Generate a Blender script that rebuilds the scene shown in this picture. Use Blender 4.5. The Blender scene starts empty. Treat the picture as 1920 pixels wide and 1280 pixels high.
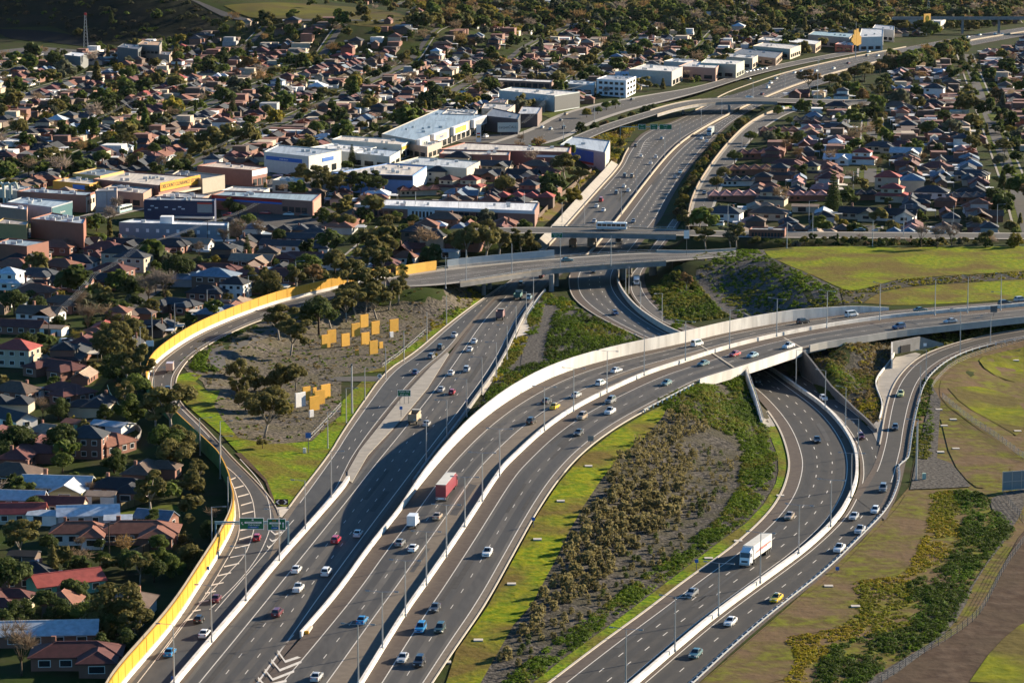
import bpy, bmesh, math, random
import numpy as np
from mathutils import Vector, Matrix, geometry
random.seed(7); RNG = np.random.default_rng(7)
scene = bpy.context.scene
COL = scene.collection
rad = math.radians
# ------------------------------------------------------------------ camera, world, sun, exposure
HAZE = 0.000003
CAM_H, FPX = 160.0, 5600.0                      # metres above the freeway; focal length in photo pixels (1920 wide)
PITCH = math.atan(935.0/FPX)
cam = bpy.data.cameras.new('camera'); cam_o = bpy.data.objects.new('camera', cam); COL.objects.link(cam_o)
cam.sensor_width = 36; cam.lens = FPX/1920*36; cam.clip_start = 5; cam.clip_end = 12000
cam_o.location = (0, 0, CAM_H); cam_o.rotation_euler = (math.pi/2-PITCH, 0, 0)
scene.camera = cam_o
SUN_AZ, SUN_EL = 56.0, 18.0                     # degrees right of the view direction (+Y), degrees up
w = bpy.data.worlds.new('World'); scene.world = w; w.use_nodes = True
nt = w.node_tree; nt.nodes.clear()
sky = nt.nodes.new('ShaderNodeTexSky'); sky.sky_type = 'NISHITA'; sky.sun_disc = False
sky.sun_elevation = rad(SUN_EL); sky.sun_rotation = rad(SUN_AZ); sky.altitude = 100; sky.ozone_density = 4.0; sky.dust_density = 0.3; sky.air_density = 1.0
bg = nt.nodes.new('ShaderNodeBackground'); bg.inputs[1].default_value = 0.056
wo = nt.nodes.new('ShaderNodeOutputWorld'); tn = nt.nodes.new('ShaderNodeMix'); tn.data_type = 'RGBA'; tn.blend_type = 'MULTIPLY'; tn.inputs['Factor'].default_value = 1; tn.inputs[7].default_value = (.50, .84, 1.0, 1)
nt.links.new(sky.outputs[0], tn.inputs[6]); nt.links.new(tn.outputs[2], bg.inputs[0]); nt.links.new(bg.outputs[0], wo.inputs[0])
sl = bpy.data.lights.new('sun', 'SUN'); sl.energy = 5.0; sl.angle = rad(0.5); sl.color = (1.0, 0.84, 0.62)
so = bpy.data.objects.new('sun', sl); COL.objects.link(so)
sd = Vector((math.sin(rad(SUN_AZ))*math.cos(rad(SUN_EL)), math.cos(rad(SUN_AZ))*math.cos(rad(SUN_EL)), math.sin(rad(SUN_EL))))
so.rotation_euler = sd.to_track_quat('Z', 'Y').to_euler(); so.location = (200, 900, 400)
scene.view_settings.view_transform = 'Standard'; scene.view_settings.look = 'None'
scene.view_settings.exposure = 1.55; scene.view_settings.gamma = 1.0
scene.cycles.max_bounces = 5; scene.cycles.transparent_max_bounces = 4
# ------------------------------------------------------------------ pixel <-> place
CT, ST = math.cos(PITCH), math.sin(PITCH)
def un(px, py, z=0.0):
    u = (px-960)/FPX; v = (py-640)/FPX
    dx, dy, dz = u, CT - v*ST, -ST - v*CT
    t = (z-CAM_H)/dz
    return Vector((dx*t, dy*t, z))
def pj(x, y, z=0.0):
    yy = y*CT - (z-CAM_H)*ST; up = y*ST + (z-CAM_H)*CT
    return 960+FPX*x/yy, 640-FPX*up/yy
Z0 = {'A':(0,0),'B':(640,0),'C':(1280,0),'D':(0,430),'E':(640,430),'F':(1280,430),'G':(0,850),'H':(640,850),'I':(1280,850)}
def q(r, *pts):
    ox, oy = Z0[r]
    return [(ox+p[0]/2.977, oy+p[1]/2.977) + tuple(p[2:]) for p in pts]
def q1(r, x, y): return q(r, (x, y))[0]
# ------------------------------------------------------------------ mesh helpers
class MB:
    def __init__(s): s.v = []; s.f = []; s.m = []
    def add(s, vs, fs, mi=0):
        b = len(s.v); s.v.extend([tuple(p) for p in vs])
        for f in fs: s.f.append([i+b for i in f]); s.m.append(mi)
        return s
    def box(s, c, d, mi=0, rz=0.0):
        x, y, z = d[0]/2, d[1]/2, d[2]/2; cs, sn = math.cos(rz), math.sin(rz)
        vs = []
        for k in (-z, z):
            for (i, j) in ((-x,-y),(x,-y),(x,y),(-x,y)): vs.append((c[0]+i*cs-j*sn, c[1]+i*sn+j*cs, c[2]+k))
        return s.add(vs, [(3,2,1,0),(4,5,6,7),(0,1,5,4),(1,2,6,5),(2,3,7,6),(3,0,4,7)], mi)
    def prism(s, poly, z0, z1, mi=0, mtop=None):
        n = len(poly)
        a = sum(poly[i][0]*poly[(i+1)%n][1]-poly[(i+1)%n][0]*poly[i][1] for i in range(n))
        if a < 0: poly = poly[::-1]
        vs = [(p[0],p[1],z0) for p in poly]+[(p[0],p[1],z1) for p in poly]
        s.add(vs, [[(i),(i+1)%n,n+(i+1)%n,n+i] for i in range(n)], mi)
        s.add(vs[n:], [list(range(n))], mi if mtop is None else mtop)
        return s
    def tube(s, p0, p1, r0, r1=None, n=6, mi=0):
        r1 = r0 if r1 is None else r1
        p0, p1 = Vector(p0), Vector(p1); d = (p1-p0).normalized()
        a = d.orthogonal().normalized(); b = d.cross(a)
        vs = [p0+(a*math.cos(2*math.pi*k/n)+b*math.sin(2*math.pi*k/n))*r0 for k in range(n)]
        vs += [p1+(a*math.cos(2*math.pi*k/n)+b*math.sin(2*math.pi*k/n))*r1 for k in range(n)]
        return s.add(vs, [(k,(k+1)%n,n+(k+1)%n,n+k) for k in range(n)]+[list(range(n))[::-1], list(range(n,2*n))], mi)
    def mesh(s, name, mats, smooth=False):
        me = bpy.data.meshes.new(name); me.from_pydata(s.v, [], s.f)
        for m in (mats if isinstance(mats, (list, tuple)) else [mats]): me.materials.append(m)
        if any(s.m): me.polygons.foreach_set('material_index', s.m)
        if smooth: me.polygons.foreach_set('use_smooth', [True]*len(me.polygons))
        me.update(); return me
def link(name, me, parent=None):
    o = bpy.data.objects.new(name, me); COL.objects.link(o)
    if parent: o.parent = parent
    return o
def obj(name, mb, mats, parent=None, smooth=False):
    return link(name, mb.mesh(name, mats, smooth), parent)
def tag(o, label=None, cat=None, group=None, kind=None):
    if label: o['label'] = label
    if cat: o['category'] = cat
    if group: o['group'] = group
    if kind: o['kind'] = kind
    return o
def thing(name, loc, rz=0.0, label=None, cat=None, group=None):
    o = bpy.data.objects.new(name, None); COL.objects.link(o); o.empty_display_size = 0.3
    o.location = loc; o.rotation_euler = (0, 0, rz)
    return tag(o, label, cat, group)
def npmesh(name, V, F, mats, tint=None, smooth=False):
    """V (n,3), F (m,4) quads -> mesh, tint (n,3) optional point colour of the thing itself"""
    me = bpy.data.meshes.new(name); n, m = len(V), len(F); k = F.shape[1]
    me.vertices.add(n); me.vertices.foreach_set('co', np.asarray(V, np.float32).ravel())
    me.loops.add(m*k); me.loops.foreach_set('vertex_index', np.asarray(F, np.int32).ravel())
    me.polygons.add(m); me.polygons.foreach_set('loop_start', np.arange(0, m*k, k, dtype=np.int32))
    me.polygons.foreach_set('loop_total', np.full(m, k, np.int32))
    if smooth: me.polygons.foreach_set('use_smooth', np.ones(m, bool))
    for mt in (mats if isinstance(mats, (list, tuple)) else [mats]): me.materials.append(mt)
    if tint is not None:
        a = me.attributes.new('tint', 'FLOAT_COLOR', 'POINT')
        a.data.foreach_set('color', np.concatenate([tint, np.ones((n,1))], 1).astype(np.float32).ravel())
    me.update(calc_edges=True); return me
# ------------------------------------------------------------------ materials
def s2l(c):
    if isinstance(c, str): c = [int(c[i:i+2], 16) for i in (0,2,4)]
    return tuple((x/255/12.92 if x/255 <= .04045 else ((x/255+.055)/1.055)**2.4) for x in c)
def L4(c): return (c[0], c[1], c[2], 1)
def mat(name, c, rough=.8, c2=None, scale=1.0, detail=4, c3=None, scale3=.1, metal=0, spec=.3, stretch=None, bump=0, src='c', trans=0, coat=0, contrast=(.35,.65), emit=0, vary=0):
    m = bpy.data.materials.new(name); m.use_nodes = True; N = m.node_tree.nodes; Lk = m.node_tree.links
    b = N['Principled BSDF']; b.inputs['Roughness'].default_value = rough; b.inputs['Metallic'].default_value = metal
    b.inputs['Specular IOR Level'].default_value = spec
    if coat: b.inputs['Coat Weight'].default_value = coat; b.inputs['Coat Roughness'].default_value = .1
    geo = N.new('ShaderNodeNewGeometry'); pos = geo.outputs['Position']
    if stretch:
        mp = N.new('ShaderNodeMapping'); mp.inputs['Scale'].default_value = stretch[:3]
        if len(stretch) > 3: mp.inputs['Rotation'].default_value = (0,0,stretch[3])
        Lk.new(pos, mp.inputs[0]); pos = mp.outputs[0]
    if src == 'obj': n = N.new('ShaderNodeObjectInfo'); base = n.outputs['Color']
    elif src == 'tint': n = N.new('ShaderNodeAttribute'); n.attribute_name = 'tint'; base = n.outputs['Color']
    else: n = N.new('ShaderNodeRGB'); n.outputs[0].default_value = L4(c); base = n.outputs[0]
    def noise(sc, det):
        t = N.new('ShaderNodeTexNoise'); t.inputs['Scale'].default_value = sc; t.inputs['Detail'].default_value = det
        Lk.new(pos, t.inputs['Vector']); r = N.new('ShaderNodeMapRange')
        r.inputs[1].default_value, r.inputs[2].default_value = contrast
        Lk.new(t.outputs['Fac'], r.inputs[0]); return r.outputs[0], t.outputs['Fac']
    h = None
    if c2 is not None:
        f, h = noise(scale, detail); x = N.new('ShaderNodeMix'); x.data_type = 'RGBA'
        Lk.new(f, x.inputs['Factor']); Lk.new(base, x.inputs[6])
        if isinstance(c2, (int, float)):
            g = N.new('ShaderNodeMix'); g.data_type = 'RGBA'; g.blend_type = 'MULTIPLY'; g.inputs['Factor'].default_value = 1
            Lk.new(base, g.inputs[6]); g.inputs[7].default_value = (c2,c2,c2,1); Lk.new(g.outputs[2], x.inputs[7])
        else: x.inputs[7].default_value = L4(c2)
        base = x.outputs[2]
    if c3 is not None:
        f, _ = noise(scale3, 5); x = N.new('ShaderNodeMix'); x.data_type = 'RGBA'
        Lk.new(f, x.inputs['Factor']); Lk.new(base, x.inputs[6]); x.inputs[7].default_value = L4(c3); base = x.outputs[2]
    if vary:
        hs = N.new('ShaderNodeHueSaturation'); mr = N.new('ShaderNodeMapRange')
        mr.inputs[3].default_value = 1-vary; mr.inputs[4].default_value = 1+vary
        Lk.new(geo.outputs['Random Per Island'], mr.inputs[0]); Lk.new(mr.outputs[0], hs.inputs['Value']); Lk.new(base, hs.inputs['Color']); base = hs.outputs[0]
    Lk.new(base, b.inputs['Base Color'])
    if bump and h is not None:
        bn = N.new('ShaderNodeBump'); bn.inputs['Strength'].default_value = 1; bn.inputs['Distance'].default_value = bump
        Lk.new(h, bn.inputs['Height']); Lk.new(bn.outputs[0], b.inputs['Normal'])
    if trans:
        t = N.new('ShaderNodeBsdfTranslucent'); Lk.new(base, t.inputs['Color']); mx = N.new('ShaderNodeMixShader'); mx.inputs[0].default_value = trans
        Lk.new(b.outputs[0], mx.inputs[1]); Lk.new(t.outputs[0], mx.inputs[2]); Lk.new(mx.outputs[0], N['Material Output'].inputs[0])
    return m
M = {}
M['asphalt'] = mat('asphalt', (.088,.082,.075), .75, (.112,.105,.096), .9, 6, (.066,.061,.056), .05, stretch=(1,.22,1), spec=.2)
M['asphalt_worn'] = mat('asphalt_worn', (.054,.050,.046), .7, (.078,.073,.067), .9, 6, (.048,.047,.046), .05, stretch=(1,.18,1), spec=.2)
M['asphalt_dark_worn'] = mat('asphalt_dark_worn', (.033,.032,.031), .75, (.042,.040,.038), .5, 5, stretch=(1,.3,1), spec=.2)
M['asphalt_dark'] = mat('asphalt_dark', (.040,.038,.036), .8, (.052,.049,.046), .5, 5, spec=.2)
M['asphalt_blue'] = mat('asphalt_blue', (.045,.047,.05), .75, (.06,.061,.062), .5, 5, stretch=(1,.3,1), spec=.2)
M['shoulder'] = mat('shoulder', (.066,.050,.042), .85, (.085,.067,.055), .7, 5, spec=.2)
M['shoulder_tan'] = mat('shoulder_tan', (.125,.102,.08), .85, (.155,.128,.1), .6, 5, spec=.2)
M['paint_line'] = mat('paint_line', (.62,.58,.52), .6, .8, 1.5)
M['concrete'] = mat('concrete', (.50,.45,.39), .8, .82, .5, 5)
M['concrete_white'] = mat('concrete_white', (.68,.65,.60), .75, .66, .5, 6, (.50,.46,.41), .16, stretch=(1,1,.2), contrast=(.45,.75))
M['concrete_grey'] = mat('concrete_grey', (.27,.26,.25), .85, .75, .4, 5)
M['concrete_dull'] = mat('concrete_dull', (.34,.29,.23), .85, .75, .5, 5)
M['slab'] = mat('slab', (.30,.275,.24), .85, .8, .35, 5)
M['kerb'] = mat('kerb', (.46,.41,.34), .8, .85, .8)
M['yellow_panel'] = mat('yellow_panel', (.60,.31,.014), .55, .78, .6, 4, stretch=(3,3,.06), contrast=(.3,.7))
M['green_panel'] = mat('green_panel', (.03,.12,.045), .6, (.06,.2,.05), .5)
M['orange_panel'] = mat('orange_panel', (.80,.43,.06), .6, .9, .8)
M['steel'] = mat('steel', (.46,.47,.48), .42, metal=.6, spec=.5)
M['steel_dark'] = mat('steel_dark', (.12,.13,.14), .5, metal=.4)
M['teal_steel'] = mat('teal_steel', (.22,.33,.36), .5, metal=.3)
M['white'] = mat('white', (.78,.77,.75), .5, .92, .8)
M['grass'] = mat('grass', (.10,.125,.012), .9, (.18,.17,.018), .6, 8, (.15,.10,.035), .05, contrast=(.42,.62), bump=.3, spec=.04)
M['grass_bright'] = mat('grass_bright', (.075,.145,.006), .9, (.165,.21,.008), .7, 9, (.115,.10,.018), .07, contrast=(.42,.6), bump=.35, spec=.04)
M['grass_field'] = mat('grass_field', (.105,.155,.005), .9, (.20,.205,.007), .5, 9, (.115,.085,.022), .05, contrast=(.42,.6), bump=.35, spec=.04)
M['grass_dry'] = mat('grass_dry', (.095,.075,.024), .9, (.13,.135,.018), .35, 8, (.13,.088,.05), .07, contrast=(.42,.6), bump=.3, spec=.04)
M['grass_mix'] = mat('grass_mix', (.115,.135,.008), .9, (.165,.17,.008), .3, 9, (.10,.08,.025), .045, contrast=(.4,.6), bump=.4, spec=.04)
M['mulch'] = mat('mulch', (.105,.094,.082), .95, (.035,.033,.030), .9, 8, (.065,.060,.042), .12, contrast=(.42,.58), bump=.5, spec=.04)
M['mulch_pale'] = mat('mulch_pale', (.165,.140,.112), .95, (.060,.054,.046), .9, 8, (.105,.092,.062), .12, contrast=(.42,.58), bump=.5, spec=.04)
M['gravel'] = mat('gravel', (.13,.12,.107), .95, (.05,.047,.044), 1.2, 8, contrast=(.4,.6), bump=.2, spec=.04)
M['dirt'] = mat('dirt', (.060,.040,.029), .95, (.092,.066,.048), .25, 8, (.072,.052,.036), .06, contrast=(.42,.62), bump=.4, spec=.04)
M['garden'] = mat('garden', (.024,.031,.010), .95, (.042,.036,.020), .16, 7, (.028,.044,.009), .06, bump=.4, spec=.04)
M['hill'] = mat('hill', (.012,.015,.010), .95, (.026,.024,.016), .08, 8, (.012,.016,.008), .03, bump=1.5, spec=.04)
M['verge'] = mat('verge', (.10,.125,.016), .9, (.05,.055,.02), .3, 6, spec=.04)
M['street'] = mat('street', (.08,.075,.07), .85, .8, .4, 5, spec=.2)
M['water'] = mat('water', (.007,.010,.012), .8, spec=.03)
M['bark_pale'] = mat('bark_pale', (.34,.30,.25), .9, .6, 2, spec=.04)
M['bark'] = mat('bark', (.10,.075,.055), .9, .6, 2, spec=.04)
M['leaf'] = mat('leaf', (0,0,0), .7, src='obj', spec=.08, trans=.45, vary=.2)
M['leaf_tint'] = mat('leaf_tint', (0,0,0), .7, src='tint', spec=.08, trans=.45, vary=.2)
M['twig'] = mat('twig', (0,0,0), .9, src='obj', trans=.15, vary=.3)
M['roof'] = mat('roof', (0,0,0), .75, .72, .9, 5, src='obj', spec=.3)
M['wall_paint'] = mat('wall_paint', (0,0,0), .85, .85, .4, 4, src='obj')
M['roof_tint'] = mat('roof_tint', (0,0,0), .75, .75, .9, 5, src='tint', spec=.3)
M['glass'] = mat('glass', (.02,.025,.03), .12, spec=.6)
M['paint'] = mat('paint', (0,0,0), .32, src='obj', coat=.6, spec=.5)
M['tyre'] = mat('tyre', (.02,.02,.02), .85)
M['lamp_red'] = mat('lamp_red', (.35,.02,.02), .3)
M['lamp_clear'] = mat('lamp_clear', (.7,.7,.68), .2, spec=.6)
M['sign_green'] = mat('sign_green', (.005,.14,.055), .5)
M['sign_blue'] = mat('sign_blue', (.02,.12,.42), .5)
M['sign_white'] = mat('sign_white', (.8,.8,.8), .5)
M['sign_orange'] = mat('sign_orange', (.8,.3,.02), .5)
M['black'] = mat('black', (.015,.015,.015), .6)
M['objc'] = mat('objc', (0,0,0), .65, .9, .6, src='obj')
M['hollow_shade'] = mat('hollow_shade', (.03,.03,.032), .9)  # near-black colour painting the shade of hollows onto flat panels
M['iron'] = mat('iron', (0,0,0), .5, .70, .9, 5, src='obj', spec=.3, stretch=(1,.04,1,.12), contrast=(.42,.66))
# ------------------------------------------------------------------ polylines
def chaikin(P, n=2):
    P = [np.array(p, float) for p in P]
    for _ in range(n):
        R = [P[0]]
        for a, b in zip(P[:-1], P[1:]): R += [a*.75+b*.25, a*.25+b*.75]
        P = R+[P[-1]]
    return np.array(P)
def resample(P, N):
    P = np.asarray(P, float); d = np.r_[0, np.cumsum(np.linalg.norm(np.diff(P[:, :2], axis=0), axis=1))]
    t = np.linspace(0, d[-1], N); return np.stack([np.interp(t, d, P[:, k]) for k in range(P.shape[1])], 1)
def plen(P): return float(np.linalg.norm(np.diff(np.asarray(P)[:, :2], axis=0), axis=1).sum())
def wl(pts, zd=0.0):
    return np.array([un(p[0], p[1], p[2] if len(p) > 2 else zd) for p in pts])
def offset(P, d):
    """shift a polyline sideways (d>0: to the right of its run)"""
    P = np.asarray(P); t = np.gradient(P[:, :2], axis=0); t /= np.linalg.norm(t, axis=1)[:, None]+1e-9
    R = P.copy(); R[:, 0] += t[:, 1]*d; R[:, 1] -= t[:, 0]*d; return R
def ribbon(mb, A, B, mi=0):
    n = len(A); vs = np.concatenate([A, B]); mb.add(vs, [(i, n+i, n+i+1, i+1) for i in range(n-1)], mi)
def wallmb(mb, C, th, z0, z1, mi=0, mi_r=None, mtop=None):
    """wall along polyline C (z added), thickness th; z0,z1 scalars or arrays relative to C.z"""
    L, R = offset(C, -th/2), offset(C, th/2)
    z0 = np.broadcast_to(z0, (len(C),)); z1 = np.broadcast_to(z1, (len(C),))
    def at(P, z): Q = P.copy(); Q[:, 2] = C[:, 2]+z; return Q
    l0, l1, r0, r1 = at(L,z0), at(L,z1), at(R,z0), at(R,z1)
    ribbon(mb, l1, l0, mi); ribbon(mb, r0, r1, mi if mi_r is None else mi_r); ribbon(mb, r1, l1, mi if mtop is None else mtop)
    for k in (0, -1): mb.add([l0[k], r0[k], r1[k], l1[k]], [(0,1,2,3) if k == 0 else (3,2,1,0)], mi)
class Road:
    def __init__(s, name, L, R, zd=0.0, step=5.0, sm=2, zref=None):
        s.name = name
        L = chaikin(wl(L, zd), sm)
        if zref is not None:
            R2 = []
            for p in R:
                z = zd
                for _ in range(4):
                    w_ = un(p[0], p[1], z); i = np.argmin(np.hypot(L[:,0]-w_.x, L[:,1]-w_.y)); z = L[i,2]
                R2.append(un(p[0], p[1], z))
            R = chaikin(R2, sm)
        else: R = chaikin(wl(R, zd), sm)
        N = max(4, int(max(plen(L), plen(R))/step)); s.N = N
        s.L = resample(L, N); s.R = resample(R, N)
        s.C = (s.L+s.R)/2; s.hw = np.linalg.norm(s.L[:, :2]-s.R[:, :2], axis=1)/2
    def at(s, f, dz=0.0, i0=0.0, i1=1.0):
        P = s.L*(1-f)+s.R*f; a, b = int(i0*(s.N-1)), int(round(i1*(s.N-1)))+1
        P = P[a:b].copy(); P[:, 2] += dz; return P
    def surface(s, bands, mats, mb=None):
        mb = mb or MB()
        for (f0, f1, mi) in bands:
            ribbon(mb, s.at(f0), s.at(f1), mi)
        return mb
def stripe(mb, P, wd=.15, dash=None, phase=0.0, mi=0):
    P = np.asarray(P)
    d = np.r_[0, np.cumsum(np.linalg.norm(np.diff(P[:, :2], axis=0), axis=1))]
    f = lambda t: np.stack([np.interp(t, d, P[:, k]) for k in range(3)], 1)
    segs = [(0, d[-1])] if not dash else [(t, min(t+dash[0], d[-1])) for t in np.arange(phase, d[-1]-1, dash[0]+dash[1])]
    for a, b in segs:
        Q = f(np.linspace(a, b, max(2, int((b-a)/4)+1)))
        ribbon(mb, offset(Q, -wd/2), offset(Q, wd/2), mi)
# ------------------------------------------------------------------ road lay-out (traced on the ground)
E_ = lambda *p: q('E', *p)
FWL = [(318,1300),(332,1285),(396,1203),(460,1129),(524,1051.5),(571,998),(640,920),(668,884),(700,842),(751,786),(801,726),(845,660),(880,612),(925,560),(969,519),(1022,471),(1066,421),(1117,363),(1164,312),(1172,290),(1190,262),(1210,245),(1254,231),(1287,215),(1330,196),(1354,178),(1424,153,2),(1482,134,4),(1582,111,5),(1666,95,5),(1777,74,5),(1891,55,5),(1960,46,5)]
FWR = [(470,1300),(566,1192),(640,1101),(690,1033),(741,953),(771,914),(808,860),(855,803),(902,736),(925,705),(949,665),(966,628),(986,588),(1020,541),(1062,507),(1101,479),(1128,446),(1156,411),(1211,339),(1246,296),(1275,268),(1306,247),(1351,222),(1414,191),(1495,158,2.5),(1575,134,4.5),(1666,111,5),(1780,83,5),(1900,63,5),(1960,55,5)]
ROADS = {}
FW = ROADS['freeway'] = Road('freeway', FWL, FWR, 0, 6)
COLL = ROADS['collector'] = Road('collector', [(400,1150),(470,1072),(520,990),(541,952),(621,850),(640,816),(674,766),(724,695),(774,665),(825,621),(872,584),(919,551),(969,517)],
    [(455,1134),(524,1051),(571,998),(640,920),(651,893),(674,843),(751,747),(808,686),(845,658),(880,612),(925,560),(972,519)], -.03, 5)
RAMP = ROADS['ramp'] = Road('ramp', [(196,1345,0),(222,1296,0),(292,1216,0),(336,1162,.1),(380,1092,.2),(416,1035,.3),(440,988,.4),(443,957,.5),(437,934,.6),(433,914,.7),(416,877,.9),(400,860,1),(336,800,1.4),(302,766,1.7),(279,739,2),(277,712,2.3),(289,685,2.7),(322,658,3.2),(369,628,3.8),(437,598,4.5),(504,574,5.2),(537,564,5.6),(638,540,6.6),(734,519,7.5)],
    [(290,1345),(318,1300),(396,1203),(460,1129),(512,1064),(530,1010),(524,964),(504,930),(470,893),(433,857),(386,803),(349,769),(331,746),(327,715),(336,695),(353,672),(386,648),(437,621),(484,601),(571,574),(660,552),(741,535)], 0, 4, zref=1)
OVER = ROADS['overpass'] = Road('overpass', [(725,521),(823,505),(930,494),(1045,484),(1156,476),(1230,473),(1300,475),(1380,470)],
    [(735,539),(828,535),(900,525),(1000,509),(1051,504),(1145,497),(1231,492),(1310,486),(1380,480)], 7.5, 5)
INB = ROADS['inbound'] = Road('inbound', [(1418,742),(1330,690),(1268,664),(1211,638),(1120,595),(1077,564),(1066,541),(1066,514),(1085,492),(1108,474),(1132,446),(1160,411),(1216,339),(1250,296),(1280,268),(1310,247),(1356,222),(1418,191),(1500,158,2.5),(1580,134,4.5),(1670,111,5),(1784,83,5),(1904,63,5),(1960,55,5)],
    [(1500,706),(1420,668),(1330,648),(1268,630),(1228,608),(1191,581),(1166,550),(1157,527),(1163,504),(1175,492),(1190,472),(1215,440),(1240,411),(1258,372),(1288,322),(1320,282),(1350,250),(1382,222),(1440,191),(1530,162,2.5),(1610,138,4.5),(1700,115,5),(1800,90,5),(1912,69,5),(1960,62,5)], 0, 6)
GR1 = ROADS['ground_road'] = Road('ground_road', [(1330,690),(1380,712),(1418,742),(1448,779),(1468,813),(1481,857),(1481,884),(1468,924),(1441,964),(1391,1011),(1347,1045),(1280,1092),(1211,1146),(1137,1199),(1030,1280),(1010,1298)],
    [(1400,668),(1440,690),(1488,724),(1542,761),(1576,796),(1599,833),(1607,860),(1607,900),(1596,931),(1572,974),(1515,1028),(1455,1072),(1347,1150),(1280,1206),(1194,1280),(1172,1298)], 0.02, 5)
GR2 = ROADS['side_road'] = Road('side_road', [(1405,662),(1446,690),(1494,724),(1548,761),(1582,796),(1605,833),(1613,860),(1613,900),(1602,931),(1578,974),(1521,1028),(1461,1072),(1353,1150),(1286,1206),(1200,1280),(1178,1298)],
    [(1440,650),(1480,685),(1522,712),(1562,740),(1602,767),(1640,800),(1672,840),(1692,880),(1690,910),(1670,957),(1616,1011),(1555,1072),(1468,1139),(1381,1213),(1313,1277),(1290,1298)], 0.0, 5)
GR3 = ROADS['slip_road'] = Road('slip_road', [(1600,930,.03),(1636,880,.03),(1648,845,.05),(1654,820,.3),(1658,793,.7),(1666,752,1.2),(1676,722,1.7),(1697,692,2.2),(1730,665,2.8),(1784,645,3.5),(1851,628,4.2),(1920,617,5),(1975,608,5.6)],
    [(1660,975),(1688,915),(1698,867),(1703,850),(1707,816),(1717,766),(1730,719),(1757,689),(1797,665),(1851,648),(1920,635),(1975,626)], 0, 5, zref=1)
CD = ROADS['underpass_road'] = Road('underpass_road', [(1420,662),(1340,638),(1241,607),(1202,579),(1181,551),(1179,535),(1180,515),(1200,496),(1215,470),(1235,445),(1260,411)],
    [(1440,650),(1370,632),(1286,608),(1245,581),(1219,555),(1208,529),(1208,508),(1222,490),(1240,468),(1262,440),(1280,411)], 0.0, 5)
# raised curve: left edge carries the heights
CWZ = [(470,1300,0),(566,1195,.25),(640,1109,1.4),(694,1031,2.7),(751,961,4.1),(788,910,5.1),(838,850,5.9),(889,799,6.6),(959,746,7.1),(1043,702,7.6),(1144,672,8),(1280,644,8.2),(1364,623,8.3),(1455,606,8.3),(1549,594,8.3),(1650,583,8.2),(1760,575,8.2),(1920,563,8.2),(1980,558,8.2)]
CWM = [(668,1298),(680,1280),(758,1152),(801,1092),(875,984),(936,887),(962,860),(1020,806),(1073,769),(1137,736),(1211,702),(1280,680),(1367,652),(1455,631),(1549,613),(1650,598),(1750,588),(1920,574),(1980,568)]
CWRt = [(795,1300),(808,1280),(855,1209),(909,1132),(962,1035),(1003,961),(1043,900),(1087,850),(1144,806),(1208,769),(1280,732),(1310,715),(1401,689),(1515,650),(1616,635),(1676,625),(1784,613),(1920,598),(1980,592)]
CWL = ROADS['outer_curve'] = Road('outer_curve', CWZ, CWM, 0, 5, zref=1)
_med = [(p[0]+3, p[1]+1) for p in CWM]
CWI = ROADS['inner_curve'] = Road('inner_curve', CWZ, CWRt, 0, 5, zref=1)
# the inner carriageway runs from the median to the right edge of the curve
_mid = CWL.R; n_ = CWI.N; _m = resample(_mid, n_)
CWI.L = _m.copy(); CWI.C = (CWI.L+CWI.R)/2; CWI.hw = np.linalg.norm(CWI.L[:, :2]-CWI.R[:, :2], axis=1)/2
BR = ROADS['cross_road'] = Road('cross_road', [(880,428),(1000,425),(1150,428),(1290,431),(1420,434),(1980,437)], [(880,440),(1005,437),(1150,439),(1290,442),(1420,446),(1980,449)], 6.5, 8)
FB = ROADS['far_cross_road'] = Road('far_cross_road', [(1060,262),(1124,236),(1200,213),(1280,190),(1350,184),(1430,183),(1520,186),(1680,188)], [(1085,270),(1135,246),(1205,223),(1285,199),(1350,192),(1430,191),(1520,195),(1680,198)], 6.5, 8)
SR = ROADS['service_road'] = Road('service_road', [(1288,424,5),(1300,365,5),(1330,315,5),(1365,270,5),(1400,235,5),(1440,212,5),(1480,203,5)], [(1330,424,5),(1345,370,5),(1370,320,5),(1395,280,5),(1425,245,5),(1475,214,5),(1500,207,5)], 5, 8)
SH = ROADS['shop_road'] = Road('shop_road', [(620,345,5),(800,305,5),(920,268,5),(1000,240,5),(1040,216,5),(1110,196,5),(1200,180,5),(1310,163,5),(1400,134,5),(1500,112,5),(1620,90,5)], [(640,355,5),(840,312,5),(980,278,5),(1060,262,5),(1100,235,5),(1180,207,5),(1250,190,5),(1318,172,5),(1408,142,5),(1508,119,5),(1628,96,5)], 5, 10)
OLD = ROADS['bus_road'] = Road('bus_road', [(-40,452,4.6),(100,418,4.6),(200,392,4.6),(270,372,4.6),(380,352,5),(500,322,5)], [(-40,468,4.6),(120,430,4.6),(215,405,4.6),(290,388,4.6),(420,372,5),(560,345,5)], 4.6, 8)
# ------------------------------------------------------------------ terrain
def smooth(t): t = np.clip(t, 0, 1); return t*t*(3-2*t)
def inpoly(X, Y, P):
    r = np.zeros(X.shape, bool); n = len(P)
    for i in range(n):
        x0, y0 = P[i][0], P[i][1]; x1, y1 = P[(i+1) % n][0], P[(i+1) % n][1]
        if y0 == y1: continue
        c = ((y0 > Y) != (y1 > Y)); r ^= c & (X < (x1-x0)*(Y-y0)/(y1-y0)+x0)
    return r
def dline(X, Y, P, closed=False):
    D = np.full(X.shape, 1e9); n = len(P)
    for i in range(n if closed else n-1):
        a, b = P[i], P[(i+1) % n]; dx, dy = b[0]-a[0], b[1]-a[1]; L2 = dx*dx+dy*dy+1e-9
        t = np.clip(((X-a[0])*dx+(Y-a[1])*dy)/L2, 0, 1)
        D = np.minimum(D, np.hypot(X-a[0]-t*dx, Y-a[1]-t*dy))
    return D
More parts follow.
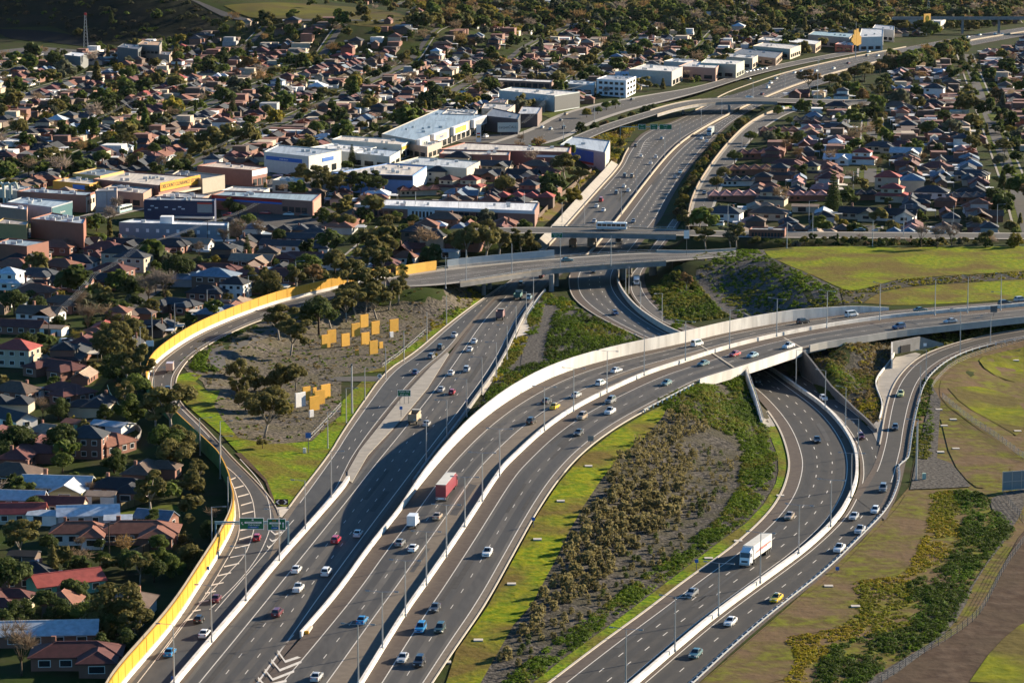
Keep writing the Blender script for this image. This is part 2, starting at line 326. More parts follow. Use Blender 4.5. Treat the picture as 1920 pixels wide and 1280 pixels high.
def rdist(X, Y, r, a=0, b=None):
    """distance outside the road strip, its height there, side sign"""
    b = r.N if b is None else b
    D = np.full(X.shape, 1e9); Z = np.zeros(X.shape); S = np.ones(X.shape)
    for i in range(a, b-1):
        p, s_ = r.C[i], r.C[i+1]; dx, dy = s_[0]-p[0], s_[1]-p[1]; L2 = dx*dx+dy*dy+1e-9
        t = np.clip(((X-p[0])*dx+(Y-p[1])*dy)/L2, 0, 1)
        h = r.hw[i]*(1-t)+r.hw[i+1]*t
        d = np.hypot(X-p[0]-t*dx, Y-p[1]-t*dy)-h; m = d < D
        D = np.where(m, d, D); Z = np.where(m, p[2]*(1-t)+s_[2]*t, Z); S = np.where(m, np.sign((X-p[0])*dy-(Y-p[1])*dx), S)
    return D, Z, S
MOUND = [(p.x, p.y) for p in [un(a, b, 8) for a, b in [(1424,469),(1500,463),(1960,458),(1985,558),(1760,573),(1660,580),(1600,572),(1560,553),(1500,512),(1460,490)]]]
HILL = [(p.x, p.y) for p in [un(a, b, 42) for a, b in [(-200,-40),(-200,-70),(330,-70),(345,-30),(300,-22)]]]
GHILL = [(p.x, p.y) for p in [un(a, b, 26) for a, b in [(440,8),(560,3),(680,10),(735,30),(700,42),(560,30),(470,22)]]]
WING = [tuple(un(*a)) for a in ((1398,692,7.6),(1405,715,5.6),(1416,745,3.4),(1428,790,.8))]
_ab = offset(GR2.R, .9); _y = np.array([pj(*k)[1] for k in _ab]); _ab = _ab[(_y > 680) & (_y < 815)]
_y = np.array([pj(*k)[1] for k in _ab]); HB = np.interp(_y, [690,706,722,742,772,815], [8.0,7.9,5.6,2.9,1.25,1.2])
AB2 = np.concatenate([np.array([tuple(un(1395,632)), tuple(un(1450,664))]), _ab]); HB = np.r_[8,8,HB]
ABUT = [(k[0], k[1], k[2]+h-.1) for k, h in zip(AB2, HB)][2:][::-1]
def ground(X, Y):
    z = 5.0*smooth((Y-1150)/230)
    z = z*np.where(X > 60, 1, 1)
    def plateau(z, P, h, fall):
        d = np.where(inpoly(X, Y, P), 0, dline(X, Y, P, True)); return np.maximum(z, h*(1-smooth(d/fall)*1.0)+z*smooth(d/fall))
    m = (Y > 1000) & (Y < 1700)
    z = plateau(z, MOUND, 8.0, 30)
    z = plateau(z, GHILL, 26, 150)
    z = plateau(z, HILL, 44, 155)
    def conform(z, r, drop, r0, r1, a=0, b=None, right=False):
        D, Z, S = rdist(X, Y, r, a, b)
        wgt = 1-smooth((D-r0)/(r1-r0))
        if right: wgt = np.where((S < 0) & (D > -r.hw.max()), 0, wgt)
        return z*(1-wgt)+(Z-drop)*wgt
    iB0 = int(np.argmin(abs(np.array([pj(*p)[0] for p in OVER.C])-845))); iB1 = int(np.argmin(abs(np.array([pj(*p)[0] for p in OVER.C])-1245)))
    z = conform(z, CWI, .5, 2, 34, right=True)
    z = conform(z, RAMP, .3, 1.5, 16)
    z = conform(z, OVER, .4, 2, 18, 0, iB0); z = conform(z, OVER, .4, 2, 18, iB1)
    z = conform(z, GR3, .3, 2, 14)
    iX = int(np.argmin(abs(np.array([pj(*p)[0] for p in BR.C])-1000))); iY = int(np.argmin(abs(np.array([pj(*p)[0] for p in BR.C])-1290)))
    z = conform(z, BR, .3, 3, 16, 0, iX); z = conform(z, BR, .3, 3, 16, iY)
    for r in (SR, SH, OLD): z = conform(z, r, .3, 2, 12)
    for r in (COLL, GR1, GR2, CD, INB, FW): z = conform(z, r, .25, 1.0, 13)
    def meet(z, P, side, r1):
        D = np.full(X.shape, 1e9); Zl = np.zeros(X.shape); S = np.zeros(X.shape)
        for a, b in zip(P[:-1], P[1:]):
            dx, dy = b[0]-a[0], b[1]-a[1]; t = np.clip(((X-a[0])*dx+(Y-a[1])*dy)/(dx*dx+dy*dy), 0, 1); d = np.hypot(X-a[0]-t*dx, Y-a[1]-t*dy); k = d < D
            D = np.where(k, d, D); Zl = np.where(k, a[2]+(b[2]-a[2])*t, Zl); S = np.where(k, ((X-a[0])*dy-(Y-a[1])*dx)/np.hypot(dx,dy), S)
        wgt = (1-smooth((D-2)/r1))*(S*side > 1.2); return z*(1-wgt)+(Zl-.25)*wgt
    z = meet(z, np.array(WING), 1, 16)
    z = meet(z, np.array(ABUT), 1, 14); z = conform(z, GR3, .3, 2, 5); z = conform(z, GR2, .25, -2, .5)
    return z
gx = np.arange(-900, 1000, 6.0); gx = np.r_[[-5000,-2500,-1500], gx, [1600,2600,5000]]
gy = np.r_[[200,400,500], np.arange(560, 1560, 5.0), np.arange(1560, 3700, 14.0), [3900,4300,5000,6000,9000]]
GX, GY = np.meshgrid(gx, gy); GZ = ground(GX, GY)
def TZ(x, y):
    x = np.asarray(x, float); y = np.asarray(y, float)
    i = np.clip(np.searchsorted(gx, x)-1, 0, len(gx)-2); j = np.clip(np.searchsorted(gy, y)-1, 0, len(gy)-2)
    u = np.clip((x-gx[i])/(gx[i+1]-gx[i]), 0, 1); v = np.clip((y-gy[j])/(gy[j+1]-gy[j]), 0, 1)
    return (GZ[j,i]*(1-u)+GZ[j,i+1]*u)*(1-v)+(GZ[j+1,i]*(1-u)+GZ[j+1,i+1]*u)*v
def ug(px, py):
    """pixel -> point on the terrain: march along the sight line"""
    a, b = un(px, py, 60.0), un(px, py, -1.0); n = 400
    t = np.linspace(0, 1, n); X = a.x+(b.x-a.x)*t; Y = a.y+(b.y-a.y)*t; Z = 60-61*t
    k = int(np.argmax(Z <= TZ(X, Y)))
    if k == 0: return b
    lo, hi = t[k-1], t[k]
    for _ in range(12):
        m = (lo+hi)/2
        if 60-61*m <= TZ(a.x+(b.x-a.x)*m, a.y+(b.y-a.y)*m): hi = m
        else: lo = m
    return Vector((a.x+(b.x-a.x)*hi, a.y+(b.y-a.y)*hi, 60-61*hi))
ny, nx = GX.shape
idx = np.arange(nx*ny).reshape(ny, nx)
F_ = np.stack([idx[:-1,:-1], idx[:-1,1:], idx[1:,1:], idx[1:,:-1]], -1).reshape(-1, 4)
gm = npmesh('ground', np.stack([GX, GY, GZ], -1).reshape(-1, 3), F_, [M['garden']], smooth=True)
tag(link('ground', gm), 'dark garden ground and bare earth under the whole suburb', kind='structure')
def patch(name, px, m, off=.12, step=6.0, label=None, kind='structure', sm=1, world=None):
    P = [ug(*p) for p in px] if world is None else [Vector(p) for p in world]
    P = [(p.x, p.y) for p in P]
    if sm:
        Q = chaikin(P+[P[0]], sm)[:-1]; P = [tuple(p) for p in Q]
    B = []
    for a, b in zip(P, P[1:]+P[:1]):
        n = max(1, int(math.hypot(b[0]-a[0], b[1]-a[1])/step))
        B += [(a[0]+(b[0]-a[0])*k/n, a[1]+(b[1]-a[1])*k/n) for k in range(n)]
    A = np.array(B); x0, y0 = A.min(0); x1, y1 = A.max(0)
    X, Y = np.meshgrid(np.arange(x0, x1, step), np.arange(y0, y1, step)); ok = inpoly(X, Y, B); ok &= dline(X, Y, B[::2], True) > step*.4
    pts = [Vector(b) for b in B]+[Vector((x, y)) for x, y in zip(X[ok], Y[ok])]
    v, e, f, *_ = geometry.delaunay_2d_cdt(pts, [], [list(range(len(B)))], 1, 1e-4)
    V = np.array([(p.x, p.y, 0) for p in v]); V[:, 2] = TZ(V[:, 0], V[:, 1])+off
    me = bpy.data.meshes.new(name); me.from_pydata([tuple(p) for p in V], [], [tuple(t) for t in f]); me.materials.append(m)
    for p in me.polygons: p.use_smooth = True
    o = link(name, me); tag(o, label, kind=kind); o['_poly'] = 0; del o['_poly']
    return o, [(p[0], p[1]) for p in P]
# ------------------------------------------------------------------ road surfaces and markings
def road_obj(name, r, bands, mats, label, dz=0.0):
    mb = r.surface(bands, None); o = obj(name, mb, mats); o.location.z = dz
    return tag(o, label, kind='structure')
def marks(parent, fn):
    mb = MB(); fn(mb); o = obj('lane_markings', mb, M['paint_line'], parent); tag(o, kind='structure'); return o
D3 = (3, 9); up = .03
def lanes(f0, f1, n, a, b):
    out = []; w_ = (f1-f0)/n
    for k in range(n): s = f0+k*w_; out += [(s, s+w_*.22, a), (s+w_*.22, s+w_*.78, b), (s+w_*.78, s+w_, a)]
    return out
def frac_at(r, px_line):
    """pixel polyline on a road -> world ribbon centre line at the road's own height"""
    out = []
    for p in px_line:
        z = 0.0
        for _ in range(4):
            w_ = un(p[0], p[1], z); i = int(np.argmin(np.hypot(r.C[:,0]-w_.x, r.C[:,1]-w_.y))); z = r.C[i,2]
        out.append((w_.x, w_.y, z+up))
    return chaikin(out, 2)
def vband(mb, r, px, dy, dz=.2):
    A = [frac_at(r, [a, a])[0] for a in px]; B = [frac_at(r, [(a[0], a[1]+dy)]*2)[0] for a in px]; A, B = np.array(A), np.array(B); A[:,2] += dz; B[:,2] += dz; ribbon(mb, B, A)
o = road_obj('freeway_road', FW, [(0,.06,1)]+lanes(.06,.9,4,0,2)+[(.9,1,1)], [M['asphalt'], M['shoulder'], M['asphalt_worn']], 'wide grey freeway carriageway running straight up the picture')
fwl = frac_at(FW, [(362,1295),(373,1280),(460,1175),(640,952),(707,866),(757,806),(838,702),(870,655),(905,603),(950,555)])
fwr = frac_at(FW, [(472,1295),(484,1280),(640,1058),(798,850),(904,712),(940,652),(962,605),(989,571)])
fwt = resample(fwl, 90), resample(fwr, 90)
def f(mb):
    stripe(mb, fwl, .22); stripe(mb, fwr, .22)
    for t in (1/3, 2/3): stripe(mb, fwt[0]*(1-t)+fwt[1]*t, .16, D3)
    i = .40
    for t, d in ((.10,None),(.9,None),(.30,D3),(.50,D3),(.70,D3)): stripe(mb, FW.at(t, up, i, 1), .22, d)
    a = frac_at(FW, q('G', (1385,1350),(1560,1100),(1640,1010))); b = frac_at(FW, q('G', (1560,1350),(1720,1120),(1800,1000)))
    stripe(mb, a, .2); stripe(mb, b, .2)
    for (x0,y0,x1,y1,x2,y2) in ((1550,1105,1592,1165,1718,1122),(1515,1157,1562,1213,1683,1165),(1478,1210,1522,1265,1642,1218),(1440,1255,1480,1300,1600,1272)):
        vband(mb, FW, q('G',(x0,y0-6),(x1,y1-6),(x2,y2-6)), 4.6)
    c = frac_at(FW, q('B',(1660,870),(1690,790),(1720,770))); stripe(mb, c, .2)
    for k in range(7):
        x, y = 1166+k*7.5+1165*0, 0
        a_, b_ = (1192+k*2.2, 293-k*4.0), (1199+k*4.0, 292-k*4.2)
        stripe(mb, frac_at(FW, [a_, b_])[[0,-1]], .5)
marks(o, f)
o = road_obj('collector_road', COLL, [(0,.16,1),(.16,.86,0),(.86,1,1)], [M['asphalt_blue'], M['shoulder_tan']], 'grey two lane exit road left of the painted concrete island')
marks(o, lambda mb: (stripe(mb, COLL.at(.18, up, .22, 1), .2), stripe(mb, COLL.at(.84, up, .2, .72), .2), stripe(mb, COLL.at(.55, up, .3, 1), .14, D3)))
o = road_obj('ramp_road', RAMP, [(0,.10,1),(.10,.88,0),(.88,1,1)], [M['asphalt_blue'], M['shoulder_tan']], 'curved ramp road inside the yellow wall', .02)
rl = [frac_at(RAMP, q('G', *p)) for p in ([(880,1150),(1000,990),(1150,790),(1260,600),(1330,480),(1340,380),(1330,270),(1300,170),(1255,90)], [(1010,960),(1160,790),(1290,650),(1370,570),(1420,430),(1425,330),(1400,220),(1330,130),(1260,70)], [(760,1290),(900,1110),(1010,960)], [(1170,870),(1330,720),(1440,580),(1500,450),(1515,370),(1500,260),(1450,150),(1340,30)], [(1200,880),(1400,650),(1570,450),(1640,370)])]
def f(mb):
    for l in rl: stripe(mb, l, .2)
    for (a, b) in (((1280,150),(1315,135)),((1305,195),(1360,180)),((1328,242),(1388,226)),((1345,290),(1405,273)),((1350,338),(1415,323)),((1340,430),(1410,415)),((1335,480),(1405,460)),((1310,528),(1390,510)),((1285,580),(1365,563)),((1250,632),(1335,613)),((1215,683),(1290,665)),((1180,735),(1248,720)),((1145,780),(1205,768)),((1110,830),(1165,820)),((1075,880),(1120,872)),((1040,930),(1075,925))):
        vband(mb, RAMP, q('G', (a[0],a[1]-3), (b[0],b[1]-3)), 2.2, .03)
    for (x0,y0,x1,y1,x2,y2) in ((1510,430,1535,452,1575,438),(1505,478,1520,490,1545,480),(1490,515,1500,525,1515,515)):
        vband(mb, RAMP, q('G',(x0,y0-4),(x1,y1-4),(x2,y2-4)), 3.0, .05)
    for t in (.14,.84): stripe(mb, RAMP.at(t, up, .5, 1), .2)
    stripe(mb, RAMP.at(.5, up, .5, 1), .14, D3)
marks(o, f)
o = road_obj('outer_curve_road', CWL, [(0,.215,1)]+lanes(.215,.65,2,0,3)+[(.65,1,2)], [M['asphalt'], M['shoulder'], M['shoulder_tan'], M['asphalt_worn']], 'outer carriageway of the raised white walled curve', .03)
marks(o, lambda mb: (stripe(mb, CWL.at(.215, up, 0, 1), .22), stripe(mb, CWL.at(.65, up), .22), stripe(mb, CWL.at(.43, up), .16, D3)))
o = road_obj('inner_curve_road', CWI, [(0,.285,1)]+lanes(.285,.88,2,0,3)+[(.88,1,2)], [M['asphalt'], M['shoulder'], M['shoulder_tan'], M['asphalt_worn']], 'inner carriageway of the raised curve beside the planted bed', .03)
marks(o, lambda mb: (stripe(mb, CWI.at(.285, up), .22), stripe(mb, CWI.at(.88, up), .22), stripe(mb, CWI.at(.58, up), .16, D3)))
o = road_obj('overpass_road', OVER, [(0,.1,1),(.1,.9,0),(.9,1,1)], [M['asphalt'], M['slab']], 'grey road across the bridge over the freeway', .03)
marks(o, lambda mb: [stripe(mb, OVER.at(t, up), .2, d) for t, d in ((.13,None),(.3,D3),(.46,None),(.54,None),(.7,D3),(.87,None))])
o = road_obj('inbound_road', INB, [(0,.16,1)]+lanes(.19,.84,3,0,2)+[(.16,.19,0),(.84,1,1)], [M['asphalt'], M['shoulder'], M['asphalt_worn']], 'inbound freeway road bending under the raised curve')
marks(o, lambda mb: [stripe(mb, INB.at(t, up), .22, d) for t, d in ((.19,None),(.84,None),(.41,D3),(.62,D3))])
o = road_obj('underpass_road', GR1, [(0,.18,1),(.18,.19,0)]+lanes(.19,.855,3,0,2)+[(.855,1,1)], [M['asphalt_dark'], M['shoulder'], M['asphalt_dark_worn']], 'three lane road coming out from under the curve', .01)
marks(o, lambda mb: [stripe(mb, GR1.at(t, up), .22, d) for t, d in ((.19,None),(.855,None),(.41,D3),(.635,D3))])
o = road_obj('side_road', GR2, [(0,.09,1)]+lanes(.09,.83,2,0,2)+[(.83,1,1)], [M['asphalt_dark'], M['shoulder'], M['asphalt_dark_worn']], 'two lane road between white barrier and guard rail')
marks(o, lambda mb: [stripe(mb, GR2.at(t, up), .2, d) for t, d in ((.09,None),(.83,None),(.46,D3))])
o = road_obj('slip_road', GR3, [(0,.16,1),(.16,.72,0),(.72,1,1)], [M['asphalt_dark'], M['shoulder']], 'single lane slip road climbing away to the right', .02)
marks(o, lambda mb: [stripe(mb, GR3.at(t, up, .15, 1), .2) for t in (.18,.70)])
o = road_obj('exit_road', CD, [(0,.1,1),(.1,.72,0),(.72,1,1)], [M['asphalt'], M['shoulder']], 'narrow road right of the inbound freeway under the bridge', .03)
marks(o, lambda mb: [stripe(mb, CD.at(t, up), .2) for t in (.13,.7)])
for nm, r, lb in (('cross_road', BR, 'road crossing the freeway where the white bus drives'), ('far_cross_road', FB, 'far road bridging the freeway'), ('service_road', SR, 'grey service road right of the freeway hedge'), ('shop_road', SH, 'shopping street behind the showrooms'), ('bus_road', OLD, 'old shopping street with two buses')):
    o = road_obj(nm, r, [(0,.12,1),(.12,.88,0),(.88,1,1)], [M['street'], M['slab']], lb, .03)
    marks(o, lambda mb: stripe(mb, r.at(.5, up), .15, D3))

g_ = np.random.default_rng(3)
for nm, r, n in (('freeway', FW, 16), ('outer_curve', CWL, 12), ('inner_curve', CWI, 10), ('underpass_road', GR1, 8), ('inbound', INB, 8), ('collector', COLL, 5)):
    mb = MB()
    for _ in range(n):
        i0 = g_.uniform(0, .9); ln = g_.uniform(8, 45)/(5.0*r.N); f0 = g_.uniform(.12,.78); w_ = g_.uniform(.05,.11)
        A = r.at(f0, .045, i0, i0+ln); B = r.at(f0+w_, .045, i0, i0+ln)
        if len(A) > 1: ribbon(mb, A, B)
    tag(obj('asphalt_patch', mb, M['asphalt_worn' if g_.random() < .6 else 'asphalt_dark']), 'darker repair patches in the '+nm.replace('_',' ')+' surface', kind='structure')
# ------------------------------------------------------------------ walls, barriers, bridges
def cut(P, x=None, y=None):
    """part of a world polyline by its place in the photograph"""
    k = [i for i, p in enumerate(P) if (x is None or x[0] <= pj(*p)[0] <= x[1]) and (y is None or y[0] <= pj(*p)[1] <= y[1])]
    return np.asarray(P)[k[0]:k[-1]+1]
def pxs(P): return np.array([pj(*p)[0] for p in P])
def wall_thing(name, C, th, z0, z1, m, label, cat, mr=None, group=None):
    mb = MB(); wallmb(mb, C, th, z0, z1, 0, 1 if mr else None)
    return tag(obj(name, mb, [m, mr] if mr else m), label, cat, group)
def posts_on(parent, C, every, h, sz, m, name='post', maxn=100, z0=0.0, tz=False):
    d = np.r_[0, np.cumsum(np.linalg.norm(np.diff(C[:, :2], axis=0), axis=1))]
    T = np.arange(0, d[-1], every)[:maxn]; me = None
    for t in T:
        p = [np.interp(t, d, C[:, k]) for k in range(3)]
        if me is None: mb = MB(); mb.box((0,0,h/2), (sz,sz,h)); me = mb.mesh(name, m)
        o = link(name, me, parent); o.location = (p[0], p[1], p[2]+z0)
        if h < 0: pass
# yellow noise wall on the ramp
C = offset(RAMP.L, -.5)
zz = pxs(C)
yw = wall_thing('noise_wall', C, .3, -1.5, 4.3, M['yellow_panel'], 'long curving yellow noise wall, green on its back, along the ramp', 'noise wall')
# left face (seen from the houses) green, right face yellow
mb = MB(); wallmb(mb, C, .3, -1.5, 4.0, 0, 1, 1); bpy.data.objects.remove(yw); yw = tag(obj('noise_wall', mb, [M['green_panel'], M['yellow_panel']]), 'long curving yellow noise wall, green on its back, along the ramp', 'noise wall')
mb = MB(); wallmb(mb, offset(C, .32), .3, -.2, 1.05); obj('base_barrier', mb, M['concrete_white'], yw)
Ct = C[:int(len(C)*.36)]
mb = MB(); wallmb(mb, offset(Ct, -.35), .08, 3.2, 4.7); obj('top_panel', mb, mat('dull_panel', (.20,.17,.13), .6, .8, .5), yw)
posts_on(yw, offset(C, .16), 6.0, 2.9, .07, mat('panel_post', (.50,.255,.012), .6), 'post', 100, 1.0)
C = offset(cut(OVER.L, x=(732,826)), -.4); tag(obj('orange_noise_wall', (lambda mb: (wallmb(mb, C, .3, -.5, 3.4), mb)[1])(MB()), M['orange_panel']), 'short orange noise wall ending at the pale grey one', 'noise wall')
C = offset(cut(OVER.L, x=(823,1046)), -.4); gw = wall_thing('pale_noise_wall', C, .3, -.5, 3.2, mat('pale_panel', (.36,.41,.44), .6, .9, .5), 'pale blue grey noise wall beside the overpass road', 'noise wall')
mb = MB(); wallmb(mb, offset(C, .35), .3, -.2, .9); obj('base_barrier', mb, M['concrete'], gw)
# white median barrier between exit road and freeway
FB_C = chaikin(wl([(314,1300),(332,1279),(396,1203),(460,1129),(524,1050),(571,998),(640,920),(653,900)]), 2)
b = wall_thing('white_barrier', FB_C, .75, -.1, 1.15, M['concrete_white'], 'long white concrete barrier left of the freeway, ending at the painted island', 'barrier')
# painted concrete island
isl = [(842,664),(838,661),(808,687),(751,748),(674,845),(652,884),(652,900),(660,905),(690,853),(752,788),(802,728)]
mb = MB(); mb.prism([(un(*p).x, un(*p).y) for p in isl], -.2, .16); tag(obj('traffic_island', mb, M['slab']), 'long pale concrete island between exit road and freeway', kind='structure')
dr = chaikin(wl([(842,662),(806,685),(748,746),(671,843),(648,884)], .05), 2)
mb = MB(); stripe(mb, dr, .55); tag(obj('drain_channel', mb, M['shoulder']), 'dark drain strip beside the island', kind='structure')
# kerbs
def kerb(P, w_=.35, h=.16, m='kerb'):
    mb = MB(); wallmb(mb, P, w_, -.1, h); tag(obj('kerb', mb, M[m]), 'pale concrete kerb', kind='structure')
kerb(offset(cut(COLL.L, y=(535,955)), -.2)); kerb(offset(cut(CWI.R, y=(880,1300)), .2), .3); kerb(offset(cut(GR1.L, y=(770,1300)), .2), .5); kerb(offset(cut(GR3.L, x=(1650,1930), y=(600,835)), -.2))
kerb(offset(cut(INB.L, y=(515,645)), .2)); kerb(offset(cut(CWI.R, x=(1043,1215)), .2), .3); kerb(offset(cut(RAMP.R, y=(600,970)), .2), .25)
# --- raised curve: left wall, retaining wall, median, right parapet, deck
L = offset(CWL.L, -.35); X = pxs(L); Y = np.array([pj(*p)[1] for p in L])
hh = np.interp(Y, [560,650,745,800,850,900,940,965,1300], [3.6,3.6,3.6,3.2,2.7,2.2,1.5,1.2,1.1]); hh = np.where(X > 1500, np.interp(X, [1500,1600,1660,1690,1990], [3.6,2.6,1.2,.12,.1]), hh)
k0 = int(np.argmax(Y < 1196)); k1 = int(np.argmax(X > 1690))
tag(obj('curve_parapet', (lambda mb: (wallmb(mb, L[k0:k1], .45, -.3, hh[k0:k1]), mb)[1])(MB()), M['concrete_white']), 'tall white outer wall along the left of the raised curve', 'parapet')
kr = int(np.argmax(X > 1180)); ka = k0+2
mb = MB(); wallmb(mb, offset(L[ka:k1], -.1), .5, -L[ka:k1, 2]-.5, -.28); tag(obj('retaining_wall', mb, M['concrete_grey']), 'grey retaining wall under the outer side of the raised curve', 'retaining wall')
Mc = CWL.R
mw = wall_thing('median_barrier', Mc, .6, -.1, 1.15, M['concrete_white'], 'white median barrier carrying the lamp posts of the raised curve', 'barrier')
R_ = offset(CWI.R, .35); XR = pxs(R_)
s1 = R_[(XR > 1306) & (XR < 1518)]; pr = wall_thing('bridge_parapet', s1, .4, -1.9, 1.0, M['concrete_white'], 'white bridge parapet over the dark underpass', 'parapet')
s2 = R_[(XR >= 1516)]; wall_thing('road_parapet', s2, .4, -1.2, .95, mat('parapet_unlit_grey', (.40,.38,.35), .8, .85, .4), 'parapet right of the bridge along the raised road, coloured grey as if unlit', 'parapet')  # grey instead of white paints this stretch as out of the sun
i0 = int(np.argmax(pxs(CWI.R) > 1290)); i1 = int(np.argmax(pxs(CWI.R) > 1560))
l0 = int(np.argmax(pxs(CWL.L) > 1080)); l1 = int(np.argmax(pxs(CWL.L) > 1420))
A = resample(CWL.L[l0:l1], 40); B = resample(CWI.R[i0:i1], 40)
mb = MB()
for dz in (-.25, -1.7):
    a_, b_ = A.copy(), B.copy(); a_[:,2] += dz; b_[:,2] += dz
    (ribbon(mb, a_, b_) if dz > -1 else ribbon(mb, b_, a_))
a0, a1, b0, b1 = A.copy(), A.copy(), B.copy(), B.copy(); a0[:,2] -= 1.7; a1[:,2] -= .25; b0[:,2] -= 1.7; b1[:,2] -= .25
ribbon(mb, a1, a0); ribbon(mb, b0, b1)
tag(obj('curve_bridge_deck', mb, M['concrete_grey']), 'concrete deck carrying the raised curve over the underpass', 'bridge')
for px in ((1455,640,1367,0),): pass
# expansion joints seen as pale lines across the curve
for (a, b) in (((1309,644),(1376,688)),((1430,610),(1504,652))):
    A_ = frac_at(CWL, [a]); 
    za = 8.25; P = np.array([tuple(un(a[0], a[1], za+.06)), tuple(un(b[0], b[1], za+.06))])
    mb = MB(); stripe(mb, P, .5); tag(obj('expansion_joint', mb, M['kerb']), 'pale expansion joint', kind='structure')
# abutments of the underpass
mb = MB(); wallmb(mb, AB2, .6, -.6, HB); tag(obj('abutment_wall', mb, mat('abutment_shade_concrete', (.11,.11,.115), .85, .75, .4)), 'concrete abutment wall right of the underpass road, its colour darkened for bridge shade', 'retaining wall')  # darker concrete colour carries the shade beneath the bridge
lw = chaikin(np.array([tuple(un(1398,692,7.6)), tuple(un(1405,715,5.6)), tuple(un(1416,745,3.4)), tuple(un(1428,790,.8))]), 1)
wall_thing('wing_wall', lw, .6, -lw[:,2]-.5, .35, M['concrete_white'], 'pale sloping wing wall left of the underpass', 'retaining wall')
lf = offset(lw, -.5); fw_ = tag(obj('wing_fence', (lambda mb: (wallmb(mb, lf, .06, .9, 1.0), wallmb(mb, lf, .06, .5, .57), mb)[2])(MB()), M['steel']), 'steel railing on the left wing wall', 'railing')
posts_on(fw_, lf, 3.0, 1.5, .08, M['steel'], z0=-.5)
BC = offset(GR1.R, -.35 if False else .0); wall_thing('concrete_barrier', BC, .7, -.1, 1.15, M['concrete_white'], 'white barrier between underpass road and side road', 'barrier')
wall_thing('curved_barrier', offset(cut(INB.R, x=(1140,1300), y=(500,640)), -.2), .6, -.3, 1.9, M['concrete'], 'curved grey blue wall right of the inbound freeway', 'barrier')
wall_thing('low_wall', offset(cut(FW.R, y=(565,912)), -.2), .6, -.2, .95, M['concrete_grey'], 'low grey wall along the right edge of the freeway', 'barrier')
Cm = offset(cut(FW.R, x=(1060,1960), y=(40,508)), .6); wall_thing('freeway_median', Cm, .45, -.1, 1.0, M['concrete_dull'], 'concrete median barrier of the upper freeway', 'barrier')
# concrete lined batter left of the upper freeway and its edge walls
P = cut(FW.L, x=(1015,1168), y=(310,480)); Q = offset(P, -4.5); Q[:,2] += 2.4; mb = MB(); A_ = offset(P, -.4); A_[:,2] += .1; ribbon(mb, Q, A_)
tag(obj('concrete_batter', mb, M['slab']), 'sloping concrete lining left of the freeway', kind='structure')
wall_thing('edge_barrier', offset(cut(FW.L, x=(1015,1180), y=(265,480)), -.2), .4, -.1, .8, M['concrete_dull'], 'low concrete edge left of the upper freeway', 'barrier')
wall_thing('far_edge_barrier', offset(cut(FW.L, x=(1285,1700), y=(85,222)), -.3), .4, -.1, .7, M['concrete_dull'], 'low edge barrier along the far freeway near the shops', 'barrier')
wall_thing('hedge_wall', offset(cut(SR.L, x=(1280,1490), y=(198,425)), -.4), .4, -3, 1.0, mat('tan_wall', (.30,.235,.17), .8, .85, .5), 'tan wall between hedge and service road', 'wall')
# overpass structure
def bridge(nm, r, x0, x1, depth, piers, label, zt=None, rail=True, par=.5):
    iL = [i for i in range(r.N) if x0 <= pj(*r.C[i])[0] <= x1]; L, R = r.L[iL], r.R[iL]
    L = offset(L, -.5); R = offset(R, .5); root = None
    mb = MB(); t = lambda P, d: P+np.array([0,0,d])
    ribbon(mb, t(L,-.06), t(R,-.06)); ribbon(mb, t(R,-depth), t(L,-depth)); ribbon(mb, t(L,-.06), t(L,-depth)); ribbon(mb, t(R,-depth), t(R,-.06))
    root = tag(obj(nm, mb, M['concrete_grey']), label, 'bridge')
    for S, sg in ((L,1),(R,-1)):
        mb = MB(); S2 = offset(S, .2*sg); wallmb(mb, S2, .3, -.5, par); obj('parapet', mb, M['concrete_dull'], root)
        if rail:
            mb = MB(); wallmb(mb, S2, .08, par+.5, par+.6); rl_ = obj('rail', mb, M['steel'], root)
            posts_on(rl_, S2, 4.0, .6, .12, M['steel'], z0=par)
    for (px, py, wd) in piers:
        p = un(px, py, 0); z = float(r.C[np.argmin(np.hypot(r.C[:,0]-p.x, r.C[:,1]-p.y)), 2])-depth
        mb = MB(); n = 12; mb.tube((p.x,p.y,-.5), (p.x,p.y,z+.02), wd/2, n=n); obj('pier', mb, M['concrete_grey'], root)
    return root
bridge('overpass_bridge', OVER, 835, 1250, 1.5, [(907,553,1.6),(918,541,1.6),(1034,545,1.9),(1043,535,1.9),(1167,523,2.4),(1180,512,2.2),(1224,516,3.0)], 'long grey road bridge crossing over the freeway near the yellow noise wall')
bb = bridge('cross_bridge', BR, 1008, 1292, 1.6, [(1108,461,3.0),(1113,457,2.6)], 'road bridge with the white bus on it')
bridge('far_bridge', FB, 1225, 1470, 1.3, [(1281,214,1.6),(1367,213,1.6)], 'far low bridge over the freeway beside the trees', rail=False)
# pale barrier right of the overpass
wall_thing('pale_barrier', offset(cut(OVER.L, x=(1226,1440)), -.4), .4, -.2, 1.0, M['concrete'], 'pale barrier right of the overpass below the mound', 'barrier')
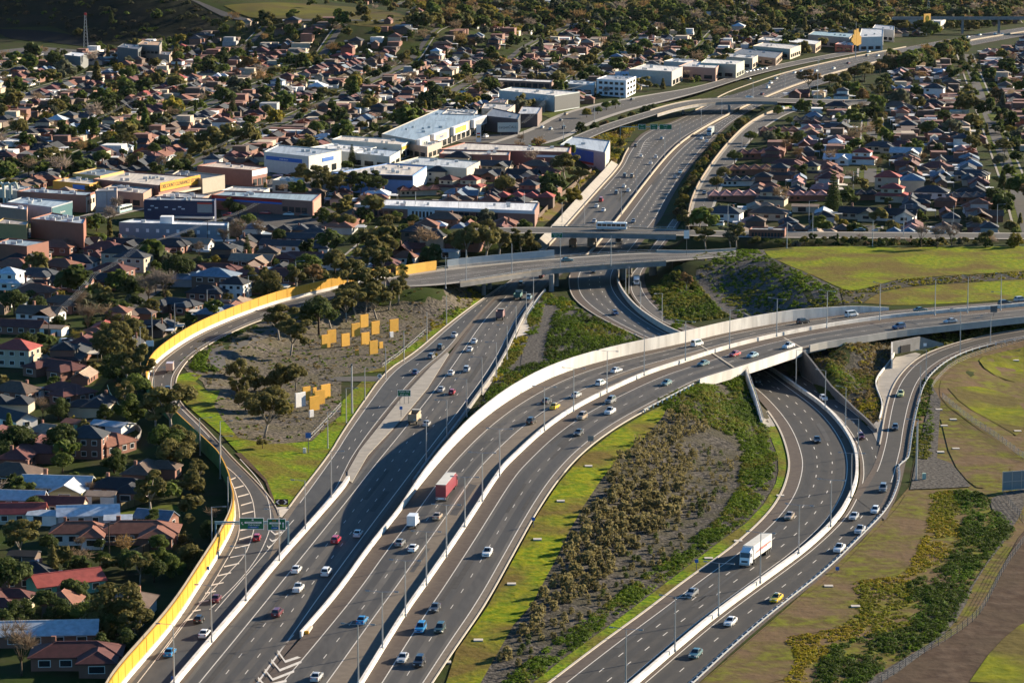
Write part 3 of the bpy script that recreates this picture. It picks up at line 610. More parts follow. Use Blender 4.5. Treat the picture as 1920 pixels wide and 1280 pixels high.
# underpass portal beside the slip road
p0 = ug(1686,690); pz = float(p0.z)
root = thing('pedestrian_tunnel', (0,0,0), 0, 'dark square underpass mouth with splayed concrete walls beside the slip road', 'tunnel')
a, b = un(1672,668,2.2), un(1724,658,2.2)
mb = MB(); d_ = (b-a); 
pc = np.array([tuple(a), tuple(b)]); wallmb(mb, pc, .5, -1, 4.6); obj('head_wall', mb, M['concrete_grey'], root)
c_ = a.lerp(b, .28); e_ = a.lerp(b, .62); pc2 = np.array([(c_.x, c_.y, 2.2), (e_.x, e_.y, 2.2)]); mb = MB(); wallmb(mb, offset(pc2, .35), .3, -.6, 2.9); obj('opening_shade', mb, M['hollow_shade'], root)  # solid dark slab painted as the shade inside the tunnel mouth
wl_ = np.array([tuple(a), tuple(un(1672,690,2.2))]); mb = MB(); wallmb(mb, wl_, .5, -1.5, np.array([4.6,2.6])); obj('wing_wall', mb, M['concrete_white'], root)
wr_ = np.array([tuple(b), tuple(un(1768,648,3.0))]); mb = MB(); wallmb(mb, wr_, .5, -1.5, np.array([4.6,.8])); obj('wing_wall', mb, M['concrete_grey'], root)
patch('footpath', q('F',(1190,715),(1300,690),(1330,700),(1235,785),(1180,870),(1150,965),(1125,1080),(1112,1195),(1085,1190),(1050,1110),(1110,1040),(1120,960),(1085,880),(1090,830),(1165,745)), M['slab'], .22, 3.0, 'pale concrete path leading to the pedestrian tunnel', sm=0)
pw = chaikin([tuple(ug(*p)) for p in q('F',(1180,700),(1160,745),(1085,830),(1075,880),(1110,960),(1115,1000),(1098,1070))], 2)
pwl = wall_thing('path_wall', pw, .3, -.3, .9, M['concrete_white'], 'low white wall between planted slope and concrete path', 'wall')
# guard rails
def guard_rail(C, label, every=4.0, maxn=100):
    C = np.asarray(C); mb = MB(); wallmb(mb, C, .10, .42, .78); o = tag(obj('guard_rail', mb, M['steel']), label, 'guard rail')
    posts_on(o, offset(C, .28), every, .85, .34, M['white'], z0=-.1, maxn=maxn)
    return o
gr = resample(chaikin(np.concatenate([offset(GR3.R, .5)[(np.array([pj(*p)[1] for p in GR3.R]) < 868)][::-1], offset(GR2.R, .5)[(np.array([pj(*p)[1] for p in GR2.R]) > 872)]]), 1), 260)
ys = np.array([pj(*p)[1] for p in gr])
guard_rail(gr[ys > 905], 'steel guard rail on white posts right of the side road', 3.6)
guard_rail(gr[ys <= 907], 'steel guard rail curving along the slip road', 4.0)
guard_rail(offset(CWI.R, .5)[(XR > 1205) & (XR < 1308)], 'short guard rail between the planted bed and the white bridge parapet', 3.5)
guard_rail(offset(cut(FW.R, y=(545,600)), .6), 'guard rail on the freeway edge near the overpass pier', 3.5)
# nose cushion at the start of the outer wall
p = un(578,1186,.1); d = math.atan2(*( (lambda a,b:(a.x-b.x, a.y-b.y))(un(566,1198), un(600,1150)) ))
t = thing('crash_cushion', (p.x, p.y, p.z), math.pi-d, 'yellow nosed crash cushion at the start of the raised curve', 'crash cushion')
mb = MB(); [mb.box((0,-1.2+k*1.1,.45), (.9,.95,.9)) for k in range(4)]; obj('cell', mb, M['concrete'], t)
mb = MB(); mb.box((0,-1.95,.5), (.95,.4,1.0)); obj('nose', mb, M['yellow_panel'], t)
# ------------------------------------------------------------------ ground covers
patch('mulch_bed', q('D',(985,720),(1090,600),(1300,590),(1460,520),(1700,450))+q('E',(280,330),(560,290),(700,320),(790,380),(690,455),(560,540),(400,690),(240,780),(0,820))+q('D',(1905,1090),(1740,1180),(1500,1200),(1330,1170),(1220,1050),(1180,960),(1130,850),(1050,800)), M['mulch_pale'], .08, 5, 'grey gravelly bed with scattered low plants inside the ramp', sm=0)
patch('grass_verge', q('D',(995,815),(1060,800),(1130,815),(1090,850),(1160,905),(1228,900),(1195,985),(1240,1060),(1330,1165),(1500,1200),(1740,1185),(1850,1080),(1905,1040),(1915,1195))+q('G',(1850,0),(1610,305),(1530,285),(1480,150),(1340,10))+q('D',(1240,1150),(1050,990),(990,930),(978,860)), M['grass_bright'], .16, 5, 'bright green grass at the fork of ramp and exit road', sm=0)
patch('grass_strip', q('E',(0,965),(130,835),(285,828),(230,905),(100,1010),(0,1140)), M['grass_bright'], .16, 4, 'bright grass strip beside the exit road', sm=0)
patch('grass_strip', q('E',(130,805),(220,775),(460,600),(560,530),(585,480),(640,450),(720,400),(770,370),(820,360),(690,462),(550,572),(400,702),(250,792)), M['grass_bright'], .16, 4, 'green grass strip beside the exit road under the overpass', sm=0)
patch('dirt_strip', q('G',(1310,0),(1345,0),(1490,150),(1535,270),(1520,270),(1480,160)), M['dirt'], .2, 4, 'bare dirt edge of the ramp', sm=0)
patch('access_track', q('D',(1150,720),(1200,660),(1330,640),(1500,560),(1700,470),(1720,500),(1450,620),(1290,680),(1240,740),(1330,800),(1250,790),(1180,760)), M['street'], .14, 4, 'grey track looping through the mulch bed', sm=1)
patch('access_track', q('E',(-130,835),(0,825),(130,822),(290,822),(410,700),(440,720),(300,850),(-20,850)), M['street'], .2, 4, 'grey service track crossing the grass', sm=0)
patch('gore_slab', q('G',(1540,300),(1620,303),(1575,360),(1555,355)), M['concrete'], .2, 2, 'pale concrete tip of the grass', sm=0)
# centre wedge between freeway and inbound road
patch('gravel_bed', q('E',(1100,400),(1250,420),(1330,440),(1440,500),(1700,630),(1500,700),(1250,780),(1000,930),(720,1090),(620,1180),(790,950),(960,720),(1050,560)), M['gravel'], .1, 5, 'gravel bed between freeway and inbound road', sm=0)
patch('footpath', q('E',(1110,440),(1190,445),(1140,600),(1140,740),(1000,760),(1010,690),(1050,600)), M['gravel'], .2, 4, 'pale path in the middle of the planted wedge', sm=0)
patch('concrete_apron', q('E',(1030,490),(1060,580),(985,600),(920,720),(850,840),(790,930),(780,915),(930,690),(985,580),(1000,540)), M['concrete'], .16, 3, 'concrete edge beside the freeway wall', sm=0)
# planted bed inside the curve
patch('planting_bed', [(830,1300),(858,1215),(912,1138),(966,1040),(1006,966),(1047,905),(1090,856),(1147,812),(1211,775),(1284,738),(1350,712),(1396,700),(1416,745),(1440,772),(1462,815),(1475,857),(1475,884),(1462,924),(1435,962),(1386,1007),(1342,1041),(1276,1087),(1207,1141),(1132,1194),(1026,1276),(1000,1300)], M['mulch'], .1, 5, 'large gravelly planting bed inside the curve', sm=0)
patch('grass_strip', [(830,1300)]+[(855,1222),(914,1138),(968,1040),(1008,966),(1049,905),(1092,856),(1149,812),(1213,775),(1252,757)]+q('E',(1800,1040),(1700,1160))+q('H',(1560,10),(1450,150),(1350,300),(1270,440),(1200,590),(1130,720),(1060,850),(960,960),(870,1120),(790,1260),(770,1300)), M['grass_field'], .2, 4, 'yellow green grass strip along the inner carriageway', sm=0)
patch('grass_strip', q('H',(1160,1278),(1480,1036),(1700,876),(1905,716))+q('I',(200,576),(328,478),(478,336),(556,218),(597,100),(597,0))+q('F',(596,1270),(556,1142),(500,1045),(470,1110),(525,1250))+q('I',(530,10),(535,100),(520,170),(450,290),(350,395),(200,500),(0,655))+q('H',(1905,655),(1700,810),(1480,975),(1250,1140),(1060,1290)), M['grass_bright'], .2, 4, 'green grass strip between hedge and underpass road', sm=0)
patch('concrete_apron', q('F',(428,1000),(470,1020),(520,1100),(470,1110),(440,1080)), M['slab'], .26, 2, 'concrete apron at the foot of the wing wall', sm=0)
# mound
patch('grass_field', q('F',(420,112),(900,104),(1905,98),(2100,98),(2100,232),(1905,235),(1500,258),(1200,280),(1060,320),(950,345),(880,330),(700,245),(560,192),(470,150)), M['grass_field'], .12, 7, 'broad yellow green grass field on top of the mound', sm=1)
patch('grass_field', q('F',(1010,412),(1060,375),(1130,345),(1300,318),(1905,280),(2100,270),(2100,370),(1905,385),(1600,410),(1210,428)), M['grass_field'], .12, 7, 'lower strip of grass beside the raised road', sm=1)
patch('scrub_bed', q('F',(880,335),(950,350),(1060,325),(1200,284),(1500,262),(1905,238),(2100,235),(2100,268),(1905,278),(1300,315),(1130,342),(1060,372),(1005,410),(900,420)), M['mulch'], .1, 6, 'scrubby stony strip between the two grass fields', sm=0)
patch('batter_bed', q('F',(-60,170),(60,160),(300,115),(420,115),(470,150),(560,195),(700,248),(870,333),(890,415),(800,455),(560,490),(330,510),(250,490),(100,330),(0,250),(-60,230)), M['gravel'], .1, 5, 'stony dark slope on the side of the mound', sm=0)
# slope right of the bridge, roadside lands at lower right
patch('slope_bed', q('F',(705,672),(1000,615),(1165,590),(1165,700),(1160,745),(1085,830),(1075,880),(1112,960),(1100,1070),(1050,1100),(940,990),(850,890),(780,780)), M['mulch'], .1, 4, 'planted slope right of the underpass', sm=0)
patch('grass_field', q('I',(105,1285),(330,1090),(570,885),(840,680),(1020,490),(1185,325),(1262,205),(1392,225),(1380,400),(1290,600),(1210,690),(940,715),(985,870),(990,930),(880,985),(530,1030),(640,1140),(560,1300)), M['grass_dry'], .2, 5, 'dry brownish grass strip beside the guard rail', sm=1)
patch('dirt_field', q('I',(1000,1300),(1250,1130),(1520,1020),(1680,880),(1780,640),(1905,420),(2000,380),(2000,1320)), M['dirt'], .2, 6, 'bare brown dirt with wheel tracks', sm=1)
patch('grass_patch', q('I',(1600,1280),(1740,1080),(1920,930),(2000,960),(2000,1300)), M['grass_mix'], .3, 6, 'dry grass in the dirt corner', sm=1)
patch('dirt_track', q('I',(1905,200),(1780,230),(1690,270),(1840,440),(1640,700),(1560,900),(1420,1060),(1120,1290),(1000,1290),(1180,1180),(1420,1050),(1530,860),(1600,760),(1760,520),(1905,330)), M['gravel'], .26, 5, 'stony track beside the wire fence', sm=1)
patch('rough_field', q('F',(1905,640),(1760,680),(1560,740),(1480,800),(1430,860),(1440,960),(1600,1080),(1905,1290))+q('I',(2000,300),(1905,200),(1800,220)), M['grass_dry'], .18, 6, 'patchy grass and dirt field right of the slip road', sm=1)
patch('grass_patch', q('F',(1905,660),(1780,690),(1640,720),(1700,800),(1905,870)), M['grass_mix'], .28, 6, 'greener patch in the rough field', sm=1)
patch('grass_patch', q('F',(1480,890),(1700,880),(1905,960),(1905,1180),(1740,1080),(1560,980)), M['grass_mix'], .28, 6, 'yellow grass before the wire fence', sm=1)
patch('grass_patch', q('F',(1440,1060),(1620,1100),(1905,1285))+q('I',(1860,60),(1700,200),(1620,190),(1500,50)), M['grass_dry'], .26, 6, 'worn grass inside the fence corner', sm=1)
patch('gravel_patch', q('F',(1395,880),(1440,960),(1420,1280))+q('I',(1500,60),(1610,190),(1270,205),(1300,60)), M['gravel'], .3, 4, 'grey gravel by the green cabinet', sm=0)
patch('rough_ground', q('I',(60,1310),(560,880),(1000,490),(1262,190),(1300,0))+q('F',(1290,1000),(1380,830),(1560,710),(1750,650),(1905,585),(3600,420),(3900,900))+q('I',(3600,1330)), M['grass_dry'], .1, 6, 'rough dry grassland in the lower right', sm=0)
# suburbs: verges, parks, yards
patch('asphalt_yard', q('A',(1230,1180),(1480,1150),(1800,1150),(1905,1200),(1905,1290),(1270,1290)), M['street'], .15, 6, 'asphalt car park below the blue and red building', sm=0)
patch('asphalt_yard', q('A',(1480,1000),(1850,985),(1905,1020),(1840,1070),(1500,1060)), M['street'], .15, 6, 'small yard by the brick store', sm=0)
patch('asphalt_yard', q('B',(540,780),(1010,740),(1060,790),(700,800)), M['street'], .15, 6, 'car yard before the showrooms', sm=0)
patch('suburban_street', q('D',(690,420),(830,330),(960,230),(1010,250),(880,360),(740,450)), M['street'], .15, 5, 'side street by the yellow wall', sm=0)
patch('suburban_street', q('D',(200,730),(400,600),(480,620),(420,680),(260,780)), M['street'], .15, 5, 'side street with a parked white car', sm=0)
patch('park_lawn', q('D',(370,860),(560,760),(640,800),(560,900),(420,1060),(360,1000)), M['verge'], .15, 5, 'lawn behind the red roofed houses', sm=1)
patch('park_lawn', q('G',(600,350),(960,270),(1020,330),(1000,520),(820,640),(760,600),(960,400),(700,400)), M['verge'], .15, 4, 'sunny lawn beside the tiled brick house', sm=1)
patch('park_lawn', q('A',(640,660),(840,560),(890,590),(700,690)), M['verge'], .2, 6, 'sunlit lawn strip in the suburb', sm=0)
patch('park_lawn', q('C',(1700,640),(1905,610),(1960,640),(1905,660),(1730,690)), M['verge'], .2, 8, 'small bright park on the right', sm=1)
patch('park_lawn', q('B',(1110,640),(1340,605),(1560,590),(1420,680),(1270,700)), M['verge'], .2, 6, 'grass beside the road before the far bridge', sm=0)
patch('park_lawn', q('B',(1730,640),(1830,605),(1860,625),(1790,655)), M['grass_bright'], .25, 6, 'green circle inside the loop ramp', sm=1)
patch('park_lawn', q('C',(560,600),(650,570),(800,590),(700,605)), M['grass_bright'], .25, 8, 'grass wedge by the far junction', sm=1)
patch('grass_batter', q('B',(1085,1240),(1250,1090),(1450,940),(1545,880),(1530,940),(1400,1060),(1200,1230)), M['grass_dry'], .1, 6, 'dry grassy slope above the freeway', sm=0)
patch('grass_hilltop', q('A',(1250,35),(1400,22),(1700,20),(2000,40),(2250,80),(2330,130),(2250,150),(2050,160),(1850,128),(1700,106),(1420,106),(1330,75)), mat('hill_grass', (.075,.075,.018), .95, (.11,.105,.016), .06, 8, (.07,.052,.024), .02, bump=.6, spec=.04), .3, 14, 'sunlit grass on the far hill', sm=1)
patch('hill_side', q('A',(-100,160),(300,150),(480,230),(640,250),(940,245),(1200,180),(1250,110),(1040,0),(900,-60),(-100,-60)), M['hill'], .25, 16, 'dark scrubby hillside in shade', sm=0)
patch('pond', q('A',(0,165),(230,172),(420,200),(640,255),(560,270),(300,240),(100,225),(0,200)), M['water'], .35, 14, 'dark pond below the hill', sm=1)
patch('hill_road', q('A',(1060,0),(1110,10),(1300,85),(1420,112),(1800,112),(2200,122),(2200,130),(1700,122),(1400,122),(1230,90)), M['street'], .4, 14, 'pale road winding round the far hill', sm=0)
patch('quarry_road', q('A',(-20,285),(200,262),(480,285),(660,268),(660,280),(400,305),(60,325),(-20,325)), M['street'], .3, 14, 'pale road near the pond', sm=0)
# ------------------------------------------------------------------ labels that single things out
ORD = ['nearest','second nearest','third nearest','fourth nearest','fifth nearest','sixth nearest','seventh nearest','eighth nearest','ninth nearest','tenth nearest','eleventh nearest','twelfth nearest','thirteenth nearest','fourteenth nearest','fifteenth nearest','sixteenth nearest','seventeenth nearest','eighteenth nearest','nineteenth nearest','twentieth nearest']
def ordn(i): return ORD[i] if i < len(ORD) else '%dth nearest' % (i+1)
PEND = []
def later(o, look, place, key=None): PEND.append((o, look, place, key))
def settle():
    G = {}
    for o, look, place, key in PEND: G.setdefault((look, place), []).append(o)
    for (look, place), L in G.items():
        L.sort(key=lambda o: -pj(*o.location)[1])
        for i, o in enumerate(L): o['label'] = f'{look} {place}' if len(L) == 1 else f'{look} {place}, {ordn(i)} of {len(L)}'
    PEND.clear()
# ------------------------------------------------------------------ light poles
def zr(r, px, py, add=0.0):
    z = 0.0
    for _ in range(5):
        w_ = un(px, py, z); i = int(np.argmin(np.hypot(r.C[:,0]-w_.x, r.C[:,1]-w_.y))); z = float(r.C[i,2])+add
    return un(px, py, z), i
def heading(r, i):
    a, b = r.C[max(i-1,0)], r.C[min(i+1, r.N-1)]; return math.atan2(b[1]-a[1], b[0]-a[0])-math.pi/2
def copy_tree(o, parent=None):
    c = o.copy(); COL.objects.link(c)
    if parent: c.parent = parent
    for ch in list(o.children): copy_tree(ch, c)
    return c
PROTO = {}
def pole_proto(kind, h):
    k = (kind, h)
    if k in PROTO: return PROTO[k], False
    t = thing('light_pole', (0,0,0))
    mb = MB(); mb.tube((0,0,-.3), (0,0,h), .17, .09, 8); mb.tube((0,0,-.3), (0,0,.25), .28, .26, 8); obj('pole', mb, M['steel'], t)
    dirs = {'double':(-1,1), 'left':(-1,), 'right':(1,), 'none':()}[kind]
    for s in dirs:
        mb = MB(); mb.tube((0,0,h-.05), (s*2.6,0,h+.12), .055, .045, 5); obj('arm', mb, M['steel'], t)
        mb = MB(); mb.tube((s*2.5,0,h+.10), (s*3.4,0,h+.15), .13, .10, 6); mb.box((s*2.95,0,h+.04), (.8,.3,.08)); obj('lamp', mb, M['steel'], t)
    PROTO[k] = t; return t, True
def pole(p, rz, kind, h, group, look, place):
    t, new = pole_proto(kind, h); o = t if new else copy_tree(t)
    o.location = p; o.rotation_euler = (0,0,rz); o['category'] = 'light pole'; o['group'] = group; later(o, look, place); return o
for p in q('H', (95,1278),(230,1083),(358,898),(475,727),(587,568),(690,404),(787,260),(884,118))+q('E',(1133,1118),(1297,1008),(1483,905),(1690,810))+q('F',(15,727),(262,658),(525,592),(805,545),(1100,500),(1408,475),(1590,460),(1775,446)):
    w_, i = zr(CWL, p[0], p[1], 1.1); pole(w_, heading(CWL, i), 'double', 11.5, 'double lamp posts along the curve', 'tall double armed light pole', 'on the raised curve median')
for p in q('G',(972,1278),(1182,1045),(1373,815),(1560,592),(1705,418),(1850,243)):
    w_ = un(p[0], p[1], 1.1); pole(w_, heading(FW, 5), 'right' if p[0] > 600 else 'left', 11.5, 'lamp posts on the freeway barrier', 'single armed light pole', 'on the barrier left of the freeway')
for p in q('E',(475,1285),(590,1165),(700,1040),(785,910),(865,822),(925,720),(975,605),(1032,520),(1072,435)):
    w_ = un(p[0], p[1], .5); pole(w_, heading(FW, 60), 'left', 10.5, 'lamp posts on the freeway right edge', 'slim light pole', 'right of the freeway')
for p in q('E',(28,1082),(132,960),(248,838),(350,742),(478,632),(587,532))+q('D',(1830,1222),(1232,1278)):
    pole(ug(*p), 0, 'none' if p[1] < 740 else 'right', 10, 'slim poles on the grass strips', 'slim grey light pole', 'on the grass left of the exit road')
for p in q('E',(583,325),(697,285),(952,250),(1223,218),(1505,200)):
    w_ = un(p[0], p[1], 7.6); pole(w_, .9, 'none', 11, 'lamp posts of the overpass', 'tall light pole', 'on the overpass bridge')
for p in q('E',(1587,372),(1605,360),(1670,450),(1790,520)): pole(ug(*p), 0.6, 'left' if p[0] > 1190 else 'none', 10, 'lamp posts of the curved exit', 'light pole', 'beside the curved grey wall')
for p in q('F',(15,560),(57,552),(525,470)): pass
for p in q('F',(632,875),(795,1000),(908,1100)): pole(zr(GR1, *p, 1.1)[0] if False else un(p[0],p[1],.8), -.7, 'right' if p[0] < 1500 else 'left', 11, 'lamp posts by the underpass', 'single armed light pole', 'on the barrier at the underpass mouth')
for p in q('I',(940,243),(826,402),(648,552),(433,716),(200,897))+q('H',(1862,1098),(1588,1290)):
    w_ = un(p[0], p[1], 1.1); i = int(np.argmin(np.hypot(GR1.R[:,0]-w_.x, GR1.R[:,1]-w_.y))); pole(w_, heading(GR1, i)+math.pi, 'double', 11, 'lamp posts between underpass road and side road', 'double armed light pole', 'beside the underpass road')
for p in q('F',(1548,700),(1357,868),(1310,1275),(1325,960),(978,1275)): pole(ug(*p), .2, 'left', 10.5, 'lamp posts along the slip road', 'light pole', 'beside the slip road')
for p in q('F',(58,560),(263,560)): pass
for p in q('F',(1717,640),(1775,500),(1548,600)): pole(ug(*p), 0, 'left', 9, 'lamp posts right of the raised road', 'short light pole', 'near the pedestrian tunnel')
for p in q('B',(1563,1195),(1648,1075),(1727,975),(1805,880),(1890,800)): 
    w_ = un(p[0], p[1], 1.1); pole(w_, heading(FW, FW.N-40), 'none', 11, 'lamp posts of the upper freeway', 'thin light pole', 'on the median of the upper freeway')
for p in q('C',(103,712),(218,650),(392,548),(570,492),(760,420)): pole(ug(*p), 0, 'double', 11, 'far lamp posts of the freeway', 'thin double armed light pole', 'by the far freeway')
for p in q('C',(752,575),(965,322)): pole(ug(*p), 0, 'none', 26, 'high masts by the far junction', 'very tall grey mast', 'by the far junction')
for p in q('D',(977,580),(1158,498),(1388,415),(1652,330),(850,632),(785,722),(1117,1260),(860,965)): pole(ug(*p), .15, 'right', 10, 'lamp posts behind the yellow wall', 'grey light pole', 'beside the yellow wall')
for p in q('G',(1275,380),(1185,560),(1230,140)): pole(ug(*p), 0, 'right', 11, 'lamp posts left of the wall', 'grey light pole', 'left of the yellow wall near the gantry')
for p in q('B',(415,1200),(1021,1200),(655,1230),(1232,1260),(1555,600),(1413,690),(1357,1255),(1240,790)): pole(ug(*p), 0, 'none', 10, 'poles in the shopping strip', 'thin grey pole', 'near the shops')
for p in q('C',(252,1260),(705,1240),(1240,1260),(1510,1270),(1755,1260),(952,1070),(330,850)): pole(ug(*p), 0, 'right', 9, 'poles among the right hand houses', 'pale street pole', 'among the houses right of the freeway')
for p in q('F',(582,105),(1060,95),(1500,95),(725,45),(1232,40)): pole(ug(*p), 0, 'right', 10, 'poles along the cross road', 'thin street light pole', 'behind the grass mound')
# ------------------------------------------------------------------ signs
def text(s, parent, loc, size, m, name='lettering', align='CENTER', rx=math.pi/2, rz=0.0):
    c = bpy.data.curves.new(name, 'FONT'); c.body = s; c.size = size; c.align_x = align; c.align_y = 'CENTER'; c.extrude = .01; c.materials.append(m)
    o = bpy.data.objects.new(name, c); COL.objects.link(o); o.parent = parent; o.location = loc; o.rotation_euler = (rx, 0, rz); return o
def board(parent, name, x0, x1, z0, z1, y, m, rim=None):
    mb = MB(); mb.box(((x0+x1)/2, y, (z0+z1)/2), (x1-x0, .1, z1-z0)); o = obj(name, mb, m, parent)
    if rim:
        mb = MB(); e = .1
        for a in ((x0-e,x1+e,z1,z1+e),(x0-e,x1+e,z0-e,z0),(x0-e,x0,z0,z1),(x1,x1+e,z0,z1)): mb.box(((a[0]+a[1])/2, y-.01, (a[2]+a[3])/2), (a[1]-a[0], .12, a[3]-a[2]))
        obj('border', mb, rim, o)
    return o
gl, gr_ = un(404, 979, 6.4), un(538, 985, 6.4)
t = thing('sign_gantry', (gl.x, gl.y, 0), math.atan2(gr_.y-gl.y, gr_.x-gl.x), 'overhead gantry with two green direction signs above the ramp', 'sign gantry')
W_ = (gr_-gl).length
# the two boards face the camera side of the road: set the gantry square to the traffic
t.rotation_euler.z = 0; W_ = gr_.x-gl.x
for x in (0, W_): mb = MB(); mb.box((x,.3,3), (.35,.35,6.8)); mb.box((x,.9,2.9), (.25,.25,6.4)); [mb.tube((x,.3,k), (x,.9,k+1.2), .06, n=4) for k in (.2,1.4,2.6,3.8,5)]; obj('post', mb, M['teal_steel'], t)
mb = MB(); mb.box((W_/2,.3,6.4), (W_+.4,.4,.4)); mb.box((W_/2,.6,5.9), (W_+.2,.15,.15)); obj('beam', mb, M['teal_steel'], t)
sx = W_/134.0
def sxp(px): return (px-404)*sx
b1 = board(t, 'sign', sxp(449), sxp(492.5), 4.9, 7.4, 0, M['sign_green'], M['sign_white'])
c = (sxp(449)+sxp(492.5))/2; wd = sxp(492.5)-sxp(449)
mb = MB(); mb.box((c+.35,-.08,6.4), (wd*.72,.04,.42)); obj('name_panel', mb, M['sign_white'], b1); text('TULLAMARINE FWY', b1, (c+.35,-.12,6.4), .36, M['sign_green'])
text('Melb Airport', b1, (c+.55,-.08,5.86), .5, M['sign_white'])
mb = MB(); mb.box((c+.35,-.08,5.3), (wd*.45,.04,.38)); obj('name_panel', mb, M['sign_blue'], b1); text('T  Essendon', b1, (c+.35,-.12,5.3), .32, M['sign_white'])
mb = MB(); mb.prism([(c+.05,-.1),(c+.45,-.1),(c+.45,-.06),(c+.05,-.06)], 6.85, 7.2); obj('route_shield', mb, M['sign_white'], b1)
mb = MB(); x = sxp(449)+.35; mb.add([(x,-.08,6.5),(x+.35,-.08,6.5),(x+.12,-.08,6.28),(x+.5,-.08,5.95),(x+.38,-.08,5.83),(x,-.08,6.16)], [(0,5,4,3,2,1)]); obj('arrow', mb, M['sign_white'], b1)
b2 = board(t, 'sign', sxp(501), sxp(533), 4.7, 7.2, 0, M['sign_green'], M['sign_white'])
c = (sxp(501)+sxp(533))/2; wd = sxp(533)-sxp(501)
text('M79', b2, (c-.55,-.08,6.82), .5, M['sign_orange']); mb = MB(); mb.box((c+.55,-.08,6.82), (.45,.04,.4)); obj('route_shield', mb, M['sign_blue'], b2)
mb = MB(); mb.box((c-.35,-.08,6.25), (wd*.66,.04,.4)); obj('name_panel', mb, M['sign_white'], b2); text('CALDER FWY', b2, (c-.35,-.12,6.25), .34, M['sign_green'])
text('Bendigo', b2, (c-.3,-.08,5.7), .5, M['sign_white'])
mb = MB(); mb.box((c-.3,-.08,5.12), (wd*.45,.04,.38)); obj('name_panel', mb, M['sign_blue'], b2); text('Keilor', b2, (c-.3,-.12,5.12), .3, M['sign_white'])
mb = MB(); x = sxp(533)-.5; mb.add([(x-.09,-.08,5.2),(x+.09,-.08,5.2),(x+.09,-.08,6.1),(x+.28,-.08,6.1),(x,-.08,6.55),(x-.28,-.08,6.1),(x-.09,-.08,6.1)], [(0,1,2,3,4,5,6)]); obj('arrow', mb, M['sign_white'], b2)
def ground_sign(p, wd, z0, z1, m, lines, label, rz=0, legs=2, rim=None, cat='road sign', lm=None, name='road_sign'):
    t = thing(name, p, rz, label, cat)
    b = board(t, 'board', -wd/2, wd/2, z0, z1, 0, m, rim)
    for k in range(legs):
        x = 0 if legs == 1 else -wd/2*.7+wd*.7*k/(legs-1); mb = MB(); mb.tube((x,.12,-.3), (x,.12,z1-.1), .07 if legs > 1 else .09, n=6); obj('post', mb, M['steel_dark'], t)
    n = len(lines)
    for i, (s, sz) in enumerate(lines): text(s, b, (0,-.07, z1-(z1-z0)*(i+.5)/n), sz, lm or M['sign_white'])
    return t
ground_sign(un(758,757.5), 3.6, 2.4, 4.1, M['sign_green'], [('Keilor Rd',.72),('EXIT 1km',.55)], 'green Keilor Rd exit sign on three legs on the painted island', legs=3, rim=M['sign_white'])
ground_sign(un(752,782), .75, 2.3, 3.1, M['sign_blue'], [], 'small blue and white square sign at the tip of the painted island', legs=1, rim=M['sign_white'])
ground_sign(ug(712,718), .1, 0, .1, M['steel'], [], 'x', legs=1) if False else None
t = thing('round_sign', ug(712,716), 0, 'round white disc sign in the grass by the service track', 'road sign')
mb = MB(); mb.tube((0,-.05,1.8), (0,.0,1.8), .7, n=20); obj('disc', mb, M['sign_white'], t); mb = MB(); mb.tube((0,-.08,1.8), (0,-.06,1.8), .42, n=16); obj('symbol', mb, M['concrete_grey'], t); mb = MB(); mb.tube((0,.05,-.2), (0,.05,1.6), .06); obj('post', mb, M['steel_dark'], t)
for (p, m_, lb, wd, zz_) in ((q1('H',1072,418),'sign_blue','small blue sign on a black post in the grass beside the inner carriageway',.8,1.9),(q1('I',77,655),'sign_blue','small blue sign beside the white truck on the grass strip',.8,1.9),(q1('I',863,665),'sign_blue','small blue sign behind the guard rail',.8,.6),(q1('G',1158,680),'sign_blue','small blue square sign in front of the yellow wall',.9,1.2),(q1('G',968,1278),'sign_blue','blue sign strapped low on a lamp post at the bottom edge',.9,.4),(q1('D',1722,1250),'sign_blue','tall dark blue information sign in the grass fork',1.5,4.2),(q1('E',1392,1215),'concrete_grey','grey sign back beside the inner carriageway kerb',1.5,1.6),(q1('E',700,985),'sign_blue','tiny blue sign on the freeway wall',.7,1.2),(q1('F',1735,520),'steel_dark','dark sign back beside the raised road',2.2,3.4),(q1('F',1352,680),'sign_white','white sign inside the pedestrian path',1.0,1.6)):
    ground_sign(ug(*p), wd, zz_, zz_+wd*.95, M[m_], [], lb, legs=1)
ground_sign(ug(*q1('D',838,712)), 2.4, 3.4, 5.2, M['white'], [], 'white sign back above the yellow wall at the ramp bend', legs=2)
# black and white arrow board at the tip of the grass
p = ug(*q1('G',1572,296)); t = thing('arrow_board', p, 0, 'black and white double arrow board at the tip of the grass fork', 'road sign')
board(t, 'board', -1.6, 1.6, .5, 1.9, 0, M['black']); mb = MB()
for s in (-1, 1): mb.add([(s*1.45,-.08,1.2),(s*.75,-.08,.62),(s*.45,-.08,.62),(s*.95,-.08,1.2),(s*.45,-.08,1.78),(s*.75,-.08,1.78)], [(0,1,2,3,4,5)] if s < 0 else [(5,4,3,2,1,0)])
obj('arrows', mb, M['sign_white'], t); mb = MB(); [mb.tube((x,.1,-.2), (x,.1,1.4), .05) for x in (-1,1)]; obj('post', mb, M['steel_dark'], t)
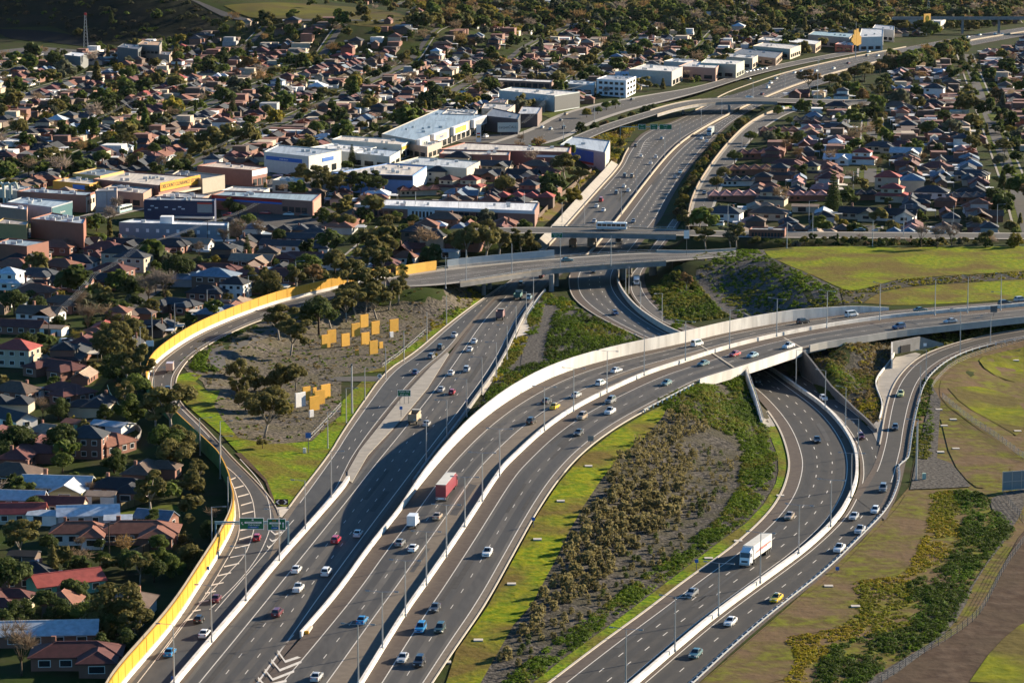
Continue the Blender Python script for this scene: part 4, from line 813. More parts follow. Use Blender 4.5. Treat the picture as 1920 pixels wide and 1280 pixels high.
# yellow diamond sign at the tip of the island
p = un(*q1('E',530,735)); t = thing('diamond_sign', p, 0, 'small yellow diamond warning sign at the tip of the island', 'road sign')
mb = MB(); mb.add([(0,-.05,1.5),(.6,-.05,2.1),(0,-.05,2.7),(-.6,-.05,2.1),(0,0,1.5),(.6,0,2.1),(0,0,2.7),(-.6,0,2.1)], [(0,1,2,3),(7,6,5,4),(0,4,5,1),(1,5,6,2),(2,6,7,3),(3,7,4,0)]); obj('board', mb, M['yellow_panel'], t); mb = MB(); mb.tube((0,.06,-.2), (0,.06,2), .05); obj('post', mb, M['steel_dark'], t)
# far overhead signs and the sign on the cross bridge
def far_gantry(pl, pr, zg, boards, label):
    a = ug(*pl); z = zg; t = thing('sign_gantry', (a.x, a.y, a.z), 0, label, 'sign gantry')
    sc = (pr[0]-pl[0]); b = un(pr[0], pl[1], a.z); Wd = b.x-a.x
    mb = MB(); mb.box((0,0,3.5), (.4,.4,7.4)); obj('post', mb, M['teal_steel'], t); mb = MB(); mb.box((Wd/2,0,7), (Wd,.4,.4)); obj('beam', mb, M['teal_steel'], t)
    for (x0, x1, h, s) in boards:
        A, B = (x0-pl[0])/sc*Wd, (x1-pl[0])/sc*Wd; bd = board(t, 'sign', A, B, 7-h/2, 7+h/2, -.3, M['sign_green'], M['sign_white'])
        for i, l in enumerate(s): text(l, bd, ((A+B)/2, -.38, 7+h/2-h*(i+.5)/len(s)), .7, M['sign_white'])
    return t
far_gantry((1163,262), (1259,262), 7, [(1197,1210.5,2.6,('EXIT','Niddrie')),(1219.5,1232.5,2.8,('Melton','Keilor')),(1236.5,1259,2.6,('Bendigo','Calder'))], 'far gantry with three green signs over the upper freeway')
p = un(1044,441,8.0); t = thing('bridge_sign', p, 0, 'green exit sign fixed to the cross bridge', 'road sign'); b = board(t, 'board', -2.1, 2.1, -.9, .9, -.6, M['sign_green'], M['sign_white']); text('Keilor Rd', b, (0,-.67,.4), .75, M['sign_white']); text('EXIT Left', b, (0,-.67,-.42), .6, M['sign_white'])
ground_sign(ug(1287,482), 2.0, 7.0, 10.0, M['white'], [], 'white sign on a teal post at the right end of the cross bridge', legs=1)
# ------------------------------------------------------------------ slabs of the roadside sculpture
def slab_at(x0, x1, yt, yb, m, label):
    p = ug((x0+x1)/2, yb); s = (yb+295)/CAM_H*.99; wd, h = (x1-x0)/s*1.3, (yb-yt)/s/CT
    mb = MB(); mb.box((0,0,h/2-.15), (wd,.35,h+.3)); mb.box((0,.1,h/2-.1), (wd+.12,.15,h+.32)); t = obj('sculpture_slab', mb, M[m]); t.location = p; t.rotation_euler.z = rad(random.uniform(42,48))
    tag(t, None, 'sculpture', 'upright slabs of the roadside sculpture'); later(t, label[0], label[1])
Q8 = lambda x0,x1,a,b: (540+x0/8, 540+x1/8, 560+a/8, 560+b/8)
for L_ in ((505,632,540,738),(592,720,468,665),(800,925,525,712),(955,1080,370,565),(1082,1205,240,430),(1250,1375,340,532),(1525,1655,310,498),(1098,1222,508,690),(1225,1345,630,828)): slab_at(*Q8(*L_), 'orange_panel', ('tall orange sculpture slab', 'in the group under the gum trees'))
for L_ in ((1365,1422,650,742),(1012,1060,765,850)): slab_at(*Q8(*L_), 'orange_panel', ('small orange sculpture slab', 'in the group under the gum trees'))
slab_at(*Q8(1528,1577,497,582), 'white', ('small white slab', 'in the sculpture group under the gum trees'))
QD = lambda x0,x1,a,b: (x0/2.977, x1/2.977, 430+a/2.977, 430+b/2.977)
for L_ in ((1690,1732,878,955),(1790,1845,865,942),(1758,1812,897,976),(1728,1782,930,1010)): slab_at(*QD(*L_), 'orange_panel', ('tall orange sculpture slab', 'in the smaller group near the blue sign'))
slab_at(*QD(1747,1766,882,912), 'orange_panel', ('narrow orange slab', 'in the smaller group near the blue sign'))
slab_at(*QD(1648,1706,910,990), 'white', ('tall pinkish white slab', 'left of the smaller orange group')); slab_at(*QD(1727,1750,1008,1047), 'white', ('small white slab', 'in front of the smaller orange group'))
# ------------------------------------------------------------------ vehicles
def loft(mb, rings, mi=0, cap=True):
    n = len(rings[0]); vs = [p for r in rings for p in r]; fs = []
    for k in range(len(rings)-1):
        for i in range(n): fs.append((k*n+i, k*n+(i+1)%n, (k+1)*n+(i+1)%n, (k+1)*n+i))
    if cap: fs += [tuple(range(n))[::-1], tuple(range((len(rings)-1)*n, len(rings)*n))]
    return mb.add(vs, fs, mi)
CARS = {}  # front points to +y
SPEC = {  # length, width, belt profile [(y,z)], roof (yb0,yr0,yr1,yb1), roof height
 'sedan': (4.8,1.82,[(-2.4,.72),(-2.3,.98),(-1.45,1.02),(1.05,.98),(2.1,.80),(2.4,.62)],(-1.75,-1.05,.25,1.15),1.46),
 'hatch': (4.1,1.75,[(-2.05,.75),(-2.0,1.0),(-1.2,1.02),(1.0,.98),(1.85,.80),(2.05,.6)],(-1.95,-1.55,.25,1.1),1.49),
 'wagon': (4.8,1.85,[(-2.4,.78),(-2.34,1.04),(-1.45,1.06),(1.1,1.02),(2.15,.86),(2.4,.66)],(-2.3,-2.05,.3,1.2),1.62),
 'suv': (4.7,1.9,[(-2.35,.85),(-2.3,1.14),(-1.4,1.16),(1.05,1.14),(2.15,1.02),(2.35,.75)],(-2.25,-2.0,.3,1.1),1.80),
 'van': (4.8,1.9,[(-2.4,.95),(-2.38,1.2),(-1.4,1.22),(1.6,1.16),(2.3,1.0),(2.4,.7)],(-2.36,-2.3,1.1,1.9),2.0),
 'ute': (5.1,1.86,[(-2.55,.8),(-2.5,1.08),(-.7,1.08),(1.05,1.08),(2.3,.95),(2.55,.7)],(-.65,-.45,.35,1.15),1.76)}
def car_proto(kind, detail):
    key = (kind, detail)
    if key in CARS: return CARS[key], False
    Ln, W, prof, (b0,r0,r1,b1), H = SPEC[kind]; hw = W/2
    t = thing('parked_car' if False else 'car', (0,0,0))
    mb = MB(); rings = []
    for y, z in prof:
        k = .9 if abs(y) > Ln/2-.15 else 1.0
        rings.append([(-hw*k*.94,y,.24),(-hw*k,y,.55),(-hw*k*.95,y,z-.04),(-hw*k*.8,y,z),(hw*k*.8,y,z),(hw*k*.95,y,z-.04),(hw*k,y,.55),(hw*k*.94,y,.24)])
    loft(mb, rings)
    zb = lambda y: np.interp(y, [p[0] for p in prof], [p[1] for p in prof])-.03
    hb, ht = hw*.86, hw*.68
    P = lambda y, z, w_: (w_, y, z)
    lower = [(-hb,b0,zb(b0)),(hb,b0,zb(b0)),(hb,b1,zb(b1)),(-hb,b1,zb(b1))]; top = [(-ht,r0,H),(ht,r0,H),(ht,r1,H),(-ht,r1,H)]
    crown = [(-ht*.8,r0+.12,H+.05),(ht*.8,r0+.12,H+.05),(ht*.8,r1-.12,H+.05),(-ht*.8,r1-.12,H+.05)]
    mb.add(lower+top, [(0,1,5,4),(1,2,6,5),(2,3,7,6),(3,0,4,7)]); mb.add(top+crown, [(0,1,5,4),(1,2,6,5),(2,3,7,6),(3,0,4,7),(4,5,6,7)])
    if kind == 'ute': mb.box((0,-1.6,1.11), (W*.74,1.5,.05))
    body = obj('body', mb, M['paint'], t)
    def pane(name, a, b, c, d, off):
        a, b, c, d = map(Vector, (a,b,c,d)); ce = (a+b+c+d)/4; n = (b-a).cross(d-a).normalized()
        if n.dot(ce-Vector((0,(b0+b1)/2,.9))) < 0: n = -n; a, b, c, d = b, a, d, c
        Q = [ce+(p-ce)*.86+n*.02 for p in (a,b,c,d)]; mb = MB(); mb.add(Q+[p-n*.015 for p in Q], [(0,1,2,3),(7,6,5,4),(0,4,5,1),(1,5,6,2),(2,6,7,3),(3,7,4,0)]); obj(name, mb, M['glass'], t)
    pane('rear_window', lower[0], lower[1], top[1], top[0], 0); pane('windscreen', lower[2], lower[3], top[3], top[2], 0)
    pane('side_window', lower[1], lower[2], top[2], top[1], 0); pane('side_window', lower[3], lower[0], top[0], top[3], 0)
    if detail:
        for y in (Ln*.29, -Ln*.29):
            for s in (-1,1):
                mb = MB(); mb.tube((s*(hw-.2),y,.33), (s*(hw+.015),y,.33), .33, n=12); wh = obj('wheel', mb, M['tyre'], t)
                mb = MB(); mb.tube((s*(hw+.01),y,.33), (s*(hw+.025),y,.33), .19, n=8); obj('rim', mb, M['steel'], wh)
        for s in (-1,1):
            mb = MB(); mb.box((s*hw*.66,Ln/2-.05,.66), (.42,.16,.14)); obj('headlight', mb, M['lamp_clear'], t)
            mb = MB(); mb.box((s*hw*.7,-Ln/2+.03,.86), (.34,.12,.17)); obj('tail_light', mb, M['lamp_red'], t)
            mb = MB(); mb.box((s*(hw+.07),b1-.25,zb(b1)+.1), (.16,.1,.12)); obj('mirror', mb, M['paint'], t)
        mb = MB(); mb.box((0,Ln/2-.015,.56), (W*.4,.06,.12)); obj('grille', mb, M['black'], t)
        mb = MB(); mb.box((0,-Ln/2+.01,.62), (.38,.06,.12)); obj('number_plate', mb, M['white'], t)
    CARS[key] = t; return t, True
PAINT = {'white':(.75,.75,.73),'silver':(.45,.46,.47),'grey':(.17,.18,.19),'dark grey':(.05,.055,.06),'black':(.012,.012,.014),'red':(.42,.015,.03),'maroon':(.12,.012,.02),'blue':(.015,.19,.42),'dark blue':(.02,.05,.14),'pale blue':(.32,.45,.5),'teal':(.08,.17,.18),'yellow':(.78,.52,.02),'pale green':(.68,.68,.25),'tan':(.36,.28,.2),'dark green':(.03,.06,.05)}
def place_car(p, rz, kind, colr, place, far=False):
    t, new = car_proto(kind.replace('taxi','sedan'), not far); o = t if new else copy_tree(t)
    o.location = p; o.rotation_euler = (0,0,rz); o['category'] = 'car' if kind not in ('van','ute') else kind; o['group'] = 'cars ' + place
    for c in o.children:
        if c.name.startswith(('body','mirror')): c.color = L4(PAINT[colr])
    if kind == 'taxi': mb = MB(); mb.box((0,-.3,1.6), (.8,.25,.16)); obj('roof_sign', mb, M['sign_white'], o)
    nice = {'sedan':'sedan','hatch':'hatchback','wagon':'station wagon','suv':'four wheel drive','van':'van','ute':'utility truck','taxi':'taxi'}[kind]
    later(o, f'{colr} {nice}', place); return o
def cars(road, away, place, items, far=False):
    for (r, x, y, kind, colr) in items:
        px = q1(r, x, y) if r else (x, y); w_, i = zr(road, px[0], px[1])
        h = heading(road, i); d = Vector((-math.sin(h), math.cos(h), 0)); sg = 1 if d.y > 0 else -1
        c = w_ + d*sg*2.0; c.z += .035
        fwd = (d if sg > 0 else -d); fwd = fwd if away else -fwd
        place_car(c, math.atan2(-fwd.x, fwd.y), kind, colr, place, far)
cars(RAMP, True, 'on the ramp beside the yellow wall', [('G',1430,493,'hatch','red'),('G',1197,836,'sedan','maroon'),('G',1100,952,'hatch','black'),('G',1130,1033,'sedan','white'),('G',935,1138,'sedan','blue'),('D',937,908,'hatch','dark grey')])
cars(FW, True, 'on the main freeway', [('G',1645,672,'sedan','white'),('G',1812,688,'suv','white'),('G',1655,778,'ute','white'),('G',1537,915,'wagon','maroon'),('G',1866,505,'wagon','red'),('H',85,470,'sedan','white'),
  ('E',738,640,'sedan','white'),('E',713,685,'sedan','white'),('E',608,818,'sedan','white'),('E',695,798,'suv','silver'),('E',552,910,'sedan','silver'),('E',613,925,'hatch','red'),('E',470,1102,'sedan','silver'),('E',1000,320,'suv','grey'),('E',1043,393,'suv','pale blue'),('E',1113,272,'hatch','maroon')])
cars(COLL, True, 'on the exit road', [('E',625,607,'ute','silver'),('E',547,675,'suv','dark grey'),('E',495,724,'wagon','grey'),('E',407,814,'sedan','dark blue')])
cars(CWL, True, 'on the outer curve', [('H',318,522,'sedan','grey'),('H',392,552,'sedan','white'),('H',105,957,'sedan','blue'),('H',528,373,'sedan','tan'),('G',1755,1276,'sedan','silver'),('E',1517,803,'sedan','white'),('E',1433,874,'wagon','white'),('E',1297,942,'sedan','silver'),('E',1133,976,'sedan','dark grey'),('E',1180,1006,'taxi','yellow'),('E',1050,1090,'suv','black'),('F',60,655,'van','white'),('F',648,529,'suv','black'),('F',917,490,'van','white'),('F',1298,461,'sedan','teal'),('F',1770,425,'suv','dark grey'),('F',1860,403,'wagon','silver')])
cars(CWI, False, 'on the inner curve', [('H',808,578,'ute','white'),('H',513,888,'sedan','dark grey'),('H',433,1004,'suv','blue'),('H',541,1004,'wagon','dark green'),('H',333,1170,'sedan','silver'),('H',425,1194,'suv','black'),('E',1488,974,'suv','grey'),('E',1487,1034,'ute','white'),('E',1330,1064,'suv','tan'),('E',1313,1154,'sedan','dark grey'),('E',1800,874,'sedan','teal'),('F',97,764,'sedan','teal'),('F',273,711,'sedan','red'),('F',372,718,'sedan','pale blue'),('F',572,667,'ute','white'),('F',1182,558,'suv','dark blue'),('F',1467,525,'sedan','silver')])
cars(GR1, False, 'on the underpass road', [('F',753,1194,'sedan','black'),('I',587,371,'sedan','tan'),('I',35,803,'sedan','grey'),('F',420,862,'sedan','dark grey')])
cars(GR2, False, 'on the side road', [('F',795,959,'hatch','white'),('F',1000,1174,'hatch','maroon'),('I',1115,218,'suv','grey'),('I',1067,338,'hatch','white'),('I',947,373,'sedan','silver'),('I',980,450,'ute','silver'),('I',863,553,'ute','white'),('I',508,832,'taxi','yellow'),('I',252,964,'sedan','white'),('I',57,1144,'sedan','teal')])
cars(GR3, False, 'on the slip road', [('F',1215,934,'taxi','pale green'),('F',1185,1124,'hatch','dark grey')])
cars(INB, False, 'on the inbound freeway bend', [('E',1405,246,'sedan','black'),('E',1535,481,'hatch','dark blue')])
cars(OVER, True, 'on the overpass', [('E',1232,182,'sedan','teal')])
cars(FW, True, 'on the upper freeway', [('B',1640,822,'sedan','dark grey'),('B',1787,780,'sedan','silver'),('B',1672,880,'hatch','white'),('B',1755,885,'hatch','white'),('B',1725,920,'sedan','white'),('B',1580,990,'suv','grey'),('B',1620,993,'suv','tan'),('B',1575,1050,'sedan','white'),('B',1600,1073,'sedan','white'),('B',1533,1087,'suv','grey'),('B',1447,1128,'van','red'),('B',1422,1161,'sedan','white'),('B',1460,1183,'sedan','white'),('B',1410,1245,'sedan','silver'),
  ('C',440,533,'suv','maroon'),('C',472,495,'van','white'),('C',487,470,'suv','white'),('C',517,444,'sedan','silver'),('C',620,412,'sedan','white'),('C',660,404,'sedan','white'),('C',740,402,'sedan','white'),('C',838,388,'sedan','white'),('C',920,358,'sedan','maroon'),('C',1025,318,'suv','dark grey'),('C',1085,317,'sedan','white'),('C',1035,295,'sedan','white')], True)
cars(INB, False, 'on the upper inbound freeway', [('B',1890,970,'sedan','pale blue'),('B',1862,1000,'sedan','grey'),('B',1628,1246,'sedan','grey'),('C',105,780,'sedan','white'),('C',133,798,'sedan','silver'),('C',1560,258,'sedan','white'),('C',1490,240,'sedan','white')], True)
cars(FW, True, 'on the farthest visible freeway', [('C',x,y,'sedan','white') for x, y in ((1550,222),(1590,212),(1655,200),(1740,195),(1780,196))], True)
cars(SH, True, 'on the shopping road', [('B',1118,718,'hatch','white'),('B',1165,728,'sedan','silver'),('B',1240,722,'suv','dark grey'),('B',1222,678,'hatch','grey'),('B',1248,644,'sedan','tan'),('B',1618,562,'sedan','dark grey'),('B',800,770,'suv','white')], True)
cars(FB, True, 'on the far bridge', [('C',355,548,'sedan','white')], True)
cars(SR, False, 'on the service road', [('C',550,613,'wagon','white'),('C',120,1088,'sedan','dark grey')], True)
def parked(place, items):
    for (r, x, y, kind, colr, a) in items:
        p = ug(*q1(r, x, y)); p.z += .2; place_car(p+Vector((0,1.5,0)), rad(a), kind, colr, place, True)
parked('parked below the blue and red building', [('A',1480,1200,'sedan','red',80),('A',1610,1207,'sedan','white',85),('A',1640,1192,'sedan','pale blue',85),('A',1270,1212,'hatch','red',70),('A',1275,1245,'suv','dark grey',80),('A',1310,1262,'hatch','white',10),('A',1700,1213,'sedan','dark grey',80),('A',1550,990,'sedan','silver',80),('A',1620,990,'suv','black',80)])
parked('parked along the road behind the mound', [('F',660,10,'ute','white',85),('F',990,18,'sedan','dark grey',85),('F',1090,18,'sedan','white',88),('F',1440,30,'sedan','pale blue',88)])
parked('parked in the left hand street', [('D',367,645,'suv','silver',-60),('D',480,625,'hatch','white',-20),('D',1130,135,'ute','white',80),('G',175,640,'hatch','dark blue',75)])
parked('waiting at the far junction', [('C',810,558,'sedan','pale blue',75),('C',885,576,'sedan','dark grey',20),('C',980,554,'sedan','dark blue',70),('C',1025,581,'sedan','silver',80),('C',1135,473,'sedan','dark blue',20),('C',1178,419,'sedan','maroon',20),('C',1140,488,'sedan','grey',20)])
parked('parked at the far shops', [('C',x,y,'sedan',c_,60) for x, y, c_ in ((345,410,'white'),(365,405,'silver'),(385,402,'white'),(405,398,'dark grey'),(430,393,'white'),(455,390,'silver'),(362,448,'dark blue'))])
parked('parked below the right hand houses', [('C',200,1265,'van','white',70),('C',410,1275,'van','white',88),('C',600,1215,'suv','black',0),('C',775,1215,'suv','silver',0),('C',1300,1275,'hatch','white',0)])
# --- trucks and buses
def wheels(t, xs, ys, r=.5, w_=.35):
    for y in ys:
        for s in (-1,1): mb = MB(); mb.tube((s*(xs-w_),y,r), (s*xs,y,r), r, n=12); obj('wheel', mb, M['tyre'], t)
def at_road(road, px, away):
    w_, i = zr(road, *px); h = heading(road, i); d = Vector((-math.sin(h), math.cos(h), 0)); sg = 1 if d.y > 0 else -1
    f_ = d*sg if away else -d*sg; w_.z += .04; return w_, math.atan2(-f_.x, f_.y), d*sg
def shade(o, c): o.color = L4(c); return o
def cab(t, y, W, H, c, hood=0):
    mb = MB(); loft(mb, [[(-W/2,y-1.1,.6),(-W/2,y-1.1,H),(W/2,y-1.1,H),(W/2,y-1.1,.6)],[(-W/2,y+.7,.55),(-W/2,y+.5,H-.15),(W/2,y+.5,H-.15),(W/2,y+.7,.55)],[(-W/2*.95,y+1.05,.5),(-W/2*.94,y+.8,H*.6),(W/2*.94,y+.8,H*.6),(W/2*.95,y+1.05,.5)]]); shade(obj('cab', mb, M['paint'], t), c)
    mb = MB(); mb.add([(-W*.45,y+.86,H*.60),(W*.45,y+.86,H*.60),(W*.45,y+.6,H*.92),(-W*.45,y+.6,H*.92),(-W*.45,y+.8,H*.60),(W*.45,y+.8,H*.60),(W*.45,y+.5,H*.92),(-W*.45,y+.5,H*.92)], [(1,0,3,2),(4,5,6,7),(0,1,5,4),(1,2,6,5),(2,3,7,6),(3,0,4,7)]); obj('windscreen', mb, M['glass'], t)
    for s in (-1,1): mb = MB(); mb.box((s*(W/2+.01),y+.05,H*.74), (.04,.9,H*.24)); obj('side_window', mb, M['glass'], t)
    for s in (-1,1): mb = MB(); mb.box((s*W*.36,y+1.05,.75), (.4,.1,.2)); obj('headlight', mb, M['lamp_clear'], t)
    mb = MB(); mb.box((0,y+1.02,1.15), (W*.6,.08,.5)); obj('grille', mb, M['steel_dark'], t)
    mb = MB(); mb.box((0,y+1.1,.5), (W*.98,.2,.35)); obj('bumper', mb, M['steel'], t)
def semi(p, rz, bodyc, cabc, label, L_=13.7, stripes=False, H=4.2):
    t = thing('semi_trailer_truck', p, rz, label, 'truck')
    mb = MB(); mb.box((0,0,(H+1.15)/2), (2.5,L_,H-1.15)); shade(obj('trailer', mb, M['paint'], t), bodyc)
    mb = MB(); mb.box((0,0,H+.02), (2.46,L_-.06,.05)); shade(obj('trailer_roof', mb, M['objc'], t), (.55,.54,.50))
    mb = MB(); mb.box((0,0,.95), (1.1,L_-.4,.35)); obj('chassis', mb, M['steel_dark'], t)
    cab(t, L_/2+1.7, 2.45, 3.4, cabc); mb = MB(); loft(mb, [[(-1.1,L_/2+.7,3.4),(-1.1,L_/2+.7,4.05),(1.1,L_/2+.7,4.05),(1.1,L_/2+.7,3.4)],[(-1.0,L_/2+2.0,3.3),(-1.0,L_/2+1.8,3.45),(1.0,L_/2+1.8,3.45),(1.0,L_/2+2.0,3.3)]]); shade(obj('wind_deflector', mb, M['paint'], t), cabc)
    wheels(t, 1.25, (-L_/2+1.2,-L_/2+2.5,-L_/2+3.8, L_/2-1.4, L_/2-.1, L_/2+2.0))
    mb = MB(); mb.box((0,-L_/2-.02,.85), (2.4,.1,.5)); obj('rear_bumper', mb, M['white'], t)
    for s in (-1,1): mb = MB(); mb.box((s*.95,-L_/2-.06,.9), (.4,.08,.22)); obj('tail_light', mb, M['lamp_red'], t)
    if stripes:
        for k, (z, l, y) in enumerate(((2.75,8.5,-1.5),(2.55,11,-.6),(2.35,9,1.2))):
            for s in (-1,1): mb = MB(); mb.box((s*1.258,y,z), (.03,l,.15)); shade(obj('stripe', mb, M['objc'], t), (.55,.03,.04))
    return t
w_, rz, d = at_road(GR1, q1('I',345,632), False); semi(w_+d*9.5, rz, (.82,.78,.72), (.72,.76,.80), 'white semi trailer truck with red stripes on the underpass road', 13.6, True)
w_, rz, d = at_road(CWL, q1('H',552,275), True); semi(w_+d*8.0, rz, (.27,.022,.04), (.27,.022,.035), 'red semi trailer truck with grey roof on the raised curve', 14.5)
w_, rz, d = at_road(INB, q1('C',150,758), False); semi(w_+d*6, rz, (.55,.66,.68), (.5,.55,.6), 'pale blue box trailer truck far up the inbound freeway', 12)
w_, rz, d = at_road(CWL, q1('H',388,424), True); t = thing('box_truck', w_+d*2.6, rz, 'small white box truck behind the red truck', 'truck')
mb = MB(); mb.box((0,-.6,1.95), (2.0,3.6,2.3)); shade(obj('box_body', mb, M['paint'], t), (.75,.76,.76)); cab(t, 2.2, 1.9, 2.1, (.7,.7,.7)); wheels(t, 1.0, (-1.4,2.2), .38, .3); mb = MB(); mb.box((0,0,.7), (1.2,5,.25)); obj('chassis', mb, M['steel_dark'], t)
def tipper(road, px, away, c, cc, label, L_=6.5, H=3.1):
    w_, rz, d = at_road(road, px, away); t = thing('tipper_truck', w_+d*4.2, rz, label, 'truck')
    mb = MB(); hw = 1.22; 
    for a in (((-hw,-L_/2),(-hw+.1,L_/2)),((hw-.1,-L_/2),(hw,L_/2)),((-hw+.1,L_/2-.12),(hw-.1,L_/2)),((-hw+.1,-L_/2),(hw-.1,-L_/2+.12))): mb.box(((a[0][0]+a[1][0])/2,(a[0][1]+a[1][1])/2-.6,(H+1.1)/2), (a[1][0]-a[0][0],a[1][1]-a[0][1],H-1.1))
    mb.box((0,-.6,1.15), (2.3,L_,.12)); shade(obj('tipping_body', mb, M['objc'], t), c)
    mb = MB(); mb.box((0,-.6,H-.9), (2.15,L_-.4,.2)); shade(obj('load', mb, M['objc'], t), (.10,.07,.05)); cab(t, L_/2+.7, 2.4, 2.9, cc); wheels(t, 1.22, (-L_/2+.6,-L_/2+1.9,L_/2+.9)); mb = MB(); mb.box((0,0,.85), (1,L_+1.5,.3)); obj('chassis', mb, M['steel_dark'], t)
    mb = MB(); mb.box((0,L_/2-.3,H+.1), (2.3,.9,.12)); shade(obj('headboard', mb, M['objc'], t), (.6,.58,.52))
tipper(FW, q1('E',395,1095), True, (.38,.30,.2), (.6,.58,.5), 'beige high sided tipper truck beside the painted island')
tipper(FW, q1('E',880,512), True, (.20,.12,.12), (.25,.06,.07), 'maroon tipper truck on the freeway before the overpass', 5)
tipper(FW, q1('E',978,398), True, (.05,.14,.12), (.12,.16,.16), 'dark green flat truck under the overpass shadow', 5.5, 2.2)
tipper(FW, q1('E',1285,105), True, (.5,.22,.12), (.6,.55,.5), 'orange white truck between the two bridges', 4.5)
tipper(INB, q1('E',1545,82), False, (.03,.03,.03), (.05,.05,.05), 'black truck in the shade of the cross bridge', 5, 2.6)
w_, rz, d = at_road(RAMP, q1('D',945,805), True); t = thing('box_truck', w_+d*2.8, rz, 'small pinkish box truck on the ramp bend', 'truck')
mb = MB(); mb.box((0,-.5,1.9), (2.1,3.6,2.2)); shade(obj('box_body', mb, M['paint'], t), (.62,.45,.40)); cab(t, 2.2, 1.9, 2.2, (.6,.45,.4)); wheels(t, 1.0, (-1.4,2.2), .38, .3)
w_, rz, d = at_road(CD, q1('E',1648,312), False); t = thing('box_truck', w_+d*2.8, rz, 'white van fronted truck beside the curved grey wall', 'truck')
mb = MB(); mb.box((0,-.7,1.9), (2.1,3.8,2.2)); shade(obj('box_body', mb, M['paint'], t), (.7,.72,.74)); cab(t, 2.2, 1.9, 2.2, (.72,.74,.76)); wheels(t, 1.0, (-1.4,2.2), .38, .3)
def bus(p, rz, label, c=(.75,.76,.76), L_=12.2):
    t = thing('bus', p, rz, label, 'bus'); mb = MB(); W = 2.5
    loft(mb, [[(-W/2*.9,-L_/2,.5),(-W/2*.9,-L_/2,2.9),(W/2*.9,-L_/2,2.9),(W/2*.9,-L_/2,.5)],[(-W/2,-L_/2+.3,.35),(-W/2,-L_/2+.3,3.05),(W/2,-L_/2+.3,3.05),(W/2,-L_/2+.3,.35)],[(-W/2,L_/2-.3,.35),(-W/2,L_/2-.3,3.05),(W/2,L_/2-.3,3.05),(W/2,L_/2-.3,.35)],[(-W/2*.9,L_/2,.5),(-W/2*.9,L_/2,2.9),(W/2*.9,L_/2,2.9),(W/2*.9,L_/2,.5)]]); shade(obj('body', mb, M['paint'], t), c)
    for s in (-1,1):
        for k in range(6): mb = MB(); mb.box((s*(W/2+.01),-L_/2+1.3+k*1.9,2.0), (.04,1.7,1.05)); obj('window', mb, M['glass'], t)
    mb = MB(); mb.box((0,L_/2+.0,1.95), (W*.82,.05,1.3)); obj('windscreen', mb, M['glass'], t)
    mb = MB(); mb.box((0,-1,3.17), (1.6,3.6,.26)); obj('roof_unit', mb, M['white'], t); wheels(t, 1.24, (-L_/2+2.6, L_/2-2.7), .48, .3)
    for s in (-1,1): mb = MB(); mb.box((s*(W/2+.006),0,.7), (.02,L_-.8,.4)); shade(obj('skirt', mb, M['objc'], t), (.08,.25,.3))
w_, rz, d = at_road(BR, (1147,431), True); i = int(np.argmin(np.hypot(BR.C[:,0]-w_.x, BR.C[:,1]-w_.y))); bus(w_, heading(BR, i), 'long white city bus crossing the bridge')
p, i = zr(OLD, *q1('A',690,1185)); bus(p, heading(OLD, i), 'white and green bus in the old shopping street', (.6,.68,.62))
p = ug(*q1('A',895,1232)); p.z += .2; bus(p, rad(86), 'dark windowed bus parked before the navy mural building', (.5,.5,.48))
